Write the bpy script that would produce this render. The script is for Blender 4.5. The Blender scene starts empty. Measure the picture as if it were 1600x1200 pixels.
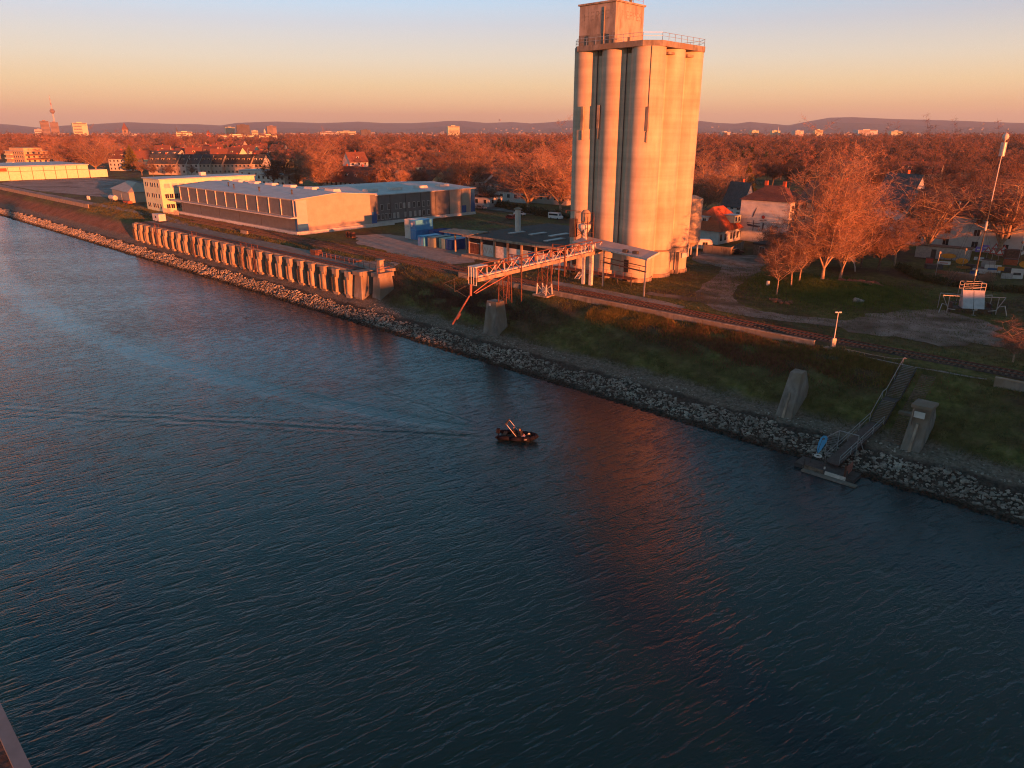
import bpy, math, random
import numpy as np
from mathutils import Vector, Matrix
R = math.radians
random.seed(7); rng = np.random.default_rng(7)
scene = bpy.context.scene
# ---------------------------------------------------------------- camera
CAM_H = 28.0; FPX = 1110.0; PITCH = math.atan((600-205)/FPX)
cam = bpy.data.objects.new('camera', bpy.data.cameras.new('camera')); scene.collection.objects.link(cam)
cam.data.sensor_width = 36.0; cam.data.lens = 36.0*FPX/1600.0
cam.data.clip_start = 0.3; cam.data.clip_end = 60000
cam.location = (0, 0, CAM_H); cam.rotation_euler = (R(90)-PITCH, 0, 0)
scene.camera = cam
# ---------------------------------------------------------------- light
SUN_AZ = R(-56); SUN_EL = R(3.3)
world = bpy.data.worlds.new('World'); scene.world = world; world.use_nodes = True
wt = world.node_tree; wt.nodes.clear()
wo = wt.nodes.new('ShaderNodeOutputWorld'); bg = wt.nodes.new('ShaderNodeBackground')
sky = wt.nodes.new('ShaderNodeTexSky'); sky.sky_type = 'NISHITA'; sky.sun_disc = False
sky.sun_elevation = SUN_EL; sky.sun_rotation = R(90)-SUN_AZ; sky.air_density = 1.2; sky.dust_density = 1.5; sky.ozone_density = 1.5
gm = wt.nodes.new('ShaderNodeTexCoord'); sp = wt.nodes.new('ShaderNodeSeparateXYZ')
ramp = wt.nodes.new('ShaderNodeValToRGB'); mixw = wt.nodes.new('ShaderNodeMix'); mixw.data_type = 'RGBA'
wt.links.new(gm.outputs['Generated'], sp.inputs[0])
wt.links.new(sp.outputs['Z'], ramp.inputs[0])
SKY = [(0.0,(1.25,0.72,0.31)),(0.025,(1.22,0.80,0.35)),(0.055,(1.04,0.85,0.47)),(0.085,(0.85,0.83,0.67)),(0.125,(0.60,0.71,0.80)),
       (0.16,(0.41,0.70,0.95)),(0.23,(0.24,0.62,0.98)),(0.42,(0.085,0.38,0.57)),(0.75,(0.035,0.15,0.22)),(1.0,(0.025,0.10,0.15))]
cr = ramp.color_ramp
while len(cr.elements) < len(SKY): cr.elements.new(0.5)
for e, (p, c) in zip(cr.elements, SKY): e.position = p; e.color = (*c, 1)
SKY_GAIN = 0.345                     # below one, because the exposure is raised
sc_ = wt.nodes.new('ShaderNodeVectorMath'); sc_.operation = 'SCALE'; sc_.inputs['Scale'].default_value = SKY_GAIN/0.1
wt.links.new(ramp.outputs[0], sc_.inputs[0])
mixw.inputs[0].default_value = 0.93
wt.links.new(sky.outputs[0], mixw.inputs[6]); wt.links.new(sc_.outputs[0], mixw.inputs[7])
# the clear sky is darkest at right angles to the sun and lighter opposite it
dt = wt.nodes.new('ShaderNodeVectorMath'); dt.operation = 'DOT_PRODUCT'; dt.inputs[1].default_value = (-math.cos(SUN_AZ), -math.sin(SUN_AZ), 0)
wt.links.new(gm.outputs['Generated'], dt.inputs[0])
m1 = wt.nodes.new('ShaderNodeMapRange'); m1.inputs['From Min'].default_value = .1; m1.inputs['From Max'].default_value = .95; m1.inputs['To Min'].default_value = .62; m1.inputs['To Max'].default_value = 1.22
wt.links.new(dt.outputs['Value'], m1.inputs[0])
m2 = wt.nodes.new('ShaderNodeMapRange'); m2.interpolation_type = 'SMOOTHSTEP'; m2.inputs['From Min'].default_value = .04; m2.inputs['From Max'].default_value = .24; wt.links.new(sp.outputs['Z'], m2.inputs[0])
m3 = wt.nodes.new('ShaderNodeMix'); m3.data_type = 'FLOAT'; m3.inputs[2].default_value = 1.0; wt.links.new(m2.outputs[0], m3.inputs[0]); wt.links.new(m1.outputs[0], m3.inputs[3])
s3_ = wt.nodes.new('ShaderNodeVectorMath'); s3_.operation = 'SCALE'; wt.links.new(mixw.outputs[2], s3_.inputs[0]); wt.links.new(m3.outputs[0], s3_.inputs['Scale'])
wt.links.new(s3_.outputs[0], bg.inputs[0]); bg.inputs[1].default_value = 0.1
wt.links.new(bg.outputs[0], wo.inputs[0])
sl = bpy.data.lights.new('sun', 'SUN'); sun = bpy.data.objects.new('sun', sl); scene.collection.objects.link(sun)
sl.energy = 5.0; sl.angle = R(0.6); sl.color = (1.0, 0.215, 0.05)
sd = Vector((math.cos(SUN_EL)*math.cos(SUN_AZ), math.cos(SUN_EL)*math.sin(SUN_AZ), math.sin(SUN_EL)))
sun.rotation_euler = sd.to_track_quat('Z', 'Y').to_euler()
cy_f = scene.cycles; cy_f.filter_width = 1.1
scene.view_settings.view_transform = 'Standard'; scene.view_settings.look = 'None'
scene.view_settings.exposure = 1.62; scene.view_settings.gamma = 1.0
cy = scene.cycles
cy.use_denoising = True; cy.denoiser = 'OPENIMAGEDENOISE'; cy.denoising_prefilter = 'NONE'; cy.denoising_input_passes = 'RGB_ALBEDO_NORMAL'; cy.max_bounces = 6; cy.diffuse_bounces = 2; cy.glossy_bounces = 3; cy.transmission_bounces = 3
cy.volume_bounces = 0; cy.transparent_max_bounces = 8; cy.caustics_reflective = False; cy.caustics_refractive = False

# ---------------------------------------------------------------- frames and helpers
EX, EY = 0.7224, -0.6915            # along the bank (downstream), and inland
NX, NY = 0.6915, 0.7224
BANK = math.atan2(EY, EX)
def W(u, v, z=0.0): return (u*EX+v*NX, u*EY+v*NY, z)
def toUV(x, y): return (x*EX+y*EY, x*NX+y*NY)
_c, _s = math.cos(PITCH), math.sin(PITCH)
def at(px, py, z=0.0):              # where the photo's sight line meets the level z
    x = (px-800)/FPX; y = -(py-600)/FPX
    dy = _c+y*_s; dz = -_s+y*_c; t = (z-CAM_H)/dz
    return (x*t, dy*t, z)
def depth(x, y, z=0): return y*_c-(z-CAM_H)*_s
def far_at(px, dist, py=None):      # a bearing and a distance; py gives the height of a top seen there
    x = (px-800)/FPX
    y0 = -(205-600)/FPX if py is None else -(py-600)/FPX
    dy = _c+y0*_s; dz = -_s+y0*_c; k = dist/math.hypot(x, dy)
    return (x*k, dy*k, CAM_H+dz*k)
def zground(v):
    return float(np.interp(v, PV, PZ))
PV = [-62, -58, 70, 74, 77.4, 82.2, 84.6, 95.3, 97.5, 100]
PZ = [0.4, -10, -11, -10, -8.2, -6.0, -5.65, -0.35, 0, 0]

col = scene.collection
def tag(o, label=None, cat=None, group=None, kind=None):
    if label: o['label'] = label
    if cat: o['category'] = cat
    if group: o['group'] = group
    if kind: o['kind'] = kind
    return o
def thing(name, label, cat, loc=(0,0,0), rz=0.0, group=None):
    o = bpy.data.objects.new(name, None); col.objects.link(o); o.empty_display_size = 0.2
    o.location = loc; o.rotation_euler = (0, 0, rz)
    return tag(o, label, cat, group)
def kids(o): return [c for c in bpy.data.objects if c.parent == o]
_children = {}
def link(o, parent=None):
    col.objects.link(o)
    if parent is not None:
        o.parent = parent; _children.setdefault(parent.name, []).append(o)
    return o
def copy_tree(o, parent=None):
    c = o.copy(); link(c, parent)
    for ch in _children.get(o.name, []): copy_tree(ch, c)
    return c

class MB:
    def __init__(s): s.v = []; s.f = []; s.n = 0; s.mi = []; s.m = 0
    def add(s, vs, fs):
        s.v.extend(vs); s.f.extend([tuple(i+s.n for i in f) for f in fs]); s.mi.extend([s.m]*len(fs)); s.n += len(vs); return s
    def box(s, x0, x1, y0, y1, z0, z1):
        vs = [(x0,y0,z0),(x1,y0,z0),(x1,y1,z0),(x0,y1,z0),(x0,y0,z1),(x1,y0,z1),(x1,y1,z1),(x0,y1,z1)]
        return s.add(vs, [(0,3,2,1),(4,5,6,7),(0,1,5,4),(1,2,6,5),(2,3,7,6),(3,0,4,7)])
    def cbox(s, x, y, z, w, d, h, rz=0.0):
        c, q = math.cos(rz), math.sin(rz); vs = []
        for zz in (z, z+h):
            for a, b in ((-w/2,-d/2),(w/2,-d/2),(w/2,d/2),(-w/2,d/2)): vs.append((x+a*c-b*q, y+a*q+b*c, zz))
        return s.add(vs, [(0,3,2,1),(4,5,6,7),(0,1,5,4),(1,2,6,5),(2,3,7,6),(3,0,4,7)])
    def frustum(s, x, y, z0, z1, w0, d0, w1, d1, ox=0, oy=0):
        vs = [(x+a*w0/2, y+b*d0/2, z0) for a, b in ((-1,-1),(1,-1),(1,1),(-1,1))]+[(x+ox+a*w1/2, y+oy+b*d1/2, z1) for a, b in ((-1,-1),(1,-1),(1,1),(-1,1))]
        return s.add(vs, [(0,3,2,1),(4,5,6,7),(0,1,5,4),(1,2,6,5),(2,3,7,6),(3,0,4,7)])
    def lathe(s, x, y, prof, n=16, cap=True):      # prof: (r,z) from the bottom up
        vs = []; fs = []; m = len(prof)
        for r, z in prof:
            for i in range(n): a = 2*math.pi*i/n; vs.append((x+r*math.cos(a), y+r*math.sin(a), z))
        for j in range(m-1):
            for i in range(n): fs.append((j*n+i, j*n+(i+1)%n, (j+1)*n+(i+1)%n, (j+1)*n+i))
        if cap: fs.append(tuple(range(n-1,-1,-1))); fs.append(tuple((m-1)*n+i for i in range(n)))
        return s.add(vs, fs)
    def cyl(s, x, y, z0, z1, r, n=12): return s.lathe(x, y, [(r,z0),(r,z1)], n)
    def tube(s, p, q, r0, r1=None, n=5):
        r1 = r0 if r1 is None else r1
        p = Vector(p); q = Vector(q); d = (q-p)
        if d.length < 1e-6: return s
        d.normalize(); a = d.orthogonal().normalized(); b = d.cross(a); vs = []
        for c, r in ((p, r0), (q, r1)):
            for i in range(n): t = 2*math.pi*i/n; vs.append(tuple(c+(a*math.cos(t)+b*math.sin(t))*r))
        fs = [(i, (i+1)%n, n+(i+1)%n, n+i) for i in range(n)]+[tuple(range(n-1,-1,-1)), tuple(range(n, 2*n))]
        return s.add(vs, fs)
    def bar(s, p, q, w, h=None):                   # square bar between two points
        h = h or w; p = Vector(p); q = Vector(q); d = (q-p).normalized()
        up = Vector((0,0,1)) if abs(d.z) < 0.95 else Vector((1,0,0))
        a = d.cross(up).normalized()*w/2; b = a.cross(d).normalized()*h/2; vs = []
        for c in (p, q):
            for k, l in ((-1,-1),(1,-1),(1,1),(-1,1)): vs.append(tuple(c+a*k+b*l))
        return s.add(vs, [(0,3,2,1),(4,5,6,7),(0,1,5,4),(1,2,6,5),(2,3,7,6),(3,0,4,7)])
    def prism(s, poly, z0, z1):
        n = len(poly); vs = [(x,y,z0) for x, y in poly]+[(x,y,z1) for x, y in poly]
        ar = sum(poly[i][0]*poly[(i+1)%n][1]-poly[(i+1)%n][0]*poly[i][1] for i in range(n))
        fs = [tuple(range(n-1,-1,-1)), tuple(range(n,2*n))]+[(i,(i+1)%n,n+(i+1)%n,n+i) for i in range(n)]
        if ar < 0: fs = [tuple(reversed(f)) for f in fs]
        return s.add(vs, fs)
    def extr_x(s, poly, x0, x1):                   # polygon in (y,z) swept along x
        n = len(poly); vs = [(x0,y,z) for y, z in poly]+[(x1,y,z) for y, z in poly]
        ar = sum(poly[i][0]*poly[(i+1)%n][1]-poly[(i+1)%n][0]*poly[i][1] for i in range(n))
        fs = [tuple(range(n-1,-1,-1)), tuple(range(n,2*n))]+[(i,(i+1)%n,n+(i+1)%n,n+i) for i in range(n)]
        if ar < 0: fs = [tuple(reversed(f)) for f in fs]
        return s.add(vs, fs)
    def extr_y(s, poly, y0, y1):                   # polygon in (x,z) swept along y
        n = len(poly); vs = [(x,y0,z) for x, z in poly]+[(x,y1,z) for x, z in poly]
        ar = sum(poly[i][0]*poly[(i+1)%n][1]-poly[(i+1)%n][0]*poly[i][1] for i in range(n))
        fs = [tuple(range(n)), tuple(range(2*n-1,n-1,-1))]+[(i,n+i,n+(i+1)%n,(i+1)%n) for i in range(n)]
        if ar < 0: fs = [tuple(reversed(f)) for f in fs]
        return s.add(vs, fs)
    def quad(s, *p): return s.add([tuple(q) for q in p], [tuple(range(len(p)))])
    def build(s, name, mats, parent=None, smooth=False):
        me = bpy.data.meshes.new(name); me.from_pydata(s.v, [], s.f)
        mats = mats if isinstance(mats, (list, tuple)) else [mats]
        for m in mats: me.materials.append(m)
        if len(mats) > 1: me.polygons.foreach_set('material_index', s.mi)
        if smooth: me.polygons.foreach_set('use_smooth', [True]*len(me.polygons))
        me.update()
        return link(bpy.data.objects.new(name, me), parent)
def np_obj(name, V, F, m, parent=None, smooth=False):
    me = bpy.data.meshes.new(name); V = np.asarray(V, np.float32); F = np.asarray(F, np.int32); k = F.shape[1]
    me.vertices.add(len(V)); me.vertices.foreach_set('co', V.ravel())
    me.loops.add(F.size); me.loops.foreach_set('vertex_index', F.ravel())
    me.polygons.add(len(F)); me.polygons.foreach_set('loop_start', np.arange(0, F.size, k, dtype=np.int32))
    try: me.polygons.foreach_set('loop_total', np.full(len(F), k, np.int32))
    except Exception: pass
    if smooth: me.polygons.foreach_set('use_smooth', np.ones(len(F), bool))
    for mm in (m if isinstance(m, (list, tuple)) else [m]): me.materials.append(mm)
    me.update(calc_edges=True)
    return link(bpy.data.objects.new(name, me), parent)

# ---------------------------------------------------------------- materials
def mat(name, c1, c2=None, scale=1.0, rough=0.85, bump=0.0, bscale=None, metal=0.0, stretch=(1,1,1), spec=0.3, c3=None, detail=5.0, bdist=0.05, rand=0.0, contrast=(0.35,0.65)):
    m = bpy.data.materials.new(name); m.use_nodes = True; nt = m.node_tree; N = nt.nodes; L = nt.links
    b = N['Principled BSDF']; b.inputs['Roughness'].default_value = rough; b.inputs['Metallic'].default_value = metal
    b.inputs['Specular IOR Level'].default_value = spec
    if c2 is None and not bump and not rand:
        b.inputs['Base Color'].default_value = (*c1, 1); return m
    g = N.new('ShaderNodeNewGeometry'); mp = N.new('ShaderNodeMapping'); mp.inputs['Scale'].default_value = stretch
    mp.inputs['Rotation'].default_value = (0, 0, -BANK)
    L.new(g.outputs['Position'], mp.inputs[0])
    if c2 is None: c2 = c1
    nz = N.new('ShaderNodeTexNoise'); nz.inputs['Scale'].default_value = scale; nz.inputs['Detail'].default_value = detail; nz.inputs['Roughness'].default_value = 0.6
    L.new(mp.outputs[0], nz.inputs['Vector'])
    r = N.new('ShaderNodeValToRGB'); r.color_ramp.elements[0].position = contrast[0]; r.color_ramp.elements[1].position = contrast[1]
    r.color_ramp.elements[0].color = (*c1, 1); r.color_ramp.elements[1].color = (*c2, 1)
    L.new(nz.outputs['Fac'], r.inputs[0]); out = r.outputs[0]
    if c3 is not None:
        n3 = N.new('ShaderNodeTexNoise'); n3.inputs['Scale'].default_value = scale*0.23; n3.inputs['Detail'].default_value = 4
        L.new(g.outputs['Position'], n3.inputs['Vector'])
        r3 = N.new('ShaderNodeValToRGB'); r3.color_ramp.elements[0].position = 0.48; r3.color_ramp.elements[1].position = 0.62
        L.new(n3.outputs['Fac'], r3.inputs[0])
        mx = N.new('ShaderNodeMix'); mx.data_type = 'RGBA'; L.new(r3.outputs[0], mx.inputs[0]); L.new(out, mx.inputs[6]); mx.inputs[7].default_value = (*c3, 1)
        out = mx.outputs[2]
    if rand:
        oi = N.new('ShaderNodeObjectInfo'); mr = N.new('ShaderNodeMapRange'); mr.inputs['To Min'].default_value = 1-rand; mr.inputs['To Max'].default_value = 1+rand
        L.new(oi.outputs['Random'], mr.inputs[0]); vm = N.new('ShaderNodeVectorMath'); vm.operation = 'SCALE'
        L.new(out, vm.inputs[0]); L.new(mr.outputs[0], vm.inputs['Scale']); out = vm.outputs[0]
    L.new(out, b.inputs['Base Color'])
    if bump:
        nb = N.new('ShaderNodeTexNoise'); nb.inputs['Scale'].default_value = bscale or scale*4; nb.inputs['Detail'].default_value = 4
        L.new(mp.outputs[0], nb.inputs['Vector'])
        bp = N.new('ShaderNodeBump'); bp.inputs['Strength'].default_value = bump; bp.inputs['Distance'].default_value = bdist
        L.new(nb.outputs['Fac'], bp.inputs['Height']); L.new(bp.outputs[0], b.inputs['Normal'])
    return m
def node_math(nt, op, a, b=None, c=None):
    n = nt.nodes.new('ShaderNodeMath'); n.operation = op
    for i, x in enumerate((a, b, c)):
        if x is None: continue
        if isinstance(x, (int, float)): n.inputs[i].default_value = x
        else: nt.links.new(x, n.inputs[i])
    return n.outputs[0]

M = {}
M['concrete'] = mat('silo_concrete', (.44,.365,.28), (.58,.49,.38), .35, .9, .25, 6, c3=(.50,.42,.33), stretch=(1,1,.35), bdist=.03)
def add_layer(m, stretch, scale, lo, hi, p0=.35, p1=.7, detail=4):
    """multiply the base colour by a stretched noise: pour rings, rain streaks"""
    nt = m.node_tree; N = nt.nodes; L = nt.links; b = N['Principled BSDF']; src = b.inputs['Base Color'].links[0].from_socket
    g = N.new('ShaderNodeNewGeometry'); mp = N.new('ShaderNodeMapping'); mp.inputs['Scale'].default_value = stretch; L.new(g.outputs['Position'], mp.inputs[0])
    n = N.new('ShaderNodeTexNoise'); n.inputs['Scale'].default_value = scale; n.inputs['Detail'].default_value = detail; L.new(mp.outputs[0], n.inputs['Vector'])
    r = N.new('ShaderNodeMapRange'); r.inputs['From Min'].default_value = p0; r.inputs['From Max'].default_value = p1; r.inputs['To Min'].default_value = lo; r.inputs['To Max'].default_value = hi
    L.new(n.outputs['Fac'], r.inputs[0]); v = N.new('ShaderNodeVectorMath'); v.operation = 'SCALE'; L.new(src, v.inputs[0]); L.new(r.outputs[0], v.inputs['Scale']); L.new(v.outputs[0], b.inputs['Base Color'])
add_layer(M['concrete'], (.02,.02,1), .9, .86, 1.06); add_layer(M['concrete'], (1.6,1.6,.035), 1.0, .93, 1.03); add_layer(M['concrete'], (.25,.25,.25), 1.0, .88, 1.05)
M['concrete_dark'] = mat('stained_concrete', (.13,.12,.11), (.28,.26,.235), .9, .92, .5, 8, stretch=(1,1,.4), c3=(.20,.16,.12))
M['quay_concrete'] = mat('quay_concrete', (.16,.125,.10), (.40,.335,.27), 1.1, .92, .5, 7, stretch=(1,1,.4), c3=(.30,.23,.17))
M['void'] = mat('timber_and_recess_shade', (.035,.03,.026), (.075,.062,.05), 2, .9, .4)
M['rust'] = mat('rusty_red_steel', (.085,.036,.026), (.17,.075,.05), 2.5, .75, .3)
M['red_paint'] = mat('faded_red_paint', (.24,.085,.065), (.36,.16,.13), 3, .6, .1)
M['white_steel'] = mat('dirty_white_steel', (.42,.39,.36), (.66,.62,.58), 2, .6, .1)
M['white'] = mat('white_render', (.50,.49,.475), (.62,.61,.585), .8, .85, .1)
M['cream'] = mat('cream_render', (.55,.60,.40), (.66,.70,.48), .8, .85, .1)
M['grey_clad'] = mat('grey_cladding', (.12,.12,.125), (.15,.15,.155), .6, .55, .05)
M['beige_clad'] = mat('light_beige_cladding', (.345,.30,.25), (.40,.35,.295), .5, .6, .05)
M['palegreen'] = mat('pale_grey_green_panel', (.33,.38,.36), (.38,.43,.41), .5, .6)
M['blue_clad'] = mat('blue_cladding', (.015,.09,.26), (.02,.11,.30), .5, .5)
M['roof_metal'] = mat('pale_metal_roof', (.36,.365,.38), (.46,.465,.48), .35, .55, .1, 3)
M['roof_bitumen'] = mat('dark_bitumen_roof', (.022,.022,.024), (.045,.043,.042), .7, .85, .4)
M['window'] = mat('dark_window_glass', (.02,.022,.026), None, rough=.12, spec=.6)
M['steel'] = mat('galvanised_steel', (.30,.31,.32), (.42,.43,.44), 2, .45, .1, metal=.6)
M['steel_dark'] = mat('dark_steel', (.04,.04,.042), (.08,.078,.075), 2, .6, .1)
M['wood'] = mat('old_wood_planks', (.10,.075,.055), (.20,.155,.12), 3, .85, .4)
M['roof_red'] = mat('orange_red_roof_tiles', (.38,.075,.03), (.50,.12,.05), 2.2, .8, .5, 12)
M['roof_rust'] = mat('weathered_red_roof', (.12,.052,.038), (.20,.085,.06), 2.2, .8, .5, 12)
M['roof_brown'] = mat('brown_roof_tiles', (.11,.045,.035), (.17,.075,.055), 2.2, .8, .5, 12)
M['roof_slate'] = mat('dark_slate_roof', (.035,.04,.045), (.075,.08,.085), 1.5, .6, .5, 12)
M['asphalt'] = mat('weathered_asphalt', (.20,.19,.185), (.31,.295,.285), .35, .9, 1.0, 9, c3=(.15,.135,.125), bdist=.25)
M['paving'] = mat('pale_concrete_paving', (.24,.215,.20), (.34,.31,.285), .6, .9, .8, 7, bdist=.2)
M['dirt'] = mat('trodden_dirt_track', (.16,.13,.11), (.30,.26,.23), .45, .95, .9, 5, c3=(.085,.07,.05), bdist=.2)
M['stone'] = mat('riprap_stone', (.12,.114,.10), (.46,.44,.39), 1.3, .9, .6, 9, rand=0)
M['ballast'] = mat('rusty_track_ballast', (.045,.037,.033), (.10,.08,.07), 3, .95, .9, 12, bdist=.1)
M['bark'] = mat('pale_bark', (.24,.165,.11), (.42,.31,.22), 3, .9, .4)
M['bark_dark'] = mat('dark_bark', (.075,.05,.037), (.14,.10,.075), 3, .9, .4)
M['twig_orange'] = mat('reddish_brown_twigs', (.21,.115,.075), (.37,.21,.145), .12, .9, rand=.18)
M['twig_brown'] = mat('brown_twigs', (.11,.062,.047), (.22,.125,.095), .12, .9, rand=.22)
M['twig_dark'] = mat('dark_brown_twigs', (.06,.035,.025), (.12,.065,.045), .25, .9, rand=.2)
M['needles'] = mat('dark_green_needles', (.02,.035,.012), (.075,.085,.028), 1.2, .9, rand=.2)
M['glass_sign'] = M['white']
# ================================================================ ground, water, sky line
def grid_obj(name, us, vs, zf, m, smooth=True):
    U, Vv = np.meshgrid(us, vs, indexing='ij'); Z = zf(U, Vv)
    X = U*EX+Vv*NX; Y = U*EY+Vv*NY
    V = np.stack([X, Y, Z], -1).reshape(-1, 3); nu, nv = len(us), len(vs)
    i = np.arange(nu-1)[:, None]*nv+np.arange(nv-1)[None, :]
    F = np.stack([i, i+nv, i+nv+1, i+1], -1).reshape(-1, 4)
    return np_obj(name, V, F, m, smooth=smooth)
def smooth_noise(U, V, sc, seed):
    r = np.random.default_rng(seed); out = np.zeros_like(U)
    for k in range(7):
        a = r.uniform(0, 6.28); f = r.uniform(.6, 1.7)/sc; p = r.uniform(0, 6.28)
        out += np.sin((U*math.cos(a)+V*math.sin(a))*f*6.283+p)
    return out/7
MOUND = (-50.0, 134.0)
def zterrain(U, V):
    U = np.asarray(U, float); V = np.asarray(V, float); Z = np.interp(V, PV, PZ).astype(float)
    near = (V > 78) & (V < 2000)
    amp = np.where(near & (V < 96), .22, .06)
    Z = Z+amp*smooth_noise(U, V, 9, 1)*near+.5*amp*smooth_noise(U, V, 3.1, 2)*near
    d = np.hypot((U-MOUND[0])/13, (V-MOUND[1])/12)
    Z = Z+1.5*np.exp(-(d**2)*1.6)+.9*np.exp(-(np.hypot((U+41)/5, (V-138)/5)**2)*1.3)
    # the ground under the old quay is cut down and flat behind its back wall
    return Z
us = np.concatenate([[-18000,-12000,-7000,-3500,-1800,-1100,-800,-650], np.arange(-560, 60, 1.6), [80,140,300]])
vs = np.concatenate([[-600,-200,-63.5,-58,0,60,70,74], np.arange(76, 100, .8), np.arange(100, 190, 1.8), [195,210,240,300,420,600,900,1400,2200,4000,8000,16000]])
# ground shader
m = bpy.data.materials.new('grass_and_soil'); m.use_nodes = True; nt = m.node_tree; N = nt.nodes; L = nt.links; b = N['Principled BSDF']
b.inputs['Roughness'].default_value = .95; b.inputs['Specular IOR Level'].default_value = .1
g = N.new('ShaderNodeNewGeometry'); rot = N.new('ShaderNodeMapping'); rot.inputs['Rotation'].default_value = (0,0,-BANK); L.new(g.outputs['Position'], rot.inputs[0])
sx = N.new('ShaderNodeSeparateXYZ'); L.new(rot.outputs[0], sx.inputs[0])
def noise(scale, detail=5, vec=None, rough=.6):
    n = N.new('ShaderNodeTexNoise'); n.inputs['Scale'].default_value = scale; n.inputs['Detail'].default_value = detail; n.inputs['Roughness'].default_value = rough
    L.new(vec or rot.outputs[0], n.inputs['Vector']); return n.outputs['Fac']
def rampn(fac, stops):
    r = N.new('ShaderNodeValToRGB'); c = r.color_ramp
    while len(c.elements) < len(stops): c.elements.new(.5)
    for e, (p, q) in zip(c.elements, stops): e.position = p; e.color = (*q, 1)
    L.new(fac, r.inputs[0]); return r.outputs[0]
def mixc(f, a, bb):
    x = N.new('ShaderNodeMix'); x.data_type = 'RGBA'
    if isinstance(f, float): x.inputs[0].default_value = f
    else: L.new(f, x.inputs[0])
    for i, q in ((6, a), (7, bb)):
        if isinstance(q, tuple): x.inputs[i].default_value = (*q, 1)
        else: L.new(q, x.inputs[i])
    return x.outputs[2]
grass = rampn(noise(.9), [(.30,(.06,.068,.024)),(.5,(.115,.125,.040)),(.68,(.18,.165,.075))])
soil = rampn(noise(.6), [(.3,(.055,.042,.027)),(.7,(.12,.088,.055))])
patch = rampn(noise(.07, 6), [(.44,(0,0,0)),(.60,(1,1,1))])
c0 = mixc(patch, grass, soil)
# the far left bank is a redder, lighter brown; the toe of the slope is a stony strip
vv = sx.outputs['Y']; uu = sx.outputs['X']
nn = noise(.25, 4)
def smooth(x, a, bb):
    r = N.new('ShaderNodeMapRange'); r.interpolation_type = 'SMOOTHSTEP'; r.inputs['From Min'].default_value = a; r.inputs['From Max'].default_value = bb
    L.new(x, r.inputs[0]); return r.outputs[0]
leftb = node_math(nt, 'MULTIPLY', smooth(uu, -225, -250), smooth(vv, 92, 89))
c1 = mixc(leftb, c0, rampn(noise(.35), [(.35,(.16,.075,.045)),(.7,(.26,.14,.09))]))
vj = node_math(nt, 'ADD', vv, node_math(nt, 'MULTIPLY', node_math(nt, 'SUBTRACT', nn, .5), 2.6))
toe = node_math(nt, 'MULTIPLY', smooth(vj, 86.4, 85.0), 1.0)
c2 = mixc(toe, c1, rampn(noise(2.5), [(.35,(.10,.088,.070)),(.7,(.25,.225,.19))]))
lower = smooth(vj, 82.6, 81.8)
c3 = mixc(lower, c2, rampn(noise(3.0), [(.35,(.03,.028,.024)),(.7,(.09,.085,.075))]))
L.new(c3, b.inputs['Base Color'])
bp = N.new('ShaderNodeBump'); bp.inputs['Strength'].default_value = 1.0; bp.inputs['Distance'].default_value = .35
L.new(noise(2.2, 6), bp.inputs['Height']); L.new(bp.outputs[0], b.inputs['Normal'])
M['ground'] = m
ground = grid_obj('ground', us, vs, zterrain, m); tag(ground, kind='structure')
def zt(u, v): return float(zterrain(np.array([[u]]), np.array([[v]]))[0, 0])

# water
m = bpy.data.materials.new('harbour_water'); m.use_nodes = True; nt = m.node_tree; N = nt.nodes; L = nt.links; b = N['Principled BSDF']
b.inputs['Base Color'].default_value = (.003,.026,.035,1); b.inputs['Roughness'].default_value = .11; b.inputs['IOR'].default_value = 1.33
g = N.new('ShaderNodeNewGeometry'); pos = g.outputs['Position']; sx = N.new('ShaderNodeSeparateXYZ'); L.new(pos, sx.inputs[0]); X = sx.outputs['X']; Y = sx.outputs['Y']
def mapped(rz, s):
    mp = N.new('ShaderNodeMapping'); mp.vector_type = 'TEXTURE'; mp.inputs['Rotation'].default_value = (0,0,R(rz)); mp.inputs['Scale'].default_value = (1/s[0], 1/s[1], 1); L.new(pos, mp.inputs[0]); return mp.outputs[0]
h1 = noise(1.0, 3, mapped(33, (.42, 1.5, 1)), .5)
h2 = noise(1.0, 4, mapped(26, (1.9, 4.2, 1)), .6)
h3 = noise(1.0, 2, mapped(40, (.06, .22, 1)), .5)
gust = smooth(noise(.035, 3, mapped(15, (.5, 1.3, 1))), .35, .7)
A = lambda x, y: node_math(nt, 'ADD', x, y)
Mu = lambda x, y: node_math(nt, 'MULTIPLY', x, y)
s_ = node_math(nt, 'MULTIPLY', X, -1.0)                       # distance behind the boat, towards -x
behind = smooth(s_, 2.0, 7.0)
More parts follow.
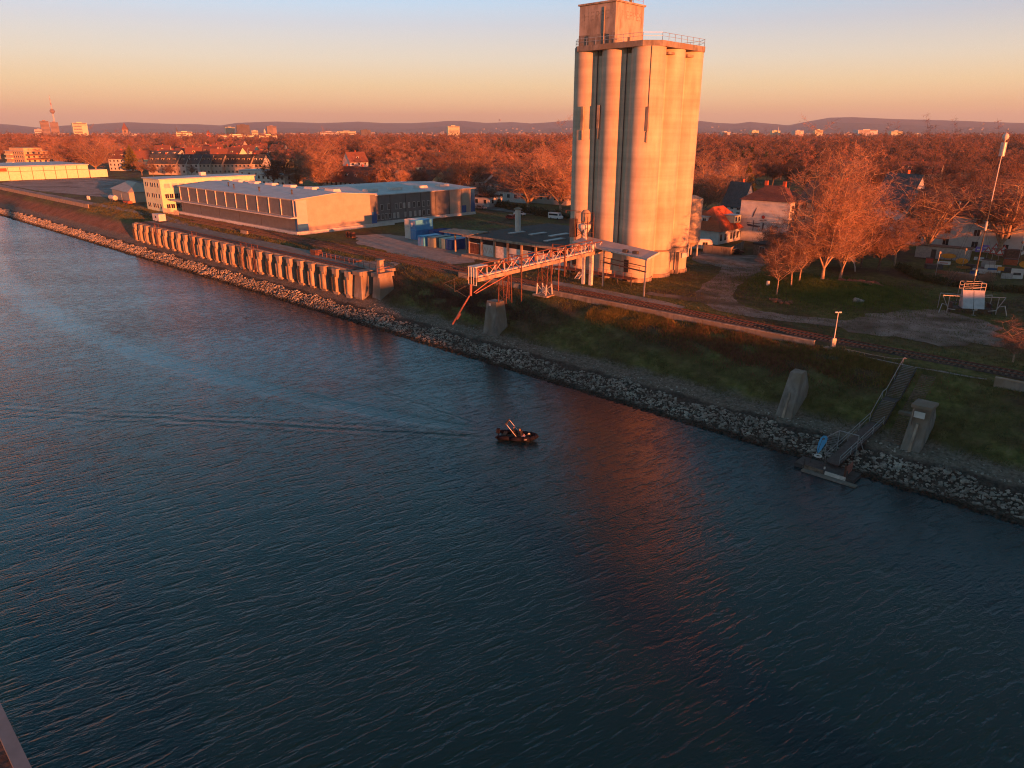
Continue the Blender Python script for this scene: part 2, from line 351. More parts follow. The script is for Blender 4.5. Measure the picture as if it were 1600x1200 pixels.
# sharpened crests
cr1 = node_math(nt, 'POWER', h1, 1.6)
rdg = node_math(nt, 'SUBTRACT', 1.0, node_math(nt, 'ABSOLUTE', Mu(node_math(nt, 'SUBTRACT', h1, .5), 3.2)))
rdg = node_math(nt, 'POWER', node_math(nt, 'MAXIMUM', rdg, 0.0), 1.5)
base = A(A(A(Mu(rdg, .15), Mu(cr1, .42)), Mu(h2, .19)), Mu(h3, .35))
yc = A(A(Mu(s_, .35), Mu(Mu(s_, s_), .0031)), 82.0)
dband = node_math(nt, 'ABSOLUTE', node_math(nt, 'SUBTRACT', Y, yc))
wband = A(Mu(s_, .035), 1.0)
calm = Mu(smooth(node_math(nt, 'DIVIDE', dband, wband), 1.4, .5), behind)
def arm(k, y0, lam, wid, sgn):
    d = Mu(node_math(nt, 'SUBTRACT', node_math(nt, 'SUBTRACT', Y, Mu(s_, k)), y0), sgn)
    d = A(d, Mu(node_math(nt, 'SUBTRACT', h3, .5), 2.0))
    e = node_math(nt, 'DIVIDE', d, A(Mu(s_, .03), wid))
    env = node_math(nt, 'EXPONENT', Mu(Mu(e, e), -1.0))
    return Mu(Mu(env, node_math(nt, 'SINE', Mu(d, 6.283/lam))), behind)
w1 = arm(.14, 81.0, 1.9, 1.3, 1); w2 = arm(.85, 82.0, 1.6, .9, 1)
fade = smooth(s_, 110, 10)
wake = A(Mu(w1, Mu(fade, .17)), Mu(w2, Mu(smooth(s_, 45, 8), .09)))
amp = A(Mu(gust, .55), .6); amp = Mu(amp, node_math(nt, 'SUBTRACT', 1.0, Mu(calm, .42)))
height = A(Mu(base, amp), wake)
bp = N.new('ShaderNodeBump'); bp.inputs['Strength'].default_value = 1.0; bp.inputs['Distance'].default_value = .29
L.new(height, bp.inputs['Height']); L.new(bp.outputs[0], b.inputs['Normal'])
fo = smooth(noise(2.2, 4), .50, .64)
foam = Mu(Mu(smooth(node_math(nt, 'DIVIDE', dband, 1.1), 1.0, .3), Mu(smooth(s_, 1.2, 2.2), smooth(s_, 16, 4))), fo)
L.new(mixc(foam, (.003,.026,.035), (.35,.42,.45)), b.inputs['Base Color'])
M['water'] = m
us2 = np.array([-1500,-900,-500,-300,-200,-100,0,60,200,500]); vs2 = np.array([-61.,-20,20,50,70,80.5])
water = grid_obj('water', us2, vs2, lambda U, V: np.full_like(U, -8.0), m, False); tag(water, kind='structure')

# hills on the horizon: a long ridge with depth
prof = [(-700,193),(-300,190),(0,194),(20,195),(60,199),(100,196),(150,194),(200,191),(260,193),(310,194),(345,196),(370,192),(430,190),(500,192),(560,190),(600,193),(640,193),(680,190),(700,188),(722,188),(760,192),(800,191),(830,193),(860,191),(890,188),(960,190),(1020,189),(1085,188),(1120,192),(1150,193),(1172,190),(1215,194),(1230,196),(1262,190),(1295,184),(1330,183),(1400,186),(1500,189),(1600,192),(1900,188),(2300,193)]
rh = np.random.default_rng(3)
def ridge(name, D, dy, seed, m, drop=1.0):
    pxs = np.arange(-700, 2301, 6.0); t = np.interp(pxs, [p for p, _ in prof], [q for _, q in prof]); r = np.random.default_rng(seed)
    ns = sum(np.sin(pxs/r.uniform(9, 70)+r.uniform(0, 6))*r.uniform(.1, .5) for _ in range(9))*.55
    V = []; F = []; n = len(pxs); rows = [(-2600, .0), (-1900, .30), (-1300, .52), (-700, .8), (0, 1.0), (900, .8), (2500, .2)]
    for j, (dd, hf) in enumerate(rows):
        nr = sum(np.sin(pxs/r.uniform(14, 60)+r.uniform(0, 6)) for _ in range(5))*.09
        for i, p in enumerate(pxs):
            x, y, z = far_at(p, D, t[i]+dy+ns[i]); k = (D+dd+nr[i]*900*(0 < j < 6))/D
            h = max(z*drop, 20); V.append((x*k, y*k, -30 if j in (0,) else h*max(0, hf+nr[i]*.55*(hf < 1))))
    for j in range(len(rows)-1):
        for i in range(n-1): a = j*n+i; F.append((a, a+1, a+n+1, a+n))
    return tag(np_obj(name, V, F, m, smooth=True), kind='structure')
M['hill'] = mat('wooded_hills', (.05,.052,.06), (.10,.092,.09), .0022, .95, c3=(.13,.11,.10), detail=8)
ridge('hills', 11500, 0, 5, M['hill'])
ridge('hills', 9300, 9, 9, M['hill'])
# ================================================================ bank: riprap, roads, rails, walls
def ico_base(n):
    import bmesh
    bm = bmesh.new(); bmesh.ops.create_icosphere(bm, subdivisions=n, radius=1.0)
    V = np.array([v.co[:] for v in bm.verts]); F = np.array([[v.index for v in f.verts] for f in bm.faces]); bm.free(); return V, F
IV, IF = ico_base(1)
def stones(name, U, Vv, Z, S, m, flat=.7):
    n = len(U); k = len(IV)
    A3 = rng.normal(size=(n, 3, 3)); Q = np.linalg.qr(A3)[0]
    jit = 1+rng.uniform(-.28, .28, (n, k, 1))
    P = IV[None]*jit*S[:, None, None]*rng.uniform(.65, 1.25, (n, 1, 3))
    P = np.einsum('nij,nkj->nki', Q, P); P[..., 2] *= flat
    X = U*EX+Vv*NX; Y = U*EY+Vv*NY
    P += np.stack([X, Y, Z], -1)[:, None, :]
    F = (IF[None]+np.arange(n)[:, None, None]*k).reshape(-1, 3)
    return np_obj(name, P.reshape(-1, 3), F, m)
def wet_band(m, z0, z1, dark, c):
    nt = m.node_tree; N = nt.nodes; L = nt.links; b = N['Principled BSDF']; src = b.inputs['Base Color'].links[0].from_socket
    g = N.new('ShaderNodeNewGeometry'); s = N.new('ShaderNodeSeparateXYZ'); L.new(g.outputs['Position'], s.inputs[0])
    n = N.new('ShaderNodeTexNoise'); n.inputs['Scale'].default_value = .5; L.new(g.outputs['Position'], n.inputs['Vector'])
    z = node_math(nt, 'ADD', s.outputs['Z'], node_math(nt, 'MULTIPLY', n.outputs['Fac'], .7))
    r = N.new('ShaderNodeMapRange'); r.inputs['From Min'].default_value = z0+.35; r.inputs['From Max'].default_value = z1+.35; L.new(z, r.inputs[0])
    x = N.new('ShaderNodeMix'); x.data_type = 'RGBA'; L.new(r.outputs[0], x.inputs[0]); x.inputs[6].default_value = (*c, 1); L.new(src, x.inputs[7]); L.new(x.outputs[2], b.inputs['Base Color'])
wet_band(M['stone'], -7.75, -7.35, .3, (.022,.024,.018))
add_layer(M['stone'], (.12,.12,.12), 1.0, .72, 1.12)
parts_ = []
for (u0, u1, dens, s) in ((-30, 10, 13, .135), (-90, -30, 13, .135), (-180, -90, 11, .14), (-330, -180, 7, .19), (-620, -330, 3.5, .27)):
    n = int((u1-u0)*5.4*dens); U = rng.uniform(u0, u1, n); Vv = rng.uniform(77.0, 81.5, n)+.35*np.sin(U*.31)+.25*np.sin(U*.9+1)
    parts_.append((U, Vv, np.clip(rng.lognormal(0, .38, n), .45, 2.3)*s))
U = np.concatenate([p[0] for p in parts_]); Vv = np.concatenate([p[1] for p in parts_]); S = np.concatenate([p[2] for p in parts_])
Z = zterrain(U, Vv)+S*.25
rr = stones('riprap', U, Vv, Z, S, M['stone']); tag(rr, kind='stuff')
# stray stones on the strip above
n = 900; U = rng.uniform(-120, 8, n); Vv = 82.3+np.abs(rng.normal(0, 1.1, n)); S = rng.uniform(.05, .17, n)
tag(stones('gravel', U, Vv, zterrain(U, Vv)+S*.3, S, M['stone']), kind='stuff')

def sheet(name, pts, m, lift=.03, jitter=.5, step=2.0, dens=3.0):
    """flat ground sheet with a ragged outline, draped on the ground; pts in (u, v)"""
    out = []; n = len(pts)
    for i in range(n):
        a = np.array(pts[i]); c = np.array(pts[(i+1) % n]); d = np.linalg.norm(c-a); k = max(1, int(d/step))
        for j in range(k):
            q = a+(c-a)*j/k; nrm = np.array([-(c-a)[1], (c-a)[0]])/max(d, 1e-6)
            out.append(q+nrm*(random.uniform(-1, 1)*jitter))
    import bmesh
    bm = bmesh.new(); vs = [bm.verts.new((float(q[0]), float(q[1]), 0)) for q in out]; bm.faces.new(vs)
    bmesh.ops.triangulate(bm, faces=bm.faces[:])
    for v in bm.verts:
        u, w = v.co.x, v.co.y; x, y, _ = W(u, w); v.co = (x, y, zt(u, w)+lift)
    bmesh.ops.recalc_face_normals(bm, faces=bm.faces[:])
    if sum(f.normal.z for f in bm.faces) < 0: bmesh.ops.reverse_faces(bm, faces=bm.faces[:])
    me = bpy.data.meshes.new(name); bm.to_mesh(me); bm.free(); me.materials.append(m)
    o = bpy.data.objects.new(name, me); col.objects.link(o); return tag(o, kind='structure')
def strip(name, line, widths, m, lift=.04, jitter=.35):
    """a track along a line of (u, v) points"""
    P = []; ws = []
    for i in range(len(line)-1):
        a = np.array(line[i]); c = np.array(line[i+1]); k = max(2, int(np.linalg.norm(c-a)/1.5))
        for j in range(k): P.append(a+(c-a)*j/k); ws.append(widths[i]+(widths[i+1]-widths[i])*j/k)
    P.append(np.array(line[-1])); ws.append(widths[-1]); P = np.array(P)
    for _ in range(6): P[1:-1] = (P[:-2]+P[2:]+2*P[1:-1])/4
    V = []; F = []; K = 4
    for i in range(len(P)):
        t = P[min(i+1, len(P)-1)]-P[max(i-1, 0)]; t = t/np.linalg.norm(t); nr = np.array([-t[1], t[0]])
        for k in range(K+1):
            f = -1+2*k/K; w = ws[i]/2+(random.uniform(-jitter, jitter) if k in (0, K) else 0); q = P[i]+nr*f*w
            x, y, _ = W(*q); V.append((x, y, zt(q[0], q[1])+lift))
    for i in range(len(P)-1):
        for k in range(K): a = i*(K+1)+k; F.append((a, a+1, a+K+2, a+K+1)[::-1])
    o = np_obj(name, V, F, m); return tag(o, kind='structure')
pu = lambda l: [toUV(*at(a, b)[:2]) for a, b in l]
strip('dirt_track', pu([(1150,398),(1160,410),(1155,426),(1138,439),(1119,452),(1113,466),(1132,480),(1180,492),(1240,499),(1303,505),(1350,509),(1410,514),(1480,522),(1560,535),(1680,552)]), [12,10,7.5,6.5,6.5,6.5,6,5.2,4.6,4.6,5,6,6,5,5], M['dirt'])
sheet('bare_ground', pu([(1290,506),(1345,494),(1410,484),(1470,486),(1540,500),(1570,517),(1530,536),(1470,541),(1400,528),(1330,519)]), M['dirt'], .06, .9, 1.5)
sheet('dirt_yard', pu([(1078,392),(1150,400),(1175,404),(1165,412),(1135,418),(1100,412),(1080,404)]), M['dirt'], .05, .8)
strip('dirt_path', pu([(1119,468),(1085,470),(1050,463),(1010,458)]), [5,3.4,2.6,2.0], M['dirt'], .05)
sheet('loading_pavement', [(-90.5,106.6),(-66,106.4),(-60,105.2),(-60,103.4),(-90,103.8)], M['paving'], .05, .08)
sheet('container_yard', pu([(556,368),(600,366),(660,372),(700,384),(736,392),(742,410),(700,414),(640,404),(600,392),(560,382)]), M['paving'], .05, .7)
sheet('parking_yard', [(-519,112),(-519,158),(-430,165),(-365,158),(-352,112),(-420,101),(-500,100)], M['asphalt'], .05, .6, 4)
strip('asphalt_lane', [(-520,98),(-420,97),(-330,97.5),(-262,98.3),(-240,95.4),(-215,93.2),(-187,92.0),(-164,91.4),(-147,92.4),(-136,94.6),(-128,97)], [3.2]*11, M['asphalt'], .05, .25)
strip('street', pu([(560,322),(740,322),(900,341),(1000,352),(1100,362)]), [8,8,8,8,8], M['asphalt'], .05, .05)
strip('gravel_strip', [(-300,104.9),(-240,105.2),(-186,104.2)], [1.6,1.6,1.4], M['paving'], .05, .2)

# railway along the top of the bank
def track(u0, u1, v, rusty, label):
    t = thing('railway_track', label, 'railway track', W(u0, v, 0), BANK, 'old railway tracks along the bank')
    n = int((u1-u0)/.62); Z0 = .05
    b_ = MB(); k = int((u1-u0)/3)
    for i in range(k):
        a = i*(u1-u0)/k; c = (i+1)*(u1-u0)/k; w = 1.55+random.uniform(-.12, .12)
        b_.extr_x([(-w,Z0-.02),(w,Z0-.02),(w*.78,Z0+.12),(-w*.78,Z0+.12)], a, c)
    tag(b_.build('ballast', M['ballast'], t))
    s_ = MB()
    for i in range(n): x = i*.62+.3; s_.box(x-.13, x+.13, -1.25+random.uniform(-.05,.05), 1.25+random.uniform(-.05,.05), Z0+.10, Z0+.22)
    tag(s_.build('sleepers', M['rust'] if rusty and False else M['wood'], t), kind='stuff')
    for y in (-.72, .72):
        MB().box(0, u1-u0, y-.04, y+.04, Z0+.22, Z0+.37).build('rail', M['rust'], t)
    return t
track(-112, 60, 101.6, True, 'rusty railway track running behind the low concrete wall past the silo')
track(-262, -110, 102.6, False, 'overgrown railway track on the grass between the quay and the large shed')
track(-240, -104, 99.2, False, 'overgrown railway track nearest the quay beside the asphalt lane')

def lowwall(u0, u1, v, label, h=.75, m=None):
    t = thing('low_wall', label, 'wall', W(u0, v, 0), BANK)
    b_ = MB(); n = max(1, int((u1-u0)/4.2)); L_ = (u1-u0)/n
    for i in range(n):
        dz = random.uniform(-.03, .03); b_.box(i*L_+.03, (i+1)*L_-.03, -.17, .17, -.9, h+dz)
    b_.build('wall_panels', m or M['concrete_dark'], t)
    c_ = MB()
    for i in range(n): c_.box(i*L_+.01, (i+1)*L_-.01, -.24, .24, h-.1+.05, h+.07)
    c_.build('coping', M['quay_concrete'], t)
lowwall(-107.8, -35, 96.9, 'long stained concrete wall on top of the bank below the silo')
lowwall(-13.5, 20, 96.0, 'short grey concrete wall on the bank at the edge of the photo beyond the stairs', .85)
lowwall(-560, -322, 92.9, 'low sunlit concrete kerb wall on top of the far red bank', .6, M['quay_concrete'])

# ---------------------------------------------------------------- the quay on pillars
q = thing('pillar_quay', 'long concrete loading quay on a row of rounded pillars above the riprap', 'quay', W(-251, 84, 0), BANK)
LQ = 126.5
dk = MB().box(0, LQ, 1.3, 9.5, -.6, .06); dk.build('deck', M['concrete_dark'], q)
ed = MB().box(-.1, LQ+.1, 1.0, 1.297, -.8, .24)
ed.build('edge_beam', M['quay_concrete'], q)
gr = MB().box(0.5, LQ-.5, 1.6, 4.6, .065, .12); gr.build('crane_runway', M['ballast'], q)
for y in (2.0, 4.0): MB().box(.5, LQ-.5, y-.05, y+.05, .125, .26).build('crane_rail', M['rust'], q)
MB().box(0, LQ, 4.6, 5.0, -6.6, -.61).build('back_wall', M['void'], q)  # near black: the shade of the recess is put into the wall colour
np_ = 26
for i in range(np_):
    x = 1.3+i*(LQ-6.0)/(np_-1); wv_ = random.uniform(.76, .88)
    b_ = MB()
    b_.prism([(x-1.15*wv_,3.2),(x-1.3*wv_,.9),(x-.68,-.15),(x+.68,-.15),(x+1.3*wv_,.9),(x+1.15*wv_,3.2)], -5.1, -1.75)
    b_.prism([(x-.9,3.2),(x-1.0,.5),(x-.6,-.05),(x+1.0,-.05),(x+1.15,.6),(x+1.05,3.2)], -1.749, -.05)
    p_ = b_.build('pillar', M['quay_concrete'], q)
    f_ = MB(); f_.frustum(x, 1.2, -7.1, -5.101, 1.1, 1.5, 1.9, 2.3); f_.build('pillar_footing', M['quay_concrete'], p_)
    g_ = MB()
    g_.box(x-.72, x-.42, -.36, -.151, -4.9+random.uniform(-.3,.3), -1.9); g_.box(x+.30, x+.62, -.36, -.151, -4.8+random.uniform(-.3,.3), -1.2)
    g_.box(x+.0, x+.28, -.2, -.151, -5.0, -1.8)
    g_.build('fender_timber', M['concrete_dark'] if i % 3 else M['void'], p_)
for dx in (LQ-1.3, LQ+3.2):
    b_ = MB(); h = 0 if dx < LQ else .5
    b_.frustum(dx, 2.2+h*3, -6.9, -5.2, 1.8, 2.8, 2.9, 3.9); b_.frustum(dx, 2.2+h*3, -5.19, -.5, 2.9, 3.9, 2.1, 3.2); b_.box(dx-1.25, dx+1.25, .2+h*3, 4.2+h*3, -.49, .35)
    b_.build('end_block', M['concrete_dark'], q)
t_ = MB(); t_.frustum(LQ+2.6, 3.7, .36, 2.7, 1.2, 1.2, .95, .95); t_.box(LQ+1.9, LQ+3.3, 3.0, 4.4, 2.71, 2.95); t_.build('end_post', M['quay_concrete'], q)
def railing(mb, pts, h=1.05, mid=True, r=.035):
    for i, (a, b_) in enumerate(zip(pts[:-1], pts[1:])):
        a = Vector(a); b_ = Vector(b_); n = max(1, int((b_-a).length/2.0))
        for k in range(n+1): p = a.lerp(b_, k/n); mb.bar(p, p+Vector((0,0,h)), r*1.4)
        mb.bar(a+Vector((0,0,h)), b_+Vector((0,0,h)), r*1.4)
        if mid: mb.bar(a+Vector((0,0,h*.55)), b_+Vector((0,0,h*.55)), r*1.1)
rl = MB(); railing(rl, [(LQ-26,6.6,.06),(LQ-6,5.4,.06),(LQ+1.4,5.0,.06),(LQ+4.6,4.6,.4),(LQ+4.6,1.4,.4)], 1.15, True, .055); rl.build('railing', M['red_paint'], q)
cb = MB().box(LQ-29.2, LQ-27.0, 6.4, 8.2, .065, 1.25); cb.build('machine_box', M['rust'], q)
pt = MB().box(LQ-24, LQ-12, 7.0, 9.2, .066, .45); pt.build('hatch', M['rust'], q)
for k in (20.5, 47, 76, 82):
    b_ = MB(); railing(b_, [(k-1.6,.1,.22),(k+1.6,.1,.22)], 1.3, True, .05)
    for s in (-.35, .35): b_.bar((k+s,-.42,-5.8), (k+s,-.42,1.2), .09)
    for j in range(20): b_.bar((k-.35,-.42,-5.5+j*.34), (k+.35,-.42,-5.5+j*.34), .05)
    b_.build('ladder', M['rust'], q)
# near the far end of the quay
w_ = thing('site_trailer', 'small white box trailer parked at the far end of the quay', 'trailer', W(-246.5, 91.2, 0), BANK)
b_ = MB().box(-2.6, 2.6, -1.1, 1.1, .55, 2.7); b_.build('trailer_body', M['white'], w_)
for sx_ in (-1.4, 1.2):
    for sy in (-1.05, 1.05):
        c_ = MB(); c_.tube((sx_, sy-.1, .42), (sx_, sy+.1, .42), .36, n=10); c_.build('wheel', M['steel_dark'], w_)
MB().box(-.5, .5, -1.14, -1.1, 1.4, 2.2).build('window', M['window'], w_)
lw = thing('barrier_block', 'small pale concrete barrier block lying on the grass before the large shed', 'barrier', W(-200.5, 97.2, .0), BANK)
MB().extr_x([(-.4,0),(.4,0),(.2,.5),(.2,.9),(-.2,.9),(-.2,.5)], -1.9, 1.9).build('block', M['quay_concrete'], lw)
for i, u in enumerate((-354.5, -352.6)):
    t_ = thing('marker_post', 'one of two matching small white marker posts on the lawn by the parking yard', 'post', W(u, 102.6, 0), BANK, 'white marker posts')
    MB().box(-.35, .35, -.3, .3, 0, 1.3).frustum(0, 0, 1.301, 1.5, .6, .5, .1, .1).build('post_body', M['white'], t_)

# ---------------------------------------------------------------- concrete piers on the bank
def bank_pier(u, label, sign=False, graffiti=False):
    t = thing('mooring_pier', label, 'concrete pier', W(u, 0, 0), BANK, 'concrete piers on the bank')
    b_ = MB(); top = -.55 if not sign else -1.35; prof = [(82.9,-6.9),(85.5,top),(87.0,top+.1),(88.2,-2.9),(86.9,-6.9)]
    n = len(prof); vs = []
    for sgn in (-1, 1):
        for y, z in prof: w = 1.05-.05*(z+6.9) if not sign else 1.0-.02*(z+6.9); vs.append((sgn*w, y, z))
    fs = [tuple(range(n)), tuple(range(2*n-1, n-1, -1))]+[(i, n+i, n+(i+1)%n, (i+1)%n) for i in range(n)]
    b_.add(vs, fs); b_.build('pier_body', M['concrete_dark'], t)
    # rib on the sloping face and a cap
    c_ = MB()
    c_.add([(-.16,82.78,-6.8),(.16,82.78,-6.8),(.12,84.38,-2.9),(-.12,84.38,-2.9),(-.16,82.98,-6.9),(.16,82.98,-6.9),(.12,84.8,-2.9),(-.12,84.8,-2.9)], [(0,1,2,3),(0,3,7,4),(1,5,6,2),(3,2,6,7)])
    c_.build('rib', M['quay_concrete'], t)
    if sign:
        MB().box(-1.08, 1.08, 84.9, 87.4, -1.24, -.9).build('pier_cap', M['concrete_dark'], t)
        MB().box(-.55, .55, 84.5, 84.62, -2.2, -1.5).build('sign_plate', M['white'], t)
        MB().box(-.72, -.62, 84.4, 84.9, -3.2, -1.3).build('edge_strip', M['quay_concrete'], t)
    return t
bank_pier(-32.6, 'sloping grey concrete pier with a plain top, the first beyond the landing stage')
bank_pier(-18.0, 'capped concrete pier with a white plate, on the near side of the bank stairs', True)
t = thing('conveyor_pier', 'tapered concrete pier carrying the lattice legs of the conveyor bridge', 'concrete pier', W(-85.9, 85.4, 0), BANK)
MB().frustum(0, .2, -6.9, -5.5, 3.9, 3.6, 3.6, 3.3).frustum(0, .2, -5.49, .25, 3.35, 3.0, 2.25, 2.0).build('pier_body', M['concrete_dark'], t)
MB().box(-.55, -.1, -.93, -.86, -.55, -.1).build('sign_plate', M['white'], t)
# ================================================================ the grain silo
SU, SV, SS, SR = -79.6, 118.9, 6.6, 3.08
silo = thing('grain_silo', 'huge concrete grain silo of nine joined cylinders with a box house on its roof', 'silo', W(SU, SV, 0), BANK)
HS = 42.2
def arc_cyl(cx, cy_, r, z0, z1, n=48):
    return MB().lathe(cx, cy_, [(r, z0), (r, z1)], n)
for i in range(3):
    for j in range(3):
        if i == 1 and j == 1: continue
        o_ = MB().lathe(-i*SS, j*SS, [(SR, 5.6), (SR, HS)], 56, False).build('silo_cylinder', M['concrete'], silo, True)
        k_ = MB().lathe(-i*SS, j*SS, [(SR-.12, 0), (SR-.12, 5.25)], 56, False); k_.build('silo_base', M['concrete'], o_, True)
        r_ = MB().lathe(-i*SS, j*SS, [(SR+.0, 5.25), (SR+.13, 5.32), (SR+.13, 5.52), (SR, 5.6)], 56, False); r_.build('ring_ledge', M['concrete_dark'], o_)
        f_ = MB().lathe(-i*SS, j*SS, [(SR+.12, -.3), (SR+.12, .75), (SR-.12, .78)], 40, False); f_.build('plinth', M['quay_concrete'], o_)
# infill walls between the cylinders
for i in range(2):
    x = -i*SS-SS/2
    MB().box(x-1.6, x+1.6, -1.9, -1.3, 0, HS-.9).build('infill_wall', M['concrete'], silo)
    MB().box(.9, 1.5, -x-1.6, -x+1.6, 0, HS-.9).build('infill_wall', M['concrete'], silo)
    MB().box(-2*SS-1.5, -2*SS-.9, -x-1.6, -x+1.6, 0, HS-.9).build('infill_wall', M['concrete'], silo)
a = SR+.22; c_ = 2.5
poly = [(-2*SS-a, -a+c_), (-2*SS-a+c_, -a), (a-c_, -a), (a, -a+c_), (a, 2*SS+a-c_), (a-c_, 2*SS+a), (-2*SS-a+c_, 2*SS+a), (-2*SS-a, 2*SS+a-c_)]
MB().prism(poly, HS, HS+.95).build('roof_slab', M['concrete_dark'], silo)
rb = MB(); pin = [(x*.985-.11, y*.985+.11) for x, y in poly]; railing(rb, [(x, y, HS+.95) for x, y in pin+[pin[0]]], 1.25, True, .045); rb.build('roof_railing', M['steel'], silo)
# box house on the roof
PX0, PX1, PY0, PY1 = -15.1, -6.7, -1.4, 7.6; PH0, PH1 = HS+.955, HS+8.0
ph = MB().box(PX0, PX1, PY0, PY1, PH0, PH1).build('roof_house', mat('weathered_pale_plaster', (.19,.17,.15), (.36,.325,.29), 1.1, .9, .3, 8, stretch=(1,1,.3), c3=(.36,.33,.30)), silo)
MB().box(PX0-.25, PX1+.25, PY0-.25, PY1+.25, PH1, PH1+.3).build('roof_edge', M['quay_concrete'], ph)
MB().box(PX0-.02, PX1+.02, PY0-.035, PY0-.003, PH0+.01, PH0+2.0).build('stained_band', M['concrete_dark'], ph)
MB().tube((-9.2, PY0-.09, PH0), (-9.2, PY0-.09, PH1-.6), .09, n=8).build('downpipe', M['quay_concrete'], ph)
for x in (-13.2, -8.4): MB().box(x-.4, x+.4, PY0-.08, PY0-.04, PH0+.1, PH0+1.8).build('window', M['window'], ph)
MB().box(PX1+.004, PX1+.05, 2.6, 3.3, PH0+.05, PH0+1.5).build('door', M['steel_dark'], ph)
d_ = MB(); d_.lathe(-8.9, 6.2, [(.25, PH1+.3), (.3, PH1+1.2), (.75, PH1+1.4), (.75, PH1+2.6), (.3, PH1+3.0)], 16); d_.build('roof_vent', M['steel'], ph, True)
h_ = MB(); railing(h_, [(-10.5,4.4,PH1+.3),(-7.0,4.4,PH1+.3),(-7.0,7.6,PH1+.3)], 1.2); h_.build('vent_railing', M['red_paint'], ph)
def text_obj(name, s, size, m, parent, loc, rot, ext=.02, sx=1.0):
    cu = bpy.data.curves.new(name, 'FONT'); cu.body = s; cu.size = size; cu.extrude = ext; cu.align_x = 'CENTER'; cu.align_y = 'CENTER'; cu.space_character = 1.1
    tmp = bpy.data.objects.new(name+'_tmp', cu); col.objects.link(tmp)
    dg = bpy.context.evaluated_depsgraph_get(); me = bpy.data.meshes.new_from_object(tmp.evaluated_get(dg))
    bpy.data.objects.remove(tmp); me.materials.clear(); me.materials.append(m)
    o = bpy.data.objects.new(name, me); link(o, parent); o.location = loc; o.rotation_euler = rot; o.scale = (sx, 1, 1); return o
letter = mat('faded_painted_letters', (.17,.15,.13), (.32,.285,.255), 2.6, .9)
text_obj('lettering', 'HEPPES', 2.15, letter, ph, (-10.6, PY0-.012, PH1-2.0), (R(90), 0, 0), .004, .95)
text_obj('lettering', 'HEPPES', 2.0, letter, ph, (PX1+.012, 3.6, PH1-2.0), (R(90), 0, R(90)), .004, .95)
# pipes and ladders between the cylinders
for x, r in ((-SS/2, .10), (-1.5*SS, .10)):
    MB().tube((x, -2.05, 5.8), (x, -2.05, HS), r, n=8).build('downpipe', M['steel_dark'], silo)
MB().tube((2.15, -2.35, 26), (2.15, -2.35, HS), .06, n=6).build('downpipe', M['steel_dark'], silo)
MB().tube((4.05, SS*.5-.2, 20), (2.2, SS*.5, HS), .01, n=3)
for x, y, z in ((-2*SS+.9, -SR+.02, 28.3), (-SS-2.2, -SR+.55, 28.5), (2.15, -2.35, 28)):
    b_ = MB(); b_.box(x-.28, x+.28, y-.28, y+.1, z, z+4.2); b_.box(x-.1, x+.12, y-.2, y+.1, z-1.9, z-.1); b_.build('inspection_box', M['quay_concrete'], silo)
for y in (SS*.5+.2, SS*1.5+.2): MB().box(1.6, 2.6, y-1.1, y+1.1, HS-1.05, HS-.65).build('bracket', M['quay_concrete'], silo)
# doors and small windows at the foot
for x, z0, z1, w in ((-2*SS-.2, 1.6, 4.0, .5), (-.35, 1.9, 4.3, .5)):
    MB().box(x-w, x+w, -SR-.02, -SR+.3, z0, z1).build('door', M['window'], silo)
for x in (-2*SS-.3, -SS+.4, -.4): MB().box(x-.55, x+.55, -SR-.16, -SR+.3, .15, .55).build('cellar_window', M['window'], silo)
MB().box(SR-.16, SR+.0, SS*2-1.2, SS*2+.9, 3.2, 4.2).build('sign_plate', M['white'], silo)
MB().box(SR-.7, SR+.02, SS*2-2.5, SS*2-2.4, .1, 4.6).build('bracket', M['quay_concrete'], silo)

# loading ramp platform along the foot
pf = thing('loading_platform', 'red railed loading platform along the foot of the silo', 'platform', W(SU, SV, 0), BANK)
pm = MB().box(-2*SS-3.6, 3.2, -6.0, -4.1, 1.15, 1.35); pm.build('platform_deck', M['rust'], pf)
for x in np.linspace(-2*SS-3.2, 2.9, 7): MB().box(x-.1, x+.1, -5.9, -5.7, -.1, 1.14).build('post', M['steel_dark'], pf)
r1 = MB(); railing(r1, [(-2*SS-3.5,-5.95,1.35),(-2*SS+2.6,-5.95,1.35)], 1.1); railing(r1, [(-2*SS+4.3,-5.95,1.35),(3.1,-5.95,1.35)], 1.1); r1.build('platform_railing', M['red_paint'], pf)
s_ = MB()
for k in range(5): s_.box(-9.6, -8.6, -6.2-k*.28, -6.0-k*.28+.05, .98-k*.24, 1.08-k*.24)
s_.bar((-9.6,-6.0,1.2),(-9.6,-7.5,0),.08).bar((-8.6,-6.0,1.2),(-8.6,-7.5,0),.08); s_.build('steps', M['white_steel'], pf)

# canopy roof over the loading bay
cn = thing('loading_canopy', 'pale sloping canopy roof over the loading bay at the foot of the silo', 'canopy', W(0, 0, 0), BANK)
P0, P1, P2, P3 = (-91.2,112.9,7.45), (-91.2,117.2,8.3), (-69.6,106.4,7.3), (-69.4,101.9,6.9)
P0, P1, P2, P3 = (-90.2,112.2,7.4), (-90.4,115.3,8.2), (-69.3,106.6,7.25), (-69.0,102.3,6.85)
P0 = (-89.2,110.6,7.5); P1 = (-89.2,114.4,8.2); P2 = (-69.0,110.2,7.6); P3 = (-68.6,106.0,7.0)
b_ = MB(); lo = [(p[0], p[1], p[2]-.22) for p in (P0, P1, P2, P3)]
b_.add([P0, P1, P2, P3]+lo, [(0,3,2,1),(4,5,6,7),(0,1,5,4),(1,2,6,5),(2,3,7,6),(3,0,4,7)]); b_.build('canopy_roof', M['roof_metal'], cn)
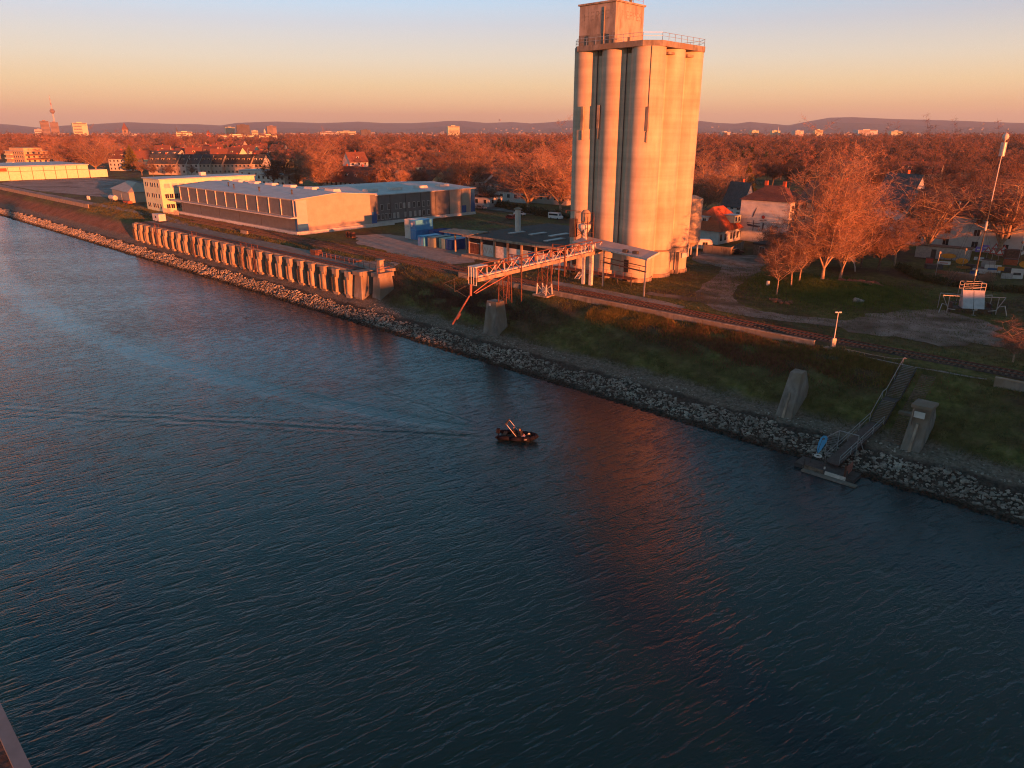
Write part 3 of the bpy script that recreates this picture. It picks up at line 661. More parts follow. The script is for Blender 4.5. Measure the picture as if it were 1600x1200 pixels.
g_ = MB(); g_.bar((P0[0], P0[1]-.1, P0[2]-.1), (P3[0], P3[1]-.1, P3[2]-.1), .16, .34); g_.bar(P3, P2, .14, .3); g_.build('fascia', M['white_steel'], cn)
for x, y, z in ((-69.6, 106.9, 6.7), (-80.5, 109.2, 6.9)): MB().box(x-.11, x+.11, y-.11, y+.11, 0, z).build('post', M['steel'], cn)
for u, w in ((-74.8, .9), (-72.6, 1.0)):
    z = 7.16+(u+70)*-.02; MB().box(u-w/2, u+w/2, 107.6, 108.3, z+.05, z+.5).build('roof_vent', M['steel_dark'], cn)
fr = MB(); fr.bar((-80.4,108.9,4.7),(-69.4,106.8,4.5),.2).bar((-80.4,108.9,5.6),(-69.4,106.8,5.4),.12); railing(fr, [(-79,106.2,4.6),(-70,105.6,4.5)], .9); fr.build('catwalk', M['rust'], cn)

# conveyor head machinery on top of the canopy
mc = thing('elevator_machinery', 'rusty hopper and cyclone machinery standing against the silo above the canopy', 'machinery', W(-88.6, 113.4, 0), BANK)
b_ = MB(); b_.lathe(0, 0, [(.35,8.0),(.5,8.6),(1.25,10.0),(1.25,10.6),(.7,10.8)], 16); b_.build('hopper', M['white_steel'], mc, False)
b_ = MB(); b_.lathe(.1, .1, [(.75,11.0),(.95,11.3),(.95,12.9),(.5,13.4)], 16); b_.build('cyclone', M['quay_concrete'], mc, False)
b_ = MB()
for x in (-1.5, 1.5):
    for y in (-1.0, .9): b_.bar((x,y,7.5),(x,y,12.2),.13)
for z in (8.3, 10.2, 12.1): railing(b_, [(-1.5,-1.0,z-.0),(1.5,-1.0,z),(1.5,.9,z)], .8, False, .04)
b_.bar((-1.5,-1,8),(1.5,-1,10.2),.08).bar((1.5,-1,8),(-1.5,-1,10.2),.08); b_.bar((-3.9,-1.2,13.2),(-.2,-1.2,13.2),.09); b_.bar((-3.9,-1.2,13.2),(-3.9,-1.2,12.6),.09)
b_.build('steel_frame', M['rust'], mc)
MB().tube((.3,-.6,10.8),(1.5,-1.3,7.9),.2,n=8).build('chute', M['white_steel'], mc)
b_ = MB(); b_.box(-2.9,-1.7,-1.2,-.2,8.0,11.6); b_.build('ladder_cage', M['steel_dark'], mc)

# ---------------------------------------------------------------- conveyor bridge to the water
cv = thing('conveyor_bridge', 'red and white lattice conveyor bridge reaching from the silo out over the bank', 'conveyor', W(-83.6, 78.2, 0), BANK)
def zc(y): return 5.35+(y/34)*.9
y1 = 32.8; nb = 16
for x in (-1.15, 1.15):
    b_ = MB(); b_.bar((x,0,zc(0)),(x,y1,zc(y1)),.14,.2); b_.bar((x,0,zc(0)+1.95),(x,y1,zc(y1)+1.95),.12,.14); b_.build('chord', M['rust'], cv)
    wv = MB(); rv = MB()
    for i in range(nb+1):
        y = y1*i/nb; (wv if i % 2 else rv).bar((x,y,zc(y)+.1),(x,y,zc(y)+1.9),.11)
        if i < nb:
            yb = y1*(i+1)/nb
            if i % 2: wv.bar((x,y,zc(y)+.1),(x,yb,zc(yb)+1.9),.09)
            else: rv.bar((x,y,zc(y)+1.9),(x,yb,zc(yb)+.1),.09)
    for i in range(0, nb):
        if i % 2: rv.bar((x,y1*i/nb,zc(y1*i/nb)+1.9),(x,y1*(i+1)/nb,zc(y1*(i+1)/nb)+1.9),.12,.1)
    tag(wv.build('lattice', M['white_steel'], cv)); tag(rv.build('lattice', M['red_paint'], cv))
for x in (-1.25, 1.25): MB().add([(x-.03,-.2,zc(0)-.25),(x+.03,-.2,zc(0)-.25),(x+.03,y1,zc(y1)-.25),(x-.03,y1,zc(y1)-.25),(x-.03,-.2,zc(0)+.35),(x+.03,-.2,zc(0)+.35),(x+.03,y1,zc(y1)+.35),(x-.03,y1,zc(y1)+.35)], [(0,3,2,1),(4,5,6,7),(0,1,5,4),(1,2,6,5),(2,3,7,6),(3,0,4,7)]).build('side_panel', M['quay_concrete'], cv)
b_ = MB(); b_.bar((0,0,zc(0)-.1),(0,y1,zc(y1)-.1),2.2,.12); b_.build('walkway', M['rust'], cv)
b_ = MB(); b_.bar((.2,.3,zc(0)+.35),(.2,y1,zc(y1)+.35),.9,.35); b_.build('belt', M['white_steel'], cv)
b_ = MB(); b_.box(-.9,.9,-.3,2.6,zc(0)+1.98,zc(0)+2.12); b_.box(-.85,.85,-.1,.2,zc(0)+.4,zc(0)+1.94); b_.build('head_cover', M['white_steel'], cv)
b_ = MB()
for x in (-.9, -.3, .3, .9): b_.bar((x,-.15,zc(0)-.9),(x,-.15,zc(0)+2),.09)
b_.bar((-.9,-.15,zc(0)-.9),(.9,-.15,zc(0)-.9),.09); b_.build('head_frame', M['white_steel'], cv)
b_ = MB(); b_.bar((1.0,3.5,zc(0)-.15),(.2,-.1,3.2),.13); b_.bar((1.0,7,zc(0)-.15),(.2,.3,3.0),.13); b_.build('brace', M['red_paint'], cv)
b_ = MB(); b_.tube((-.2,-.3,4.6),(-.2,-.4,2.7),.2,n=8); b_.tube((-.3,-.4,2.9),(-4.2,-1.0,-2.7),.13,.15,8); b_.tube((-2.6,-.72,-.65),(-3.3,-.82,-1.6),.27,.27,8); b_.build('loading_spout', M['red_paint'], cv)
b_ = MB(); b_.bar((-5.4,-1.6,4.2),(-1,0,6.1),.09).bar((-3.2,-1.2,3.0),(-1,0,4.4),.08).bar((-5.4,-1.6,4.2),(-1,-.6,2.4),.07); b_.bar((-3.2,-1.2,3.0),(-3.2,-1.2,5.2),.07); b_.build('cable_arm', M['steel_dark'], cv)
def trestle(y, zb, zt_, wb, split=None):
    m1 = MB(); m2 = MB()
    for x in (-1.1, 1.1):
        for dy in (-.9, .9):
            xb = x*wb; yb = y+dy*wb
            if split is None: m1.bar((xb, yb, zb), (x, y+dy*.35, zt_), .15)
            else:
                k = (split-zb)/(zt_-zb); xm = xb+(x-xb)*k; ym = yb+(y+dy*.35-yb)*k
                m2.bar((xb, yb, zb), (xm, ym, split), .17); m1.bar((xm, ym, split), (x, y+dy*.35, zt_), .14)
    zs = np.linspace(zb, zt_, 4)
    for k in range(3):
        mm = m2 if (split is not None and zs[k] < split-.3) else m1
        for dy in (-.7, .7):
            mm.bar((-1.05, y+dy*.8, zs[k]+.1), (1.05, y+dy*.8, zs[k+1]-.1), .09); mm.bar((1.05, y+dy*.8, zs[k]+.1), (-1.05, y+dy*.8, zs[k+1]-.1), .07)
    p_ = m1.build('trestle', M['rust'], cv)
    if m2.n: m2.build('trestle_foot', M['white_steel'], p_)
trestle(7.4, .25, zc(7.4)-.2, .8); trestle(17.6, -.1, zc(17.6)-.2, 1.0, 2.1)
MB().cbox(0, 17.6, -.15, 3.4, 2.6, .3).build('footing', M['quay_concrete'], cv)
for x in (-1.0, .75): MB().box(x-.3, x+.3, 30.0, 30.6, -.1, zc(31)+1.6).build('column', M['white_steel'], cv)
MB().box(1.05, 1.15, 20.2, 20.3, 0, zc(20)).build('post', M['red_paint'], cv)
# portal gate around the bridge over the road (dark posts)
b_ = MB()
for x in (-1.5, 1.5): b_.bar((x,9.9,.3),(x,9.9,8.1),.16)
b_.bar((-1.5,9.9,8.1),(1.5,9.9,8.1),.12); b_.build('portal', M['rust'], cv)
b_ = MB()
for x in (-1.5, 1.5): b_.bar((x,21.4,3.0),(x,21.4,8.6),.2)
b_.bar((-1.5,21.4,8.6),(1.5,21.4,8.6),.14); b_.build('portal', M['rust'], cv)

# steel tank on legs behind the silo
tk = thing('steel_tank', 'tall pale cylindrical tank on legs behind the right side of the silo', 'tank', W(-87.0, 152.0, 0), BANK)
MB().lathe(0, 0, [(.9,2.3),(2.15,3.4),(2.15,13.3),(0.4,14.0)], 32).build('tank_shell', M['concrete'], tk, False)
for a in (20, 110, 200, 290):
    MB().bar((1.75*math.cos(R(a)),1.75*math.sin(R(a)),-.1),(1.75*math.cos(R(a)),1.75*math.sin(R(a)),3.4),.24).build('leg', M['white_steel'], tk)
# ================================================================ buildings
def wall_windows(parent, spots, w, h, plane, c, out=1, frame=True, name='window', mat_=None):
    """windows on a wall plane: plane 'x' (wall at x=c, spots are (y, z)) or 'y' (wall at y=c, spots are (x, z)); out = side it faces"""
    for (a, z) in spots:
        f = MB(); g = MB(); e = .05*out; q = .075*out
        if plane == 'x':
            f.box(min(c+.004*out, c+e), max(c+.004*out, c+e), a-w/2-.1, a+w/2+.1, z-h/2-.1, z+h/2+.1)
            g.box(min(c+e+.004*out, c+q), max(c+e+.004*out, c+q), a-w/2, a-.04, z-h/2, z+h/2).box(min(c+e+.004*out, c+q), max(c+e+.004*out, c+q), a+.04, a+w/2, z-h/2, z+h/2)
        else:
            f.box(a-w/2-.1, a+w/2+.1, min(c+.004*out, c+e), max(c+.004*out, c+e), z-h/2-.1, z+h/2+.1)
            g.box(a-w/2, a-.04, min(c+e+.004*out, c+q), max(c+e+.004*out, c+q), z-h/2, z+h/2).box(a+.04, a+w/2, min(c+e+.004*out, c+q), max(c+e+.004*out, c+q), z-h/2, z+h/2)
        fr = f.build(name, M['white'], parent); g.build('pane', mat_ or M['window'], fr)

# --- large industrial shed by the quay: local x along the bank, origin at its near water corner
sh = thing('industrial_shed', 'large low warehouse with a sunlit beige end wall and dark panelled long side', 'warehouse', W(-187, 106.8, 0), BANK)
LX, DY, H0, H1 = 79.0, 27.4, 9.6, 10.7
MB().extr_x([(0,0),(DY,0),(DY,H0),(DY/2,H1),(0,H0)], -LX, 0).build('wall', M['beige_clad'], sh)
rf = MB().extr_x([(-.5,H0-.02),(DY/2,H1+.04),(DY+.5,H0-.02),(DY+.5,H0+.22),(DY/2,H1+.28),(-.5,H0+.22)], -LX-.4, .35).build('roof', M['roof_metal'], sh)
sk = [(-8,17.5),(-20,17.5),(-33,17.5),(-46,18),(-58,18),(-70,18)]
for x, y in sk:
    z = H1-abs(y-DY/2)*(H1-H0)/(DY/2)+.15; MB().frustum(x, y, z, z+.9, 5.2, 2.8, 4.6, 2.2).build('skylight', M['white'], rf)
for x, y in ((-12,6),(-30,5),(-47,5),(-55,7)):
    z = H1-abs(y-DY/2)*(H1-H0)/(DY/2); MB().cyl(x, y, z, z+1.3, .22, 8).lathe(x, y, [(.42,z+1.301),(.1,z+1.6)], 8).build('roof_vent', M['steel_dark'], rf)
MB().box(-LX+.3, -.3, -.12, -.004, .9, 4.3).build('lower_cladding', M['grey_clad'], sh)
n = 11
for i in range(n):
    x0 = -LX+1+i*(LX-2)/n; x1 = -LX+1+(i+1)*(LX-2)/n
    MB().box(x0+.12, x1-.12, -.1, -.004, 5.05, 9.35).build('wall_panel', M['grey_clad'], sh)
for i in range(n+1):
    x = -LX+1+i*(LX-2)/n; MB().box(x-.09, x+.09, -.35, -.12, 5.0, 9.5).build('fin', M['white_steel'], sh)
b_ = MB().box(-LX-3, .5, -2.3, -.13, 4.62, 4.95); b_.build('long_canopy', M['white_steel'], sh)
MB().box(-LX-.5, 1.2, -1.1, -.14, -.2, .92).box(.02, 1.2, -.1, DY+6, -.2, .92).build('loading_plinth', M['white'], sh)
MB().box(-.9, .05, -.16, -.125, .95, 4.6).box(-1.2, .0, -.16, -.125, 5.3, 9.3).build('corner_panel', M['blue_clad'], sh)
MB().box(.004, .07, .0, 3.4, 2.9, H0-.1).build('corner_panel', M['palegreen'], sh)
MB().box(.004, .08, .0, 3.4, .95, 2.9).build('corner_panel', M['blue_clad'], sh)
MB().box(.004, .07, 25.4, DY, 4.4, H0).build('corner_panel', M['grey_clad'], sh)
MB().box(.075, .12, 25.6, DY, .95, 4.4).box(-1.4,.12,DY+.01,DY+.05,.95,7.4).build('corner_panel', M['blue_clad'], sh)
for i in range(5): MB().box(-LX+2+i*14, -LX+2.15+i*14, -.14, -.121, 1, 4.3).build('joint', M['void'], sh)

# --- second shed, behind
s2 = thing('industrial_shed', 'grey clad warehouse with two rows of small white framed windows behind the blue containers', 'warehouse', W(-190, 135.0, 0), BANK)
L2, D2, G0, G1 = 46.0, 44.2, 8.9, 10.0
MB().extr_y([(-L2,0),(0,0),(0,G0),(-L2/2,G1),(-L2,G0)], 0, D2).build('wall', M['grey_clad'], s2)
rf = MB().extr_y([(-L2-.4,G0),(-L2/2,G1+.05),(.5,G0),(.5,G0+.25),(-L2/2,G1+.3),(-L2-.4,G0+.25)], -.3, D2+.4).build('roof', M['roof_metal'], s2)
for y in (6, 16, 27, 37): MB().frustum(-9, y, G0+.3, G0+1.4, 3, 4.6, 2.4, 4).build('skylight', M['white'], rf)
for y in (.4, 7.0, 13.2, 19.6, 26.0, 32.2, 38.0): MB().box(.004, .09, y-.09, y+.09, .9, G0).build('joint', M['steel_dark'], s2)
MB().box(.0, .35, -.1, D2+.1, -.2, .9).build('plinth', M['white'], s2)
MB().box(.004, .1, D2-1.9, D2-.01, .95, G0-.05).build('corner_panel', M['blue_clad'], s2)
MB().box(.004, .1, 37.9, 40.0, .92, 3.4).build('door', M['blue_clad'], s2)
MB().box(-.2,.06, 32.4, D2-1.9, .93, G0-.06).build('sunlit_patch', M['beige_clad'], s2)  # paler stretch: sunlight past the silo's shadow, put into the wall colour
wall_windows(s2, [(y-135.0, 5.2) for y in (138.7,141.3,144.4,146.1,151.7,153.7,155.7,157.8)], .8, 1.7, 'x', 0, 1)
wall_windows(s2, [(y-135.0, 2.3) for y in (137.2,138.7,140.2,141.7,155.7,157.8)], .8, 1.6, 'x', 0, 1)
wall_windows(s2, [(y-135.0, 5.2) for y in (147.6,149.6)]+[(y-135.0, 2.3) for y in (143.4,144.9,148,150,152,154)], .7, 1.5, 'x', 0, 1, mat_=M['steel'])

# --- office block
of = thing('office_block', 'cream three storey flat roofed office block at the far end of the shed', 'building', W(-276.2, 104.3, 0), BANK)
OX, OY, OH = 15.5, 36.5, 11.4
MB().box(-OX, 0, 0, OY, -.2, OH).build('wall', M['cream'], of)
MB().box(-OX-.4, .4, -.4, OY+.4, OH+.002, OH+.35).build('roof', M['roof_metal'], of)
wall_windows(of, [(x, z) for z in (2.0, 5.6, 9.4) for x in (-13.2,-11.6,-8.3,-6.7,-4.6,-1.9)], 1.0, 1.5, 'y', 0, -1)
wall_windows(of, [(y, z) for z in (9.2,) for y in np.arange(2.4, 35.5, 2.75)], 2.0, 1.5, 'x', 0, 1, mat_=mat('window_blind', (.42,.36,.34), (.5,.44,.40), 1, .7))
wall_windows(of, [(y, z) for z in (2.0, 5.6) for y in (1.9, 3.5, 5.3, 6.9)], 1.3, 1.5, 'x', 0, 1)
MB().box(-OX+3, -OX+5, 20, 22, OH+.36, OH+1.6).build('roof_box', M['white'], of)
an = MB().box(.01, 6.4, 8.6, 26, -.2, 8.8).build('annex_wall', M['palegreen'], of)
MB().box(-.0+.02, 6.7, 8.3, 26.3, 8.802, 9.05).build('annex_roof', M['roof_metal'], an)
wall_windows(an, [(x, z) for z in (5.2, 1.9) for x in (1.0, 2.3, 4.2, 5.5)], 1.0, 1.4, 'y', 8.6, -1)
MB().box(.02, 5.2, 4.9, 8.2, 3.3, 3.5).build('porch_roof', M['white_steel'], of)
fe = thing('mesh_fence', 'white wire fence between the office block and the shed', 'fence', W(-273.5, 102.9, 0), BANK)
b_ = MB()
for i in range(19): b_.box(i*.75-.05, i*.75+.05, -.05, .05, 0, 1.9)
b_.build('fence_posts', M['white_steel'], fe)
b_ = MB().box(0, 13.5, -.03, .03, .3, .38).box(0, 13.5, -.03, .03, 1.7, 1.78); b_.build('fence_rail', M['white_steel'], fe)

# --- left long shed and the flats behind it
ls = thing('long_depot', 'long sunlit depot with pale yellow door bays at the left edge of the photo', 'warehouse', W(-525, 106, 0), BANK)
MB().box(-60, 0, -120, 49.5, -.2, 7.6).build('wall', M['cream'], ls)
MB().box(-60.5, .8, -120.5, 50, 7.602, 8.3).build('roof', M['roof_metal'], ls)
for i, y in enumerate(np.arange(-112, 49, 6.2)):
    MB().box(.004, .2, y-.12, y+.12, 0, 7.5).build('pilaster', M['wood'], ls)
MB().box(.004, .15, -118, 49.4, 5.0, 5.2).build('ledge', M['wood'], ls)
for y in (-3.5, 2.5): MB().box(.16, .22, y-2.7, y+2.7, 5.35, 7.2).build('window_band', M['roof_red'], ls)
MB().box(-12, .0, 50.2, 60.5, -.2, 4.6).build('annex', M['cream'], ls)

def block_label(n_, l_, c_): return n_, l_, c_
M['ochre'] = mat('ochre_render', (.50,.36,.19), (.60,.45,.25), .5, .85)
ap = thing('apartment_block', 'sunlit four storey flats with balconies rising behind the long depot', 'building', at(40, 261)[:2]+(0,), BANK+R(8))
MB().box(-18, 18, -6, 12, 0, 12.6).build('wall', M['ochre'], ap)
MB().box(-14, 13, -4, 10, 12.602, 15.2).build('penthouse', M['ochre'], ap)
MB().box(-18.6, 18.6, -6.6, 12.6, 12.61, 12.9).build('roof', M['roof_metal'], ap)
for z in (3.2, 6.4, 9.6): MB().box(18.002, 19.7, -5, 11, z-.15, z+.9).build('balcony', M['roof_brown'] if z > 4 else M['cream'], ap)
for z in (3.4, 6.6, 9.8): MB().box(-17, -4, -7.5, -6.002, z-.15, z+.8).build('balcony', M['cream'], ap)
wall_windows(ap, [(x, z) for z in (2.0, 5.2, 8.4, 11.3) for x in (-1,3,7,11,15)], 1.4, 1.5, 'y', -6, -1)
wall_windows(ap, [(y, z) for z in (5.2, 8.4, 11.4) for y in (-3,1,5,9)], 1.5, 1.6, 'x', 18, 1)

# --- hut on the lawn
hu = thing('hipped_hut', 'pale square hut with a hipped roof standing alone beside the parking yard', 'hut', W(-323.5, 109.2, 0), BANK)
hu.rotation_euler[2] += R(-6)
MB().box(-29, 0, 0, 11, -.2, 4.2).build('wall', M['beige_clad'], hu)
b_ = MB(); b_.add([(-29.7,-.7,4.2),(.7,-.7,4.2),(.7,11.7,4.2),(-29.7,11.7,4.2),(-22,5.5,7.6),(-8,5.5,7.6)], [(0,1,5,4),(1,2,5),(2,3,4,5),(3,0,4),(0,3,2,1)]); b_.build('roof', M['beige_clad'], hu)
MB().box(-16, -13, -.06, -.004, 0, 3).build('door', M['steel'], hu)
for k, (u, v, l) in enumerate(((-337, 107.2, 'round tank trailer parked before the hipped hut'), (-318, 106.4, 'low orange handcart load of timber before the hipped hut'))):
    tr = thing('farm_trailer', l, 'trailer', W(u, v, 0), BANK)
    if k == 0:
        b_ = MB(); b_.tube((-2.8,0,1.5), (2.8,0,1.5), 1.0, n=14); b_.build('tank_body', M['white_steel'], tr)
    else: MB().box(-3, 3, -.8, .8, .55, 1.3).build('flatbed', M['roof_red'], tr)
    for x in (-1.3, 1.3):
        b_ = MB(); b_.tube((x,-1.0,.45), (x,-.75,.45), .45, n=10); b_.build('wheel', M['steel_dark'], tr)
        b_ = MB(); b_.tube((x,.75,.45), (x,1.0,.45), .45, n=10); b_.build('wheel', M['steel_dark'], tr)

# --- low workshop beside the silo
wk = thing('flat_workshop', 'low flat roofed workshop with a dark roof and peeling white bays beside the silo', 'workshop', W(-125.2, 116.2, 0), BANK)
WL, WD, WH = 29.8, 29.0, 4.9
MB().box(0, WL, 0, WD, -.2, WH-.35).build('wall', M['white'], wk)
rf = MB().box(-1.2, WL+.3, -1.2, WD+.4, WH-.34, WH).build('roof', M['roof_bitumen'], wk)
MB().box(-1.3, WL+.4, -1.32, -1.202, WH-.42, WH+.12).build('roof_edge', M['quay_concrete'], rf)
MB().add([(-9.5,-1.25,WH-.1),(1.0,-1.25,WH-.1),(1.0,5.5,WH+.1),(-9.5,3.5,WH+.1),(-9.5,-1.25,WH+.12),(1.0,-1.25,WH+.12),(1.0,5.5,WH+.3),(-9.5,3.5,WH+.3)], [(0,3,2,1),(4,5,6,7),(0,1,5,4),(1,2,6,5),(2,3,7,6),(3,0,4,7)]).build('projecting_roof', M['quay_concrete'], wk)
for x in (-5.5, -1.5): MB().box(x-.15, x+.15, .2, .5, 0, WH-.12).build('post', M['quay_concrete'], wk)
for x, y, w, d in ((6,10,1.2,5),(11,12,1.2,5.5),(16,14,1.4,6.5),(20.5,7,1.4,6),(21.5,17,1.2,6),(25.5,13,1.2,6)):
    MB().box(x-w/2, x+w/2, y-d/2, y+d/2, WH+.002, WH+.22).build('rooflight', M['roof_metal'] if x < 26 else M['steel'], rf)
ch = MB().lathe(4.0, 12.5, [(.72,WH),(.68,WH+5.2)], 18).build('chimney', M['white'], wk, False)
MB().lathe(4.0, 12.5, [(1.05,WH+5.201),(1.05,WH+5.35),(.2,WH+5.75)], 18).build('chimney_cap', M['quay_concrete'], ch)
nb_ = 7
for i in range(nb_+1):
    x = i*WL/nb_; MB().box(x-.22, x+.22, -.32, -.004, -.1, WH-.36).build('pilaster', M['quay_concrete'], wk)
bays = ['rust','white','grey','white','blue','white','white']
for i in range(nb_):
    x0 = i*WL/nb_+.3; x1 = (i+1)*WL/nb_-.3
    MB().box(x0, x1, -.05, -.004, 3.15, WH-.5).build('window_band', M['window'], wk)
    if bays[i] == 'rust':
        b_ = MB(); [b_.box(x0+k*.42, x0+k*.42+.3, -.14, -.004, .6, 3.0) for k in range(8)]; b_.build('door', M['rust'], wk)
    elif bays[i] == 'blue': MB().box(x0, x0+1.4, -.08, -.004, 0, 3.0).build('door', M['palegreen'], wk); MB().box(x0+1.6, x1, -.08, -.004, 0, 3.0).build('door', M['blue_clad'], wk)
    elif bays[i] == 'grey': MB().box(x0, x1, -.07, -.004, .3, 3.0).build('door', M['white_steel'], wk)
MB().box(-.1, 12, -2.6, -.33, -.1, .55).build('ramp', M['quay_concrete'], wk)
gl = mat('blue_spray_paint', (.10,.14,.35), (.14,.2,.42), 3, .8)
text_obj('graffiti', 'BOA', 1.5, gl, wk, (15.2, -.012, 1.3), (R(90), 0, 0), .002)
gb = mat('brown_spray_paint', (.42,.33,.28), (.5,.4,.34), 3, .8)
text_obj('graffiti', 'WAL', 2.1, gb, wk, (6.5, -.012, 1.7), (R(90), 0, 0), .002)

# --- containers
def container(u, v, z, m, label, L=6.06, Wd=2.44, H=2.6, door=None, rz=90, open_top=False):
    t = thing('shipping_container', label, 'container', W(u, v, z), BANK, 'containers on the yard by the workshop')
    # local: door end faces the water, box runs inland
    b_ = MB(); n = 22
    b_.box(.05, Wd-.05, .04, L-.04, .1, H-(.02 if not open_top else 1.0))
    if open_top: b_.box(.05,.12,.04,L-.04,H-1.1,H-.03).box(Wd-.12,Wd-.05,.04,L-.04,H-1.1,H-.03)
    b_.build('container_body', m, t)
    c_ = MB()
    for i in range(n):
        y = .25+i*(L-.5)/n; c_.box(Wd-.052, Wd+.0, y, y+(L-.5)/n*.5, .18, H-.16); c_.box(0, .052, y, y+(L-.5)/n*.5, .18, H-.16)
    c_.build('corrugation', m, t)
    f_ = MB()
    for x in (0, Wd-.12):
        for y in (0, L-.12): f_.box(x, x+.12, y, y+.12, 0, H)
    for z0 in (0, H-.12):
        for x in (0, Wd-.1): f_.box(x+.001, x+.099, .12, L-.12, z0+.001, z0+.119)
        for y in (0, L-.1): f_.box(.12, Wd-.12, y+.001, y+.099, z0+.001, z0+.119)
    f_.build('container_frame', m, t)
    d_ = MB(); d_.box(.16, Wd/2-.02, -.03, .03, .15, H-.15).box(Wd/2+.02, Wd-.16, -.03, .03, .15, H-.15)
    dd = d_.build('door', door or m, t)
    r_ = MB()
    for x in (.5, .95, 1.5, 1.95): r_.tube((x,-.06,.2),(x,-.06,H-.2),.025,n=5)
    r_.build('lock_rod', M['steel'], dd)
    return t
cb_ = mat('mid_blue_container_paint', (.02,.20,.50), (.04,.26,.58), .7, .5, .05); cl = mat('light_blue_container_paint', (.06,.34,.64), (.09,.40,.70), .7, .5, .05)
cn_ = mat('navy_container_paint', (.015,.07,.26), (.025,.10,.32), .7, .5, .05); cg = mat('grey_container_paint', (.15,.18,.18), (.20,.235,.235), .7, .55, .05)
cgr = mat('pale_green_container_paint', (.20,.33,.27), (.27,.40,.33), .7, .55, .05); cw = mat('dirty_white_container_paint', (.50,.50,.48), (.64,.64,.62), .7, .55, .05)
container(-159.4, 123.6, 0, cw, 'white container at the bottom of the left stack')
container(-159.4, 123.6, 2.62, cw, 'white container on top of the left stack')
container(-156.6, 123.4, 0, cb_, 'blue container under the light blue one in the double stack')
t_ = container(-156.6, 123.4, 2.62, cl, 'light blue container with a white notice, topmost of the double stack', door=cb_)
MB().box(.35, 1.0, -.1, -.035, .8, 1.9).build('notice', M['white'], t_)
container(-146.2, 117.4, 0, cl, 'bright blue container standing alone in front of the double stack', door=cb_)
container(-152.6, 126.4, 0, cn_, 'open topped dark blue container behind the bright blue one', open_top=True)
container(-147.4, 127.6, 0, cb_, 'blue container at the back beside the open topped one')
container(-142.5, 117.6, 0, cg, 'dull grey container between the bright blue and pale green ones')
container(-138.8, 118.3, 0, cgr, 'pale green container beside the navy one')
container(-136.2, 118.2, 0, cn_, 'navy blue container, nearest to the workshop')

# --- generic house
def house(x, y, rz, w, d, h, rh_, label, wm, rm, hip=.0, rows=2, cols=4, chim=1, dorm=0, side=2, cat='house', group=None, base=0, winm=None, eave=.5, name='house'):
    t = thing(name, label, cat, (x, y, base), rz, group)
    MB().box(-w/2, w/2, 0, d, -.3, h).build('wall', wm, t)
    if rh_ > 0:
        if hip >= 1 or hip > 0:
            k = min(w/2-.05, d/2*hip) if hip < 1 else w/2-.6
            b_ = MB(); b_.add([(-w/2-eave,-eave,h),(w/2+eave,-eave,h),(w/2+eave,d+eave,h),(-w/2-eave,d+eave,h),(-w/2+k,d/2,h+rh_),(w/2-k,d/2,h+rh_)], [(0,1,5,4),(1,2,5),(2,3,4,5),(3,0,4),(0,3,2,1)])
            r_ = b_.build('roof', rm, t)
        else:
            e = eave*rh_/(d/2)
            b_ = MB(); b_.extr_x([(-eave,h-e),(d/2,h+rh_),(d+eave,h-e),(d+eave,h-e+.2),(d/2,h+rh_+.22),(-eave,h-e+.2)], -w/2-.35, w/2+.35); r_ = b_.build('roof', rm, t)
            MB().extr_x([(0,h),(d,h),(d/2,h+rh_-.02)], -w/2, -w/2+.25).build('gable', wm, t); MB().extr_x([(0,h),(d,h),(d/2,h+rh_-.02)], w/2-.25, w/2).build('gable', wm, t)
    else:
        r_ = MB().box(-w/2-.2, w/2+.2, -.2, d+.2, h+.002, h+.35).build('roof', rm, t)
    for i in range(chim):
        cx = -w/2+w*(i+1)/(chim+1)+random.uniform(-.8, .8); zz = h+rh_
        MB().box(cx-.4, cx+.4, d/2-.35+.8, d/2+.35+.8, zz-1.6, zz+1.1).build('chimney', M['roof_red'], r_)
    zs = [h*(i+.55)/rows for i in range(rows)]
    if cols: wall_windows(t, [(-w/2+w*(i+.5)/cols, z) for z in zs for i in range(cols)], min(1.3, w/cols*.5), 1.45, 'y', 0, -1, mat_=winm)
    if side: wall_windows(t, [(d*(i+.5)/side, z) for z in zs for i in range(side)], 1.1, 1.4, 'x', w/2, 1, mat_=winm)
    for i in range(dorm):
        cx = -w/2+w*(i+.5)/dorm; yy = d*.17; zz = h+rh_*.30
        dm = MB().box(cx-.9, cx+.9, yy, yy+2.4, zz, zz+1.5).build('dormer', wm, r_)
        MB().box(cx-1.05, cx+1.05, yy-.2, yy+2.5, zz+1.501, zz+1.7).build('dormer_roof', rm, dm)
        MB().box(cx-.6, cx+.6, yy-.06, yy-.004, zz+.3, zz+1.3).build('pane', M['window'], dm)
    return t
def H(px, py, w, d, h, rh_, rzd, label, wm, rm, **k):
    x, y, _ = at(px, py); return house(x, y, R(rzd), w, d, h, rh_, label, M[wm], M[rm], **k)

# --- red roofed house, right of the silo
rh1 = thing('red_roof_house', 'white bungalow with a bright orange red hipped roof and two dormers beyond the silo', 'house', W(-90.6, 172.5, 0), BANK)
MB().box(-10, 0, 0, 15, -.2, 3.4).build('wall', M['white'], rh1)
b_ = MB(); b_.add([(-10.6,-.7,3.4),(.8,-.7,3.4),(.8,15.7,3.4),(-10.6,15.7,3.4),(-5,5.0,9.0),(-5,10.5,9.0)], [(0,1,4),(1,2,5,4),(2,3,5),(3,0,4,5),(0,3,2,1)]); r_ = b_.build('roof', M['roof_red'], rh1)
dm = MB().box(-2.9, .2, 7.4, 11.0, 4.9, 6.8).build('dormer', M['cream'], r_); MB().box(-3.6, .35, 7.1, 11.3, 6.802, 6.98).build('dormer_roof', M['steel'], dm)
wall_windows(dm, [(8.4, 5.9), (10.0, 5.9)], .8, 1.1, 'x', .2, 1)
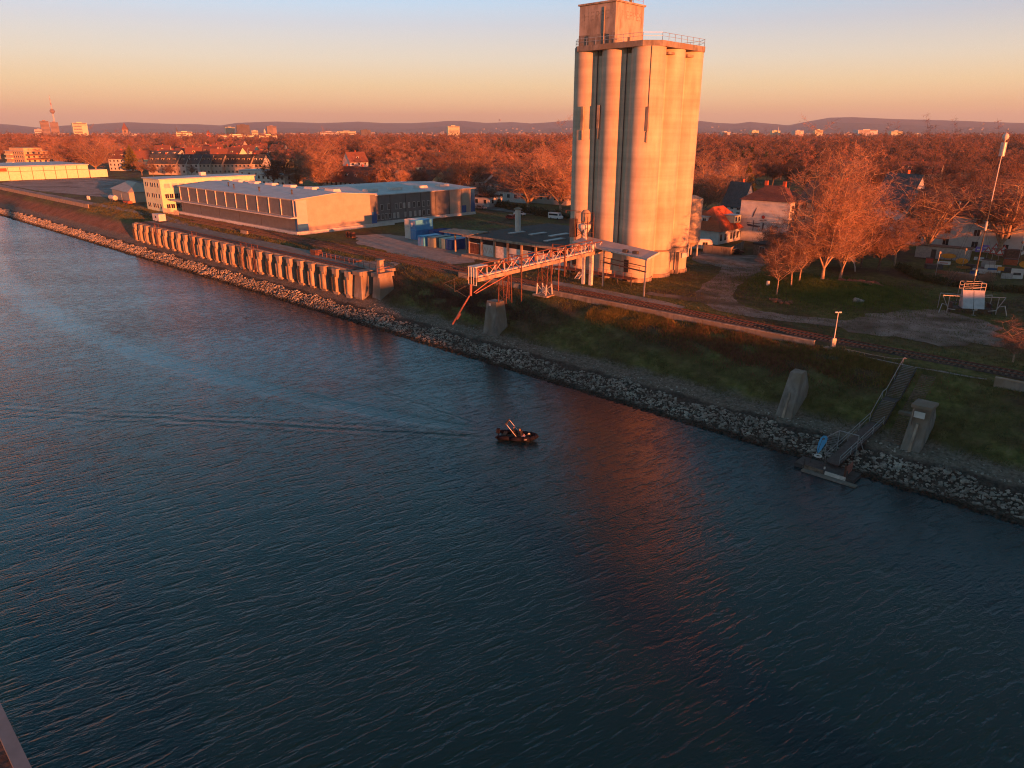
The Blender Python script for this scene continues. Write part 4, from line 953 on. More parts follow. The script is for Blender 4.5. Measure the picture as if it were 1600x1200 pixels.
dm = MB().box(-8.0, -4.4, 1.6, 4.6, 4.6, 6.6).build('dormer', M['white'], r_); MB().box(-8.3, -4.1, 1.2, 5.2, 6.602, 6.8).build('dormer_roof', M['steel'], dm)
wall_windows(dm, [(-7.2, 5.7), (-5.4, 5.7)], .9, 1.1, 'y', 1.6, -1)
wall_windows(rh1, [(1.3,1.7),(3.6,1.7),(6.8,1.7),(8.4,1.7),(10.4,1.7),(12.2,1.7)], 1.0, 1.7, 'x', 0, 1)
wg = MB().box(-22, -10.01, 2, 15, -.2, 3.2).build('wing', M['white'], rh1)
MB().add([(-22.6,1.4,3.2),(-9,1.4,3.2),(-9,15.6,3.2),(-22.6,15.6,3.2),(-17,8.5,7.6),(-8,8.5,7.6)], [(0,1,5,4),(1,2,5),(2,3,4,5),(3,0,4),(0,3,2,1)]).build('roof', M['roof_red'], wg)
# garden fence, caravan, car
gf = thing('panel_fence', 'tall grey board fence along the dirt yard in front of the red roofed house', 'fence', at(1098, 395)[:2]+(0,), R(0))
x0, y0, _ = at(1098, 395); x1, y1_, _ = at(1141, 400); x2, y2_, _ = at(1162, 388)
for (ax, ay, bx, by) in ((x0, y0, x1, y1_), (x1, y1_, x2, y2_)):
    n = max(2, int(math.hypot(bx-ax, by-ay)/2.3))
    for i in range(n):
        p = (ax+(bx-ax)*i/n-x0, ay+(by-ay)*i/n-y0); q_ = (ax+(bx-ax)*(i+1)/n-x0, ay+(by-ay)*(i+1)/n-y0)
        MB().bar((p[0]*.98+q_[0]*.02, p[1]*.98+q_[1]*.02, 1.0), (q_[0]*.98+p[0]*.02, q_[1]*.98+p[1]*.02, 1.0), .06, 2.0).build('fence_panel', M['quay_concrete'], gf)
cvn = thing('caravan', 'white touring caravan parked beneath the steel tank by the board fence', 'caravan', at(1092, 391)[:2]+(0,), BANK+R(38))
b_ = MB().extr_y([(-3,.6),(2.7,.6),(3.1,1.3),(2.9,2.5),(2.3,2.85),(-2.6,2.85),(-3.1,2.3)], -1.1, 1.1); b_.build('caravan_body', M['white'], cvn)
wall_windows(cvn, [(-1.6,1.8),(1.2,1.8)], 1.2, .7, 'y', -1.1, -1)
MB().box(3.0, 3.12, -.7, .7, 1.5, 2.3).build('window', M['window'], cvn)
for y in (-1.05, .85): MB().tube((0,y,.35),(0,y+.2,.35),.35,n=12).build('wheel', M['steel_dark'], cvn)
def car(x, y, rz, label, m, group=None, van=False):
    t = thing('parked_van' if van else 'parked_car', label, 'van' if van else 'car', (x, y, .06), rz, group)
    pr = [(-2.1,.35),(2.1,.35),(2.15,.8),(1.2,.95),(.5,1.45),(-1.2,1.48),(-1.9,1.0),(-2.15,.9)] if not van else [(-2.5,.4),(2.5,.4),(2.5,1.1),(1.9,1.3),(1.5,2.2),(-2.5,2.25)]
    MB().extr_y(pr, -.86, .86).build('body', m, t)
    gl_ = MB()
    if van: gl_.box(-2.2,1.4,-.88,.88,1.35,1.9).add([(1.93,-.7,1.3),(1.93,.7,1.3),(1.57,.7,2.1),(1.57,-.7,2.1)],[(0,1,2,3)])
    else: gl_.box(-1.4,.6,-.875,.875,.98,1.34).add([(1.2,-.72,.98),(1.2,.72,.98),(.56,.7,1.42),(.56,-.7,1.42)],[(0,1,2,3)])
    gl_.build('window', M['window'], t)
    for wx in (-1.35, 1.35):
        for wy in (-.9, .7): MB().tube((wx,wy,.32),(wx,wy+.2,.32),.32,n=10).build('wheel', M['steel_dark'], t)
    for wy in (-.65, .45): MB().box(2.1 if not van else 2.501, 2.17 if not van else 2.53, wy, wy+.22, .6, .75).build('headlight', M['white'], t)
    return t
cpaint = {'silver': mat('silver_car_paint', (.35,.36,.38), None, rough=.35, metal=.4), 'black': mat('black_car_paint', (.02,.02,.022), None, rough=.3), 'white': mat('white_car_paint', (.7,.7,.7), None, rough=.35), 'red': mat('dark_red_car_paint', (.25,.03,.02), None, rough=.35), 'blue': mat('blue_car_paint', (.04,.08,.2), None, rough=.35)}
x, y, _ = at(1147, 398); car(x, y, BANK+R(50), 'dark car parked at the end of the board fence', cpaint['black'])
for px, py, c, l, vn in ((752,327,'silver','silver car on the street just past the grey warehouse corner',0),(812,337,'white','white car on the street under the orange forked tree',0),(868,343,'white','white van on the street close to the silo',1),(800,343,'red','dark red car on the street nearer than the white one',0)):
    x, y, _ = at(px, py); car(x, y, R(-38), l, cpaint[c], None, bool(vn))

# --- houses behind the silo on the right
mh = house(*W(-84.5, 184.5)[:2], BANK, 13.5, 10, 10.8, 3.6, 'white house end wall painted with a sailing boat and a red sun', M['white'], M['roof_brown'], hip=.9, rows=3, cols=0, side=3, chim=2, cat='house')
mural = mat('dark_mural_paint', (.06,.05,.07), (.12,.10,.12), 3, .8); mred = mat('red_mural_paint', (.35,.05,.03), None, rough=.8)
MB().add([(-4.6,-.05,4.6),(-.6,-.05,4.2),(-1.0,-.05,3.8),(-4.2,-.05,4.0)], [(0,3,2,1)]).add([(-3.2,-.05,6.4),(-2.9,-.05,6.5),(-2.0,-.05,9.3),(-2.9,-.05,7.6)], [(0,1,2,3)]).box(-1.0,-.1,-.06,-.05,5.6,5.75).box(.0,.9,-.06,-.05,5.75,5.9).box(-.1,.3,-.06,-.05,3.2,5.1).box(-2.7,-2.5,-.06,-.05,2.9,5.6).box(-4.5,-.8,-.06,-.05,4.75,4.9).build('mural_boat', mural, mh)
MB().lathe(0,0,[(.45,0),(.45,.03)],16).build('mural_sun', mred, mh); bpy.data.objects[-1] if False else None
ms = _children[mh.name][-1]; ms.rotation_euler = (R(90),0,0); ms.location = (-.1,-.03,6.6)
house(*W(-70.5, 187)[:2], BANK, 12.5, 11, 11.2, 4.6, 'beige house with a dark slate roof beside the house with the painted boat', M['beige_clad'], M['roof_slate'], rows=4, cols=4, chim=2, side=3)
house(*at(1141, 351)[:2], R(-66), 9, 5.2, 6.6, 6.2, 'narrow white gable house between the red roof and the painted boat house', M['white'], M['roof_slate'], rows=3, cols=3, chim=1, side=2)
house(*at(1381, 372)[:2], R(-78), 13, 6.4, 9.5, 7.5, 'pale house whose steep pointed gable sticks out of the trees on the right', M['white'], M['roof_slate'], rows=3, cols=4, chim=1, side=2)
house(*W(-43, 207)[:2], BANK-R(4), 26, 12, 8.6, 5.0, 'long pale house with a brown roof behind the storage ground', M['white'], M['roof_brown'], rows=3, cols=4, chim=2, dorm=4, side=3)
house(*W(-22, 214)[:2], BANK+R(6), 13, 9, 4.2, .0, 'low flat roofed pale shed behind the right end of the storage ground', M['white'], M['roof_bitumen'], rows=1, cols=3, chim=0, side=2, name='garden_shed', cat='shed')
house(*W(-72, 163)[:2], BANK-R(5), 9, 5, 2.6, 0, 'dark low garage by the dirt yard under the bare trees', M['wood'], M['roof_bitumen'], rows=1, cols=2, chim=0, side=0, name='garage', cat='garage')
H(1120, 283, 16, 11, 7, 4, -40, 'brown roofed house half hidden in trees right behind the silo', 'white', 'roof_brown', rows=2, cols=5)
H(1320, 292, 18, 12, 8, 5, -30, 'slate roofed house in the trees behind the big orange tree', 'beige_clad', 'roof_slate', rows=3, cols=5)
H(1430, 300, 18, 12, 9, 5, -36, 'brown roofed house in the trees above the storage ground', 'white', 'roof_brown', rows=3, cols=5, dorm=2)

# --- houses in the middle distance
LB = []
def dist_house(px, py, w, d, h, rh_, rz, label, wm='white', rm='roof_brown', **k): H(px, py, w, d, h, rh_, rz, label, wm, rm, **k)
row = [(255,'roof_slate','beige_clad',22),(281,'roof_slate','white',11),(301,'roof_slate','white',11),(318,'roof_slate','beige_clad',12),(336,'roof_bitumen','beige_clad',12),(368,'roof_bitumen','beige_clad',24),(395,'roof_slate','white',16)]
txt = ['rosy terraced house with a row of dormers, left end of the dark roofed terrace','narrow slate roofed house second from the left in the terrace behind the office block','steep gabled slate house, third in the terrace behind the office block','grey slate roofed house in the middle of the terrace behind the office block','dark roofed house just right of the middle of the terrace','wide dark roofed terrace house with many small dormers','blue grey roofed house at the right end of the terrace']
for (px, rm, wm, w), l in zip(row, txt): dist_house(px, 273, w, 11, 7.5, 5.5, -12, l, wm, rm, rows=2, cols=max(3, int(w/3)), dorm=max(2, int(w/4)), side=2)
dist_house(184, 267, 15, 11, 8.5, 6, -20, 'white villa with a brown mansard roof beside the tall red tree', 'white', 'roof_brown', rows=3, cols=4, dorm=2, hip=.6)
dist_house(225, 262, 14, 11, 7, 6, 30, 'house with a rusty red tiled roof at the left end of the terrace', 'cream', 'roof_rust', rows=2, cols=3)
dist_house(243, 257, 46, 12, 8, 3.4, -14, 'long white house row with tall windows above the terrace roofs', 'white', 'roof_slate', rows=2, cols=15, dorm=6)
dist_house(265, 256, 20, 12, 8, 4, -14, 'white end house with a brown roof joined to the long white row', 'white', 'roof_brown', rows=2, cols=6, dorm=2)
mid = [(283,249,'roof_brown'),(305,250,'roof_rust'),(325,250,'roof_brown'),(345,254,'roof_rust'),(300,240,'roof_brown'),(322,239,'roof_rust'),(340,240,'roof_brown'),(362,254,'roof_brown'),(375,246,'roof_brown'),(405,252,'roof_brown'),(388,240,'roof_rust'),(410,238,'roof_rust'),(432,243,'roof_rust'),(255,243,'roof_brown'),(280,234,'roof_brown'),(312,230,'roof_rust'),(350,232,'roof_brown'),(372,232,'roof_rust'),(440,230,'roof_brown')]
for i, (px, py, rm) in enumerate(mid):
    w = [16,14,18,15,13][i % 5]; word = ['small','broad','tall','narrow','low'][i % 5]
    dist_house(px, py+6, w, 11, [7,8,9,8,6][i % 5], 6, [-15,20,-25,10,-8][i % 5], f"{word} {'red' if rm=='roof_rust' else 'brown'} roofed house among the trees of the left suburb, {['front','second','third','back'][i//5]} cluster", ['white','cream','beige_clad'][i % 3], rm, rows=2, cols=4, dorm=(i % 3), group='houses of the left suburb')
dist_house(397, 290, 22, 13, 7.8, 0, -30, 'flat roofed bright white house behind the end of the office block', 'white', 'roof_metal', rows=2, cols=4, side=4, chim=0)
dist_house(425, 300, 20, 11, 8, 0, -32, 'white annex with rows of dark windows under the dark trees', 'white', 'roof_metal', rows=3, cols=6, chim=0)
dist_house(480, 311, 42, 9, 3.6, 1.4, -35, 'low dark roofed outbuilding right behind the large shed', 'beige_clad', 'roof_bitumen', rows=1, cols=9, chim=0)
dist_house(552, 303, 50, 12, 5.5, 6.5, -40, 'long white house with a dark roof and round topped dormers behind the sheds', 'white', 'roof_brown', rows=2, cols=14, dorm=7, chim=3)
dist_house(452, 262, 14, 11, 7, 6, 15, 'orange lit house left of the twin plane trees', 'cream', 'roof_rust', rows=2, cols=4)
dist_house(562, 268, 15, 11, 7, 6.5, 40, 'red roofed villa with a white gable among trees right of the twin plane trees', 'white', 'roof_rust', rows=2, cols=3, dorm=1)
dist_house(640, 302, 30, 12, 6.5, 4, -38, 'cream house with shuttered windows behind the grey warehouse', 'cream', 'roof_brown', rows=2, cols=8, chim=2)
dist_house(700, 303, 44, 12, 6.5, 3, -38, 'long low white house row behind the end of the grey warehouse', 'white', 'roof_brown', rows=2, cols=12, chim=3)
dist_house(770, 307, 40, 12, 6.0, 3, -38, 'white house row with small square windows behind the street trees', 'white', 'roof_brown', rows=2, cols=11, chim=2)
dist_house(800, 316, 15, 9, 4.5, 2.5, -38, 'small white house directly behind the orange forked tree', 'white', 'roof_brown', rows=1, cols=4, chim=1)
dist_house(745, 322, 13, 8, 3.6, 0, -38, 'low white garage block behind the blue warehouse corner', 'white', 'roof_bitumen', rows=1, cols=3, chim=0)
dist_house(845, 318, 26, 9, 4.5, 2.2, -40, 'pinkish long house behind the trees close to the silo', 'beige_clad', 'roof_brown', rows=1, cols=7, chim=1)
dist_house(688, 262, 14, 10, 7, 5, 10, 'grey villa with a white chimney in the middle of the wood', 'beige_clad', 'roof_slate', rows=2, cols=4)
dist_house(650, 275, 18, 10, 6, 3, -30, 'bright roofed house peeping through trees in the middle', 'cream', 'roof_red', rows=2, cols=5)

# ================================================================ far city
M['far_window'] = mat('dim_window_rows', (.06,.05,.05), (.13,.11,.10), .1, .8)
FAR = []
def tower(px0, px1, pytop, dist, label, wm, rz=None, d=None, name='high_rise', cols=6, rows=10, steps=0, cat='high-rise', group=None):
    a = far_at(px0, dist); b_ = far_at(px1, dist); w = math.hypot(a[0]-b_[0], a[1]-b_[1]); cx, cy_ = (a[0]+b_[0])/2, (a[1]+b_[1])/2
    top = far_at((px0+px1)/2, dist, pytop)[2]
    ang = math.atan2(cy_, cx)-R(90); rz = ang if rz is None else rz
    c = abs(math.cos(rz-ang)); s__ = abs(math.sin(rz-ang)); d = d or w*.45; ww = max(3, (w-d*s__)/max(c, .3))
    t = thing(name, label, cat, (cx, cy_, 0), rz, group)
    body = MB().box(-ww/2, ww/2, 0, d, -1, top).build('wall', wm, t)
    MB().box(-ww*.18, ww*.18, d*.3, d*.7, top, top+max(2, top*.05)).build('roof_house', wm, t)
    if steps: MB().box(ww*.1, ww/2+.02, -.5, d*.8, -1, top*.86).build('wing', wm, t)
    ph_ = top/rows
    for r in range(rows):
        z = ph_*(r+.35)
        if z < 6 and top > 30: continue
        MB().box(-ww/2+ww*.04, ww/2-ww*.04, -.25, -.02, z, z+ph_*.45).build('window_band', M['far_window'], t)
        MB().box(ww/2+.02, ww/2+.25, d*.06, d*.94, z, z+ph_*.45).build('window_band', M['far_window'], t)
    return t, top
M['brown_tower'] = mat('brown_tower_facade', (.24,.18,.14), (.31,.235,.18), .05, .8); M['dark_tower'] = mat('dark_tower_facade', (.045,.042,.045), (.08,.072,.07), .05, .6)
r40 = R(-14)
tower(65, 79, 189, 3300, 'brown office tower standing directly left of the television tower', M['brown_tower'], rz=R(38), rows=14)
tower(80, 93, 191, 3450, 'orange lit slab tower right behind the foot of the television tower', M['brown_tower'], rows=14)
tower(54, 67, 202, 3300, 'low pale block at the foot of the brown tower', M['white'], rows=6)
tower(114, 139, 192, 3100, 'broad stepped apartment tower right of the television tower', M['cream'], rz=R(40), rows=11, steps=1)
tower(352, 368, 199, 3100, 'pale slab tower left of the dark office tower', M['cream'], rz=R(32), rows=12)
tower(370, 391, 195, 2900, 'dark office tower, the darkest block on the left skyline', M['dark_tower'], rz=R(25), rows=14)
tower(393, 403, 204, 3000, 'low orange block at the foot of the dark office tower', M['cream'], rows=6)
tower(417, 433, 197, 3000, 'rose stone tower block on the left skyline', M['brown_tower'], rz=R(28), rows=12, steps=1)
tower(500, 526, 206, 3300, 'long low white hospital block on the skyline', M['white'], rows=4)
tower(527, 556, 205, 3350, 'long low cream block beside the white hospital block', M['cream'], rows=4)
tower(563, 580, 203, 2600, 'dark flat topped block in the middle of the left skyline', M['dark_tower'], rz=R(20), rows=9)
tower(699, 719, 197, 2700, 'orange high-rise with bright balconies alone on the middle skyline', M['cream'], rz=R(18), rows=11)
tower(1126, 1144, 206, 2900, 'pale tower block, leftmost of those right of the silo', M['white'], rz=R(18), rows=9, steps=1)
tower(1147, 1160, 211, 2950, 'small cream block between two tower blocks right of the silo', M['cream'], rows=4)
tower(1173, 1188, 204, 2800, 'sandy square tower block, second to the right of the silo', M['cream'], rz=R(22), rows=9)
tower(1205, 1221, 204, 2800, 'cream tower block with a thin mast on its roof', M['cream'], rz=R(10), rows=9, steps=1)
tower(1240, 1259, 204, 2700, 'twin stepped tower block with one face in blue shade', M['white'], rz=R(30), rows=9, steps=1)
tower(1272, 1288, 203, 2700, 'orange lit tower block left of the long stepped block', M['cream'], rz=R(12), rows=9)
tower(1337, 1376, 203, 2800, 'long stepped block with a jagged roof line on the right skyline', M['white'], rz=R(4), rows=9, steps=1)
tower(1391, 1413, 205, 2700, 'cream slab block, rightmost tower on the skyline', M['cream'], rz=R(2), rows=8)
tower(1320, 1332, 208, 2900, 'small white block left of the long stepped block', M['white'], rows=5)
tower(1430, 1440, 209, 2900, 'little pale block past the rightmost slab block', M['cream'], rows=4)
tower(206, 214, 210, 2700, 'little pale house block right of the pointed church tower', M['white'], rows=4)
tower(275, 300, 206, 2500, 'pale castle like block with two small turrets on the left skyline', M['cream'], rows=5, steps=1)
tower(340, 396, 211, 1900, 'long yellow apartment row before the dark office tower', M['cream'], rows=5)
tower(404, 432, 211, 1800, 'cream apartment row under the rose stone tower', M['cream'], rows=5)
# television tower
d0 = 4100; x, y, zt_ = far_at(83.5, d0, 148); bx, by, _ = far_at(88, d0)
tv = thing('television_tower', 'slender concrete television tower with a round pod and a striped mast', 'tower', (bx, by, 0), 0)
K = zt_/212.0
MB().lathe(0, 0, [(7*K,0),(4.2*K,60*K),(3.2*K,118*K)], 20).build('shaft', M['white'], tv, False)
MB().lathe(0, 0, [(3.4*K,118*K),(11*K,126*K),(12.5*K,131*K),(12.5*K,134*K),(8*K,138*K),(5*K,143*K)], 24).build('pod', M['brown_tower'], tv, False)
b_ = MB(); b_.lathe(0, 0, [(3.2*K,143*K),(2.6*K,160*K)], 12); b_.lathe(0, 0, [(1.8*K,172*K),(1.5*K,184*K)], 12); b_.lathe(0, 0, [(1.0*K,194*K),(.8*K,205*K)], 12); b_.build('mast', M['white'], tv)
b_ = MB(); b_.lathe(0, 0, [(2.5*K,160*K),(2.0*K,172*K)], 12); b_.lathe(0, 0, [(1.5*K,184*K),(1.1*K,194*K)], 12); b_.lathe(0, 0, [(.8*K,205*K),(.5*K,212*K)], 12); b_.build('mast_band', M['roof_red'], tv)
def spire(px, pytop, dist, w, hb, label, m, rm):
    x, y, z = far_at(px, dist, pytop); t = thing('church_tower', label, 'church tower', (x, y, 0), R(20))
    MB().box(-w/2, w/2, -w/2, w/2, -1, z*hb).build('wall', m, t)
    MB().add([(-w*.58,-w*.58,z*hb),(w*.58,-w*.58,z*hb),(w*.58,w*.58,z*hb),(-w*.58,w*.58,z*hb),(0,0,z)], [(0,1,4),(1,2,4),(2,3,4),(3,0,4),(0,3,2,1)]).build('spire', rm, t)
    for s_ in (-1, 1): MB().box(-w*.12, w*.12, s_*w*.505-.05, s_*w*.505+.05, z*hb*.75, z*hb*.92).build('window', M['window'], t)
spire(193.5, 191, 2500, 15, .62, 'stout church tower with a pointed red spire on the left skyline', M['brown_tower'], M['roof_rust'])
spire(275.5, 198, 2600, 5, .6, 'thin dark church spire beside the castle like block', M['brown_tower'], M['dark_tower'])
spire(325, 203, 2300, 9, .75, 'red brick church tower with a domed top left of the pale slab tower', M['roof_red'], M['roof_brown'])
spire(413, 201, 3000, 6, .7, 'small pale church tower left of the rose stone tower', M['white'], M['cream'])
spire(1217, 195, 2800, 1.6, .5, 'thin radio mast among the tower blocks right of the silo', M['white'], M['white'])
# the far-off town in the plain
b_ = [MB(), MB()]
for k in range(1500):
    px = random.uniform(-150, 1750); dist = random.choice((random.uniform(3600, 9000), random.uniform(3000, 6000)))
    x, y, _ = far_at(px, dist); w = random.uniform(7, 20)*(1+dist/14000); h = random.uniform(5, 11)*(1+dist/14000)
    if random.random() < .06: h *= 1.7
    b_[k % 2].cbox(x, y, 0, w, w*.5, h, random.uniform(0, 3))
M['town'] = mat('faded_town_walls', (.22,.20,.19), (.42,.39,.36), .02, .9)
tt = b_[0].build('distant_town', M['town']); tag(tt, kind='stuff'); tt = b_[1].build('distant_town', M['beige_clad']); tag(tt, kind='stuff')
# villages on the foothills
b_ = MB()
for k in range(110):
    cx, sp_ = random.choice(((780, 22), (795, 30), (880, 20), (1150, 60), (1500, 60), (1570, 30))); px = random.gauss(cx, sp_); x, y, _ = far_at(px, 8000)
    b_.cbox(x, y, random.uniform(20, 105)*abs(random.gauss(0, .5)), 22, 14, 12, random.uniform(0, 3))
tt = b_.build('hillside_village', M['town']); tag(tt, kind='stuff')
# ================================================================ trees
def tree_mesh(seed, height, spread, fork=.28, limbs=6, lv=(5,5), twigs=9000, tw=.05, tl=1.0, sides=5, style='round', rtrunk=None, up=.35):
    r = random.Random(seed); R0 = rtrunk or height*.0145
    V = []; F = []; ends = []
    def tube(p, q, r0, r1, n=sides):
        d = (q-p)
        if d.length < 1e-5: return
        d = d.normalized(); a = d.orthogonal().normalized(); b = d.cross(a); k = len(V)
        for c, rr_ in ((p, r0), (q, r1)):
            for i in range(n): t = 6.2832*i/n; V.append(tuple(c+(a*math.cos(t)+b*math.sin(t))*rr_))
        for i in range(n): F.append((k+i, k+(i+1) % n, k+n+(i+1) % n, k+n+i))
    def grow(p, d, L_, rad, level, nseg=4):
        pts = [(p, rad)]
        for i in range(nseg):
            d = (d+Vector((r.gauss(0,.16), r.gauss(0,.16), r.gauss(0,.10)+up*.22))).normalized()
            q = p+d*L_/nseg; r1 = rad*(1-.62*(i+1)/nseg); r0 = rad*(1-.62*i/nseg)
            tube(p, q, r0, r1, sides if level < 2 else (4 if level < 3 else 3)); p = q; pts.append((p, r1))
        return pts, d
    tr = height*fork; p0 = Vector((0,0,-.3)); lean = Vector((r.gauss(0,.04), r.gauss(0,.04), 1)).normalized()
    p1 = p0+lean*(tr+.3); tube(p0, p0+lean*.9, R0*1.35, R0*1.05, 8); tube(p0+lean*.9, p1, R0*1.05, R0*.85, 8)
    lims = []
    lead = style in ('poplar', 'leader')
    for i in range(limbs):
        az = 6.2832*i/limbs+r.uniform(-.4,.4); el = R(r.uniform(38, 66)) if i else R(84)
        if style == 'vase': el = R(r.uniform(57, 76))
        if style == 'poplar': el = R(r.uniform(66, 80))
        z = p1 if not lead else p0+lean*(tr+(height-tr)*.55*i/limbs)
        reach = height-tr; L_ = (reach*.66 if i else reach*.82)
        L_ *= r.uniform(.85, 1.1)
        d = Vector((math.cos(az)*math.cos(el)*spread, math.sin(az)*math.cos(el)*spread, math.sin(el))); L_ *= (.75+.25*d.length); d.normalize()
        pts, dd = grow(z, d, L_, R0*(.62 if i else .7), 1, 5); lims.append((pts, L_))
    sub = []
    for pts, L_ in lims:
        for j in range(lv[0]):
            k = 1+int((len(pts)-1.01)*((j+.5)/lv[0])); k = min(k, len(pts)-1); p, rr_ = pts[k]
            d = Vector((r.gauss(0,1), r.gauss(0,1), r.uniform(.0,.95))).normalized()
            pp, dd = grow(p, d, L_*r.uniform(.34,.56), rr_*.55, 2, 3); sub.append((pp, L_*.45))
    sub2 = []
    for pts, L_ in sub+[(l[0][2:], l[1]*.5) for l in lims]:
        for j in range(lv[1]):
            k = min(len(pts)-1, int(len(pts)*r.random())+0); p, rr_ = pts[k]
            d = Vector((r.gauss(0,1), r.gauss(0,1), r.uniform(-.15,.9))).normalized()
            pp, dd = grow(p, d, L_*r.uniform(.35,.62), max(.038, rr_*.55), 3, 2); sub2.append(pp)
    # twigs: thin slivers fanning out of the small branches
    n = twigs; A_ = np.array([[*pp[r.randrange(1, len(pp))][0]] for pp in (r.choice(sub2) for _ in range(n))])
    D_ = rng.normal(size=(n, 3)); D_[:, 2] = D_[:, 2]*.7+.35; D_ /= np.linalg.norm(D_, axis=1)[:, None]
    L2_ = rng.uniform(.45, 1.25, n)[:, None]*tl; S_ = A_+rng.normal(size=(n,3))*tl*.28; E_ = S_+D_*L2_
    Sd = np.cross(D_, rng.normal(size=(n, 3))); Sd /= np.linalg.norm(Sd, axis=1)[:, None]+1e-9; Sd *= tw*rng.uniform(.6, 1.3, (n,1))
    M2 = S_+D_*L2_*.5+rng.normal(size=(n,3))*tl*.10
    TV = np.stack([S_-Sd*.6, S_+Sd*.6, M2+Sd*.5, M2-Sd*.5, E_], 1).reshape(-1, 3)
    k = np.arange(n)[:, None]*5
    TF = np.concatenate([k+np.array([[0,1,2]]), k+np.array([[0,2,3]]), k+np.array([[3,2,4]])], 0)
    return V, F, TV, TF
def mesh_from(name, V, F, m, tri=False, smooth=False):
    if tri:
        o = np_obj(name, V, F, m); me = o.data; bpy.data.objects.remove(o); return me
    me = bpy.data.meshes.new(name); me.from_pydata(V, [], F); me.materials.append(m)
    if smooth: me.polygons.foreach_set('use_smooth', [True]*len(me.polygons))
    me.update(); return me
PROTO = {}
M['twig_mid'] = mat('russet_twigs', (.17,.075,.045), (.33,.16,.10), .05, .9, rand=.2)
M['twig_far'] = mat('umber_twigs', (.07,.045,.035), (.19,.105,.075), .04, .9)
def proto(key, bark, twig, **k):
    V, F, TV, TF = tree_mesh(**k); PROTO[key] = (mesh_from('trunk', V, F, M[bark], smooth=True), mesh_from('crown', TV, TF, M[twig], tri=True), k['height'])
proto('oak1', 'bark', 'twig_orange', seed=11, height=20, spread=1.15, fork=.14, limbs=8, lv=(8,8), twigs=23000, tw=.027, tl=1.0)
proto('giant', 'bark', 'twig_orange', seed=17, height=20, spread=.72, fork=.10, limbs=9, lv=(9,8), twigs=26000, tw=.025, tl=.9, style='vase', rtrunk=.26, up=.75)
proto('oak2', 'bark', 'twig_orange', seed=12, height=20, spread=1.0, fork=.15, limbs=7, lv=(8,8), twigs=20000, tw=.027, tl=1.0)
proto('plane', 'bark', 'twig_brown', seed=13, height=20, spread=.95, fork=.12, style='vase', limbs=7, lv=(7,7), twigs=14000, tw=.027, tl=.9, rtrunk=.42)
proto('thin', 'bark', 'twig_brown', seed=14, height=12, spread=1.0, fork=.22, limbs=6, lv=(6,6), twigs=9000, tw=.017, tl=.7, rtrunk=.15)
proto('thin2', 'bark', 'twig_brown', seed=15, height=12, spread=.75, fork=.25, limbs=5, lv=(6,5), twigs=7500, tw=.017, tl=.7, rtrunk=.13)
proto('mid1', 'bark', 'twig_orange', seed=21, height=20, spread=1.25, fork=.18, limbs=7, lv=(5,6), twigs=11000, tw=.042, tl=1.2, sides=4)
proto('mid2', 'bark_dark', 'twig_brown', seed=22, height=20, spread=1.1, fork=.18, limbs=6, lv=(5,6), twigs=11000, tw=.042, tl=1.2, sides=4)
proto('mid3', 'bark_dark', 'twig_mid', seed=23, height=18, spread=1.0, limbs=5, lv=(5,6), twigs=9000, tw=.042, tl=1.1, sides=4)
proto('mid4', 'bark_dark', 'twig_dark', seed=24, height=19, spread=1.15, limbs=6, lv=(5,6), twigs=10000, tw=.042, tl=1.2, sides=4)
proto('far1', 'bark_dark', 'twig_mid', seed=31, height=20, spread=1.3, limbs=6, lv=(3,3), twigs=2600, tw=.16, tl=1.7, sides=3)
proto('far2', 'bark_dark', 'twig_far', seed=32, height=20, spread=1.1, limbs=5, lv=(3,3), twigs=2600, tw=.16, tl=1.7, sides=3)
proto('far3', 'bark_dark', 'twig_dark', seed=33, height=19, spread=1.2, limbs=5, lv=(3,3), twigs=2400, tw=.16, tl=1.7, sides=3)
def conifer_proto(key, h, w, m, n=5200):
    r = np.random.default_rng(hash(key) % 999 if False else 77); z = h*(1-np.sqrt(r.uniform(0, .96, n))); z = h*.08+z*.92
    rad = w*(1-z/h)*r.uniform(.45, 1.05, n)*(1+.25*np.sin(z*3.1)); a = r.uniform(0, 6.283, n)
    C = np.stack([rad*np.cos(a), rad*np.sin(a), z], 1); D = np.stack([np.cos(a), np.sin(a), r.uniform(-.5,.3,n)], 1)+r.normal(0,.4,(n,3)); D /= np.linalg.norm(D, axis=1)[:, None]
    S = np.cross(D, r.normal(size=(n,3))); S /= np.linalg.norm(S, axis=1)[:, None]; l = r.uniform(.4,1.0,n)[:, None]*w*.22
    V = np.stack([C-D*l*.3, C+S*l*.3, C+D*l, C-S*l*.3], 1).reshape(-1, 3); k = np.arange(n)[:, None]*4
    F = np.concatenate([k+np.array([[0,1,2]]), k+np.array([[0,2,3]])], 0)
    t = MB().tube((0,0,-.3),(0,0,h*.93),w*.09,.03,7); me = bpy.data.meshes.new('trunk'); me.from_pydata(t.v, [], t.f); me.materials.append(M['bark_dark'])
    PROTO[key] = (me, mesh_from('crown', V, F, m, tri=True), h)
conifer_proto('conifer', 14, 3.6, M['needles'])
M['needles_gold'] = mat('olive_gold_needles', (.07,.07,.015), (.16,.13,.03), 1.2, .9)
conifer_proto('conifer_gold', 14, 4.2, M['needles_gold'])
def place_tree(key, x, y, h, label, group=None, z=0, rz=None, wide=1.0, name='bare_tree', cat='tree'):
    tm, cm, h0 = PROTO[key]; s = h/h0
    t = thing(name, label, cat, (x, y, z), random.uniform(0, 6.28) if rz is None else rz, group); t.scale = (s*wide, s*wide, s)
    link(bpy.data.objects.new('trunk', tm), t); link(bpy.data.objects.new('crown', cm), t); return t
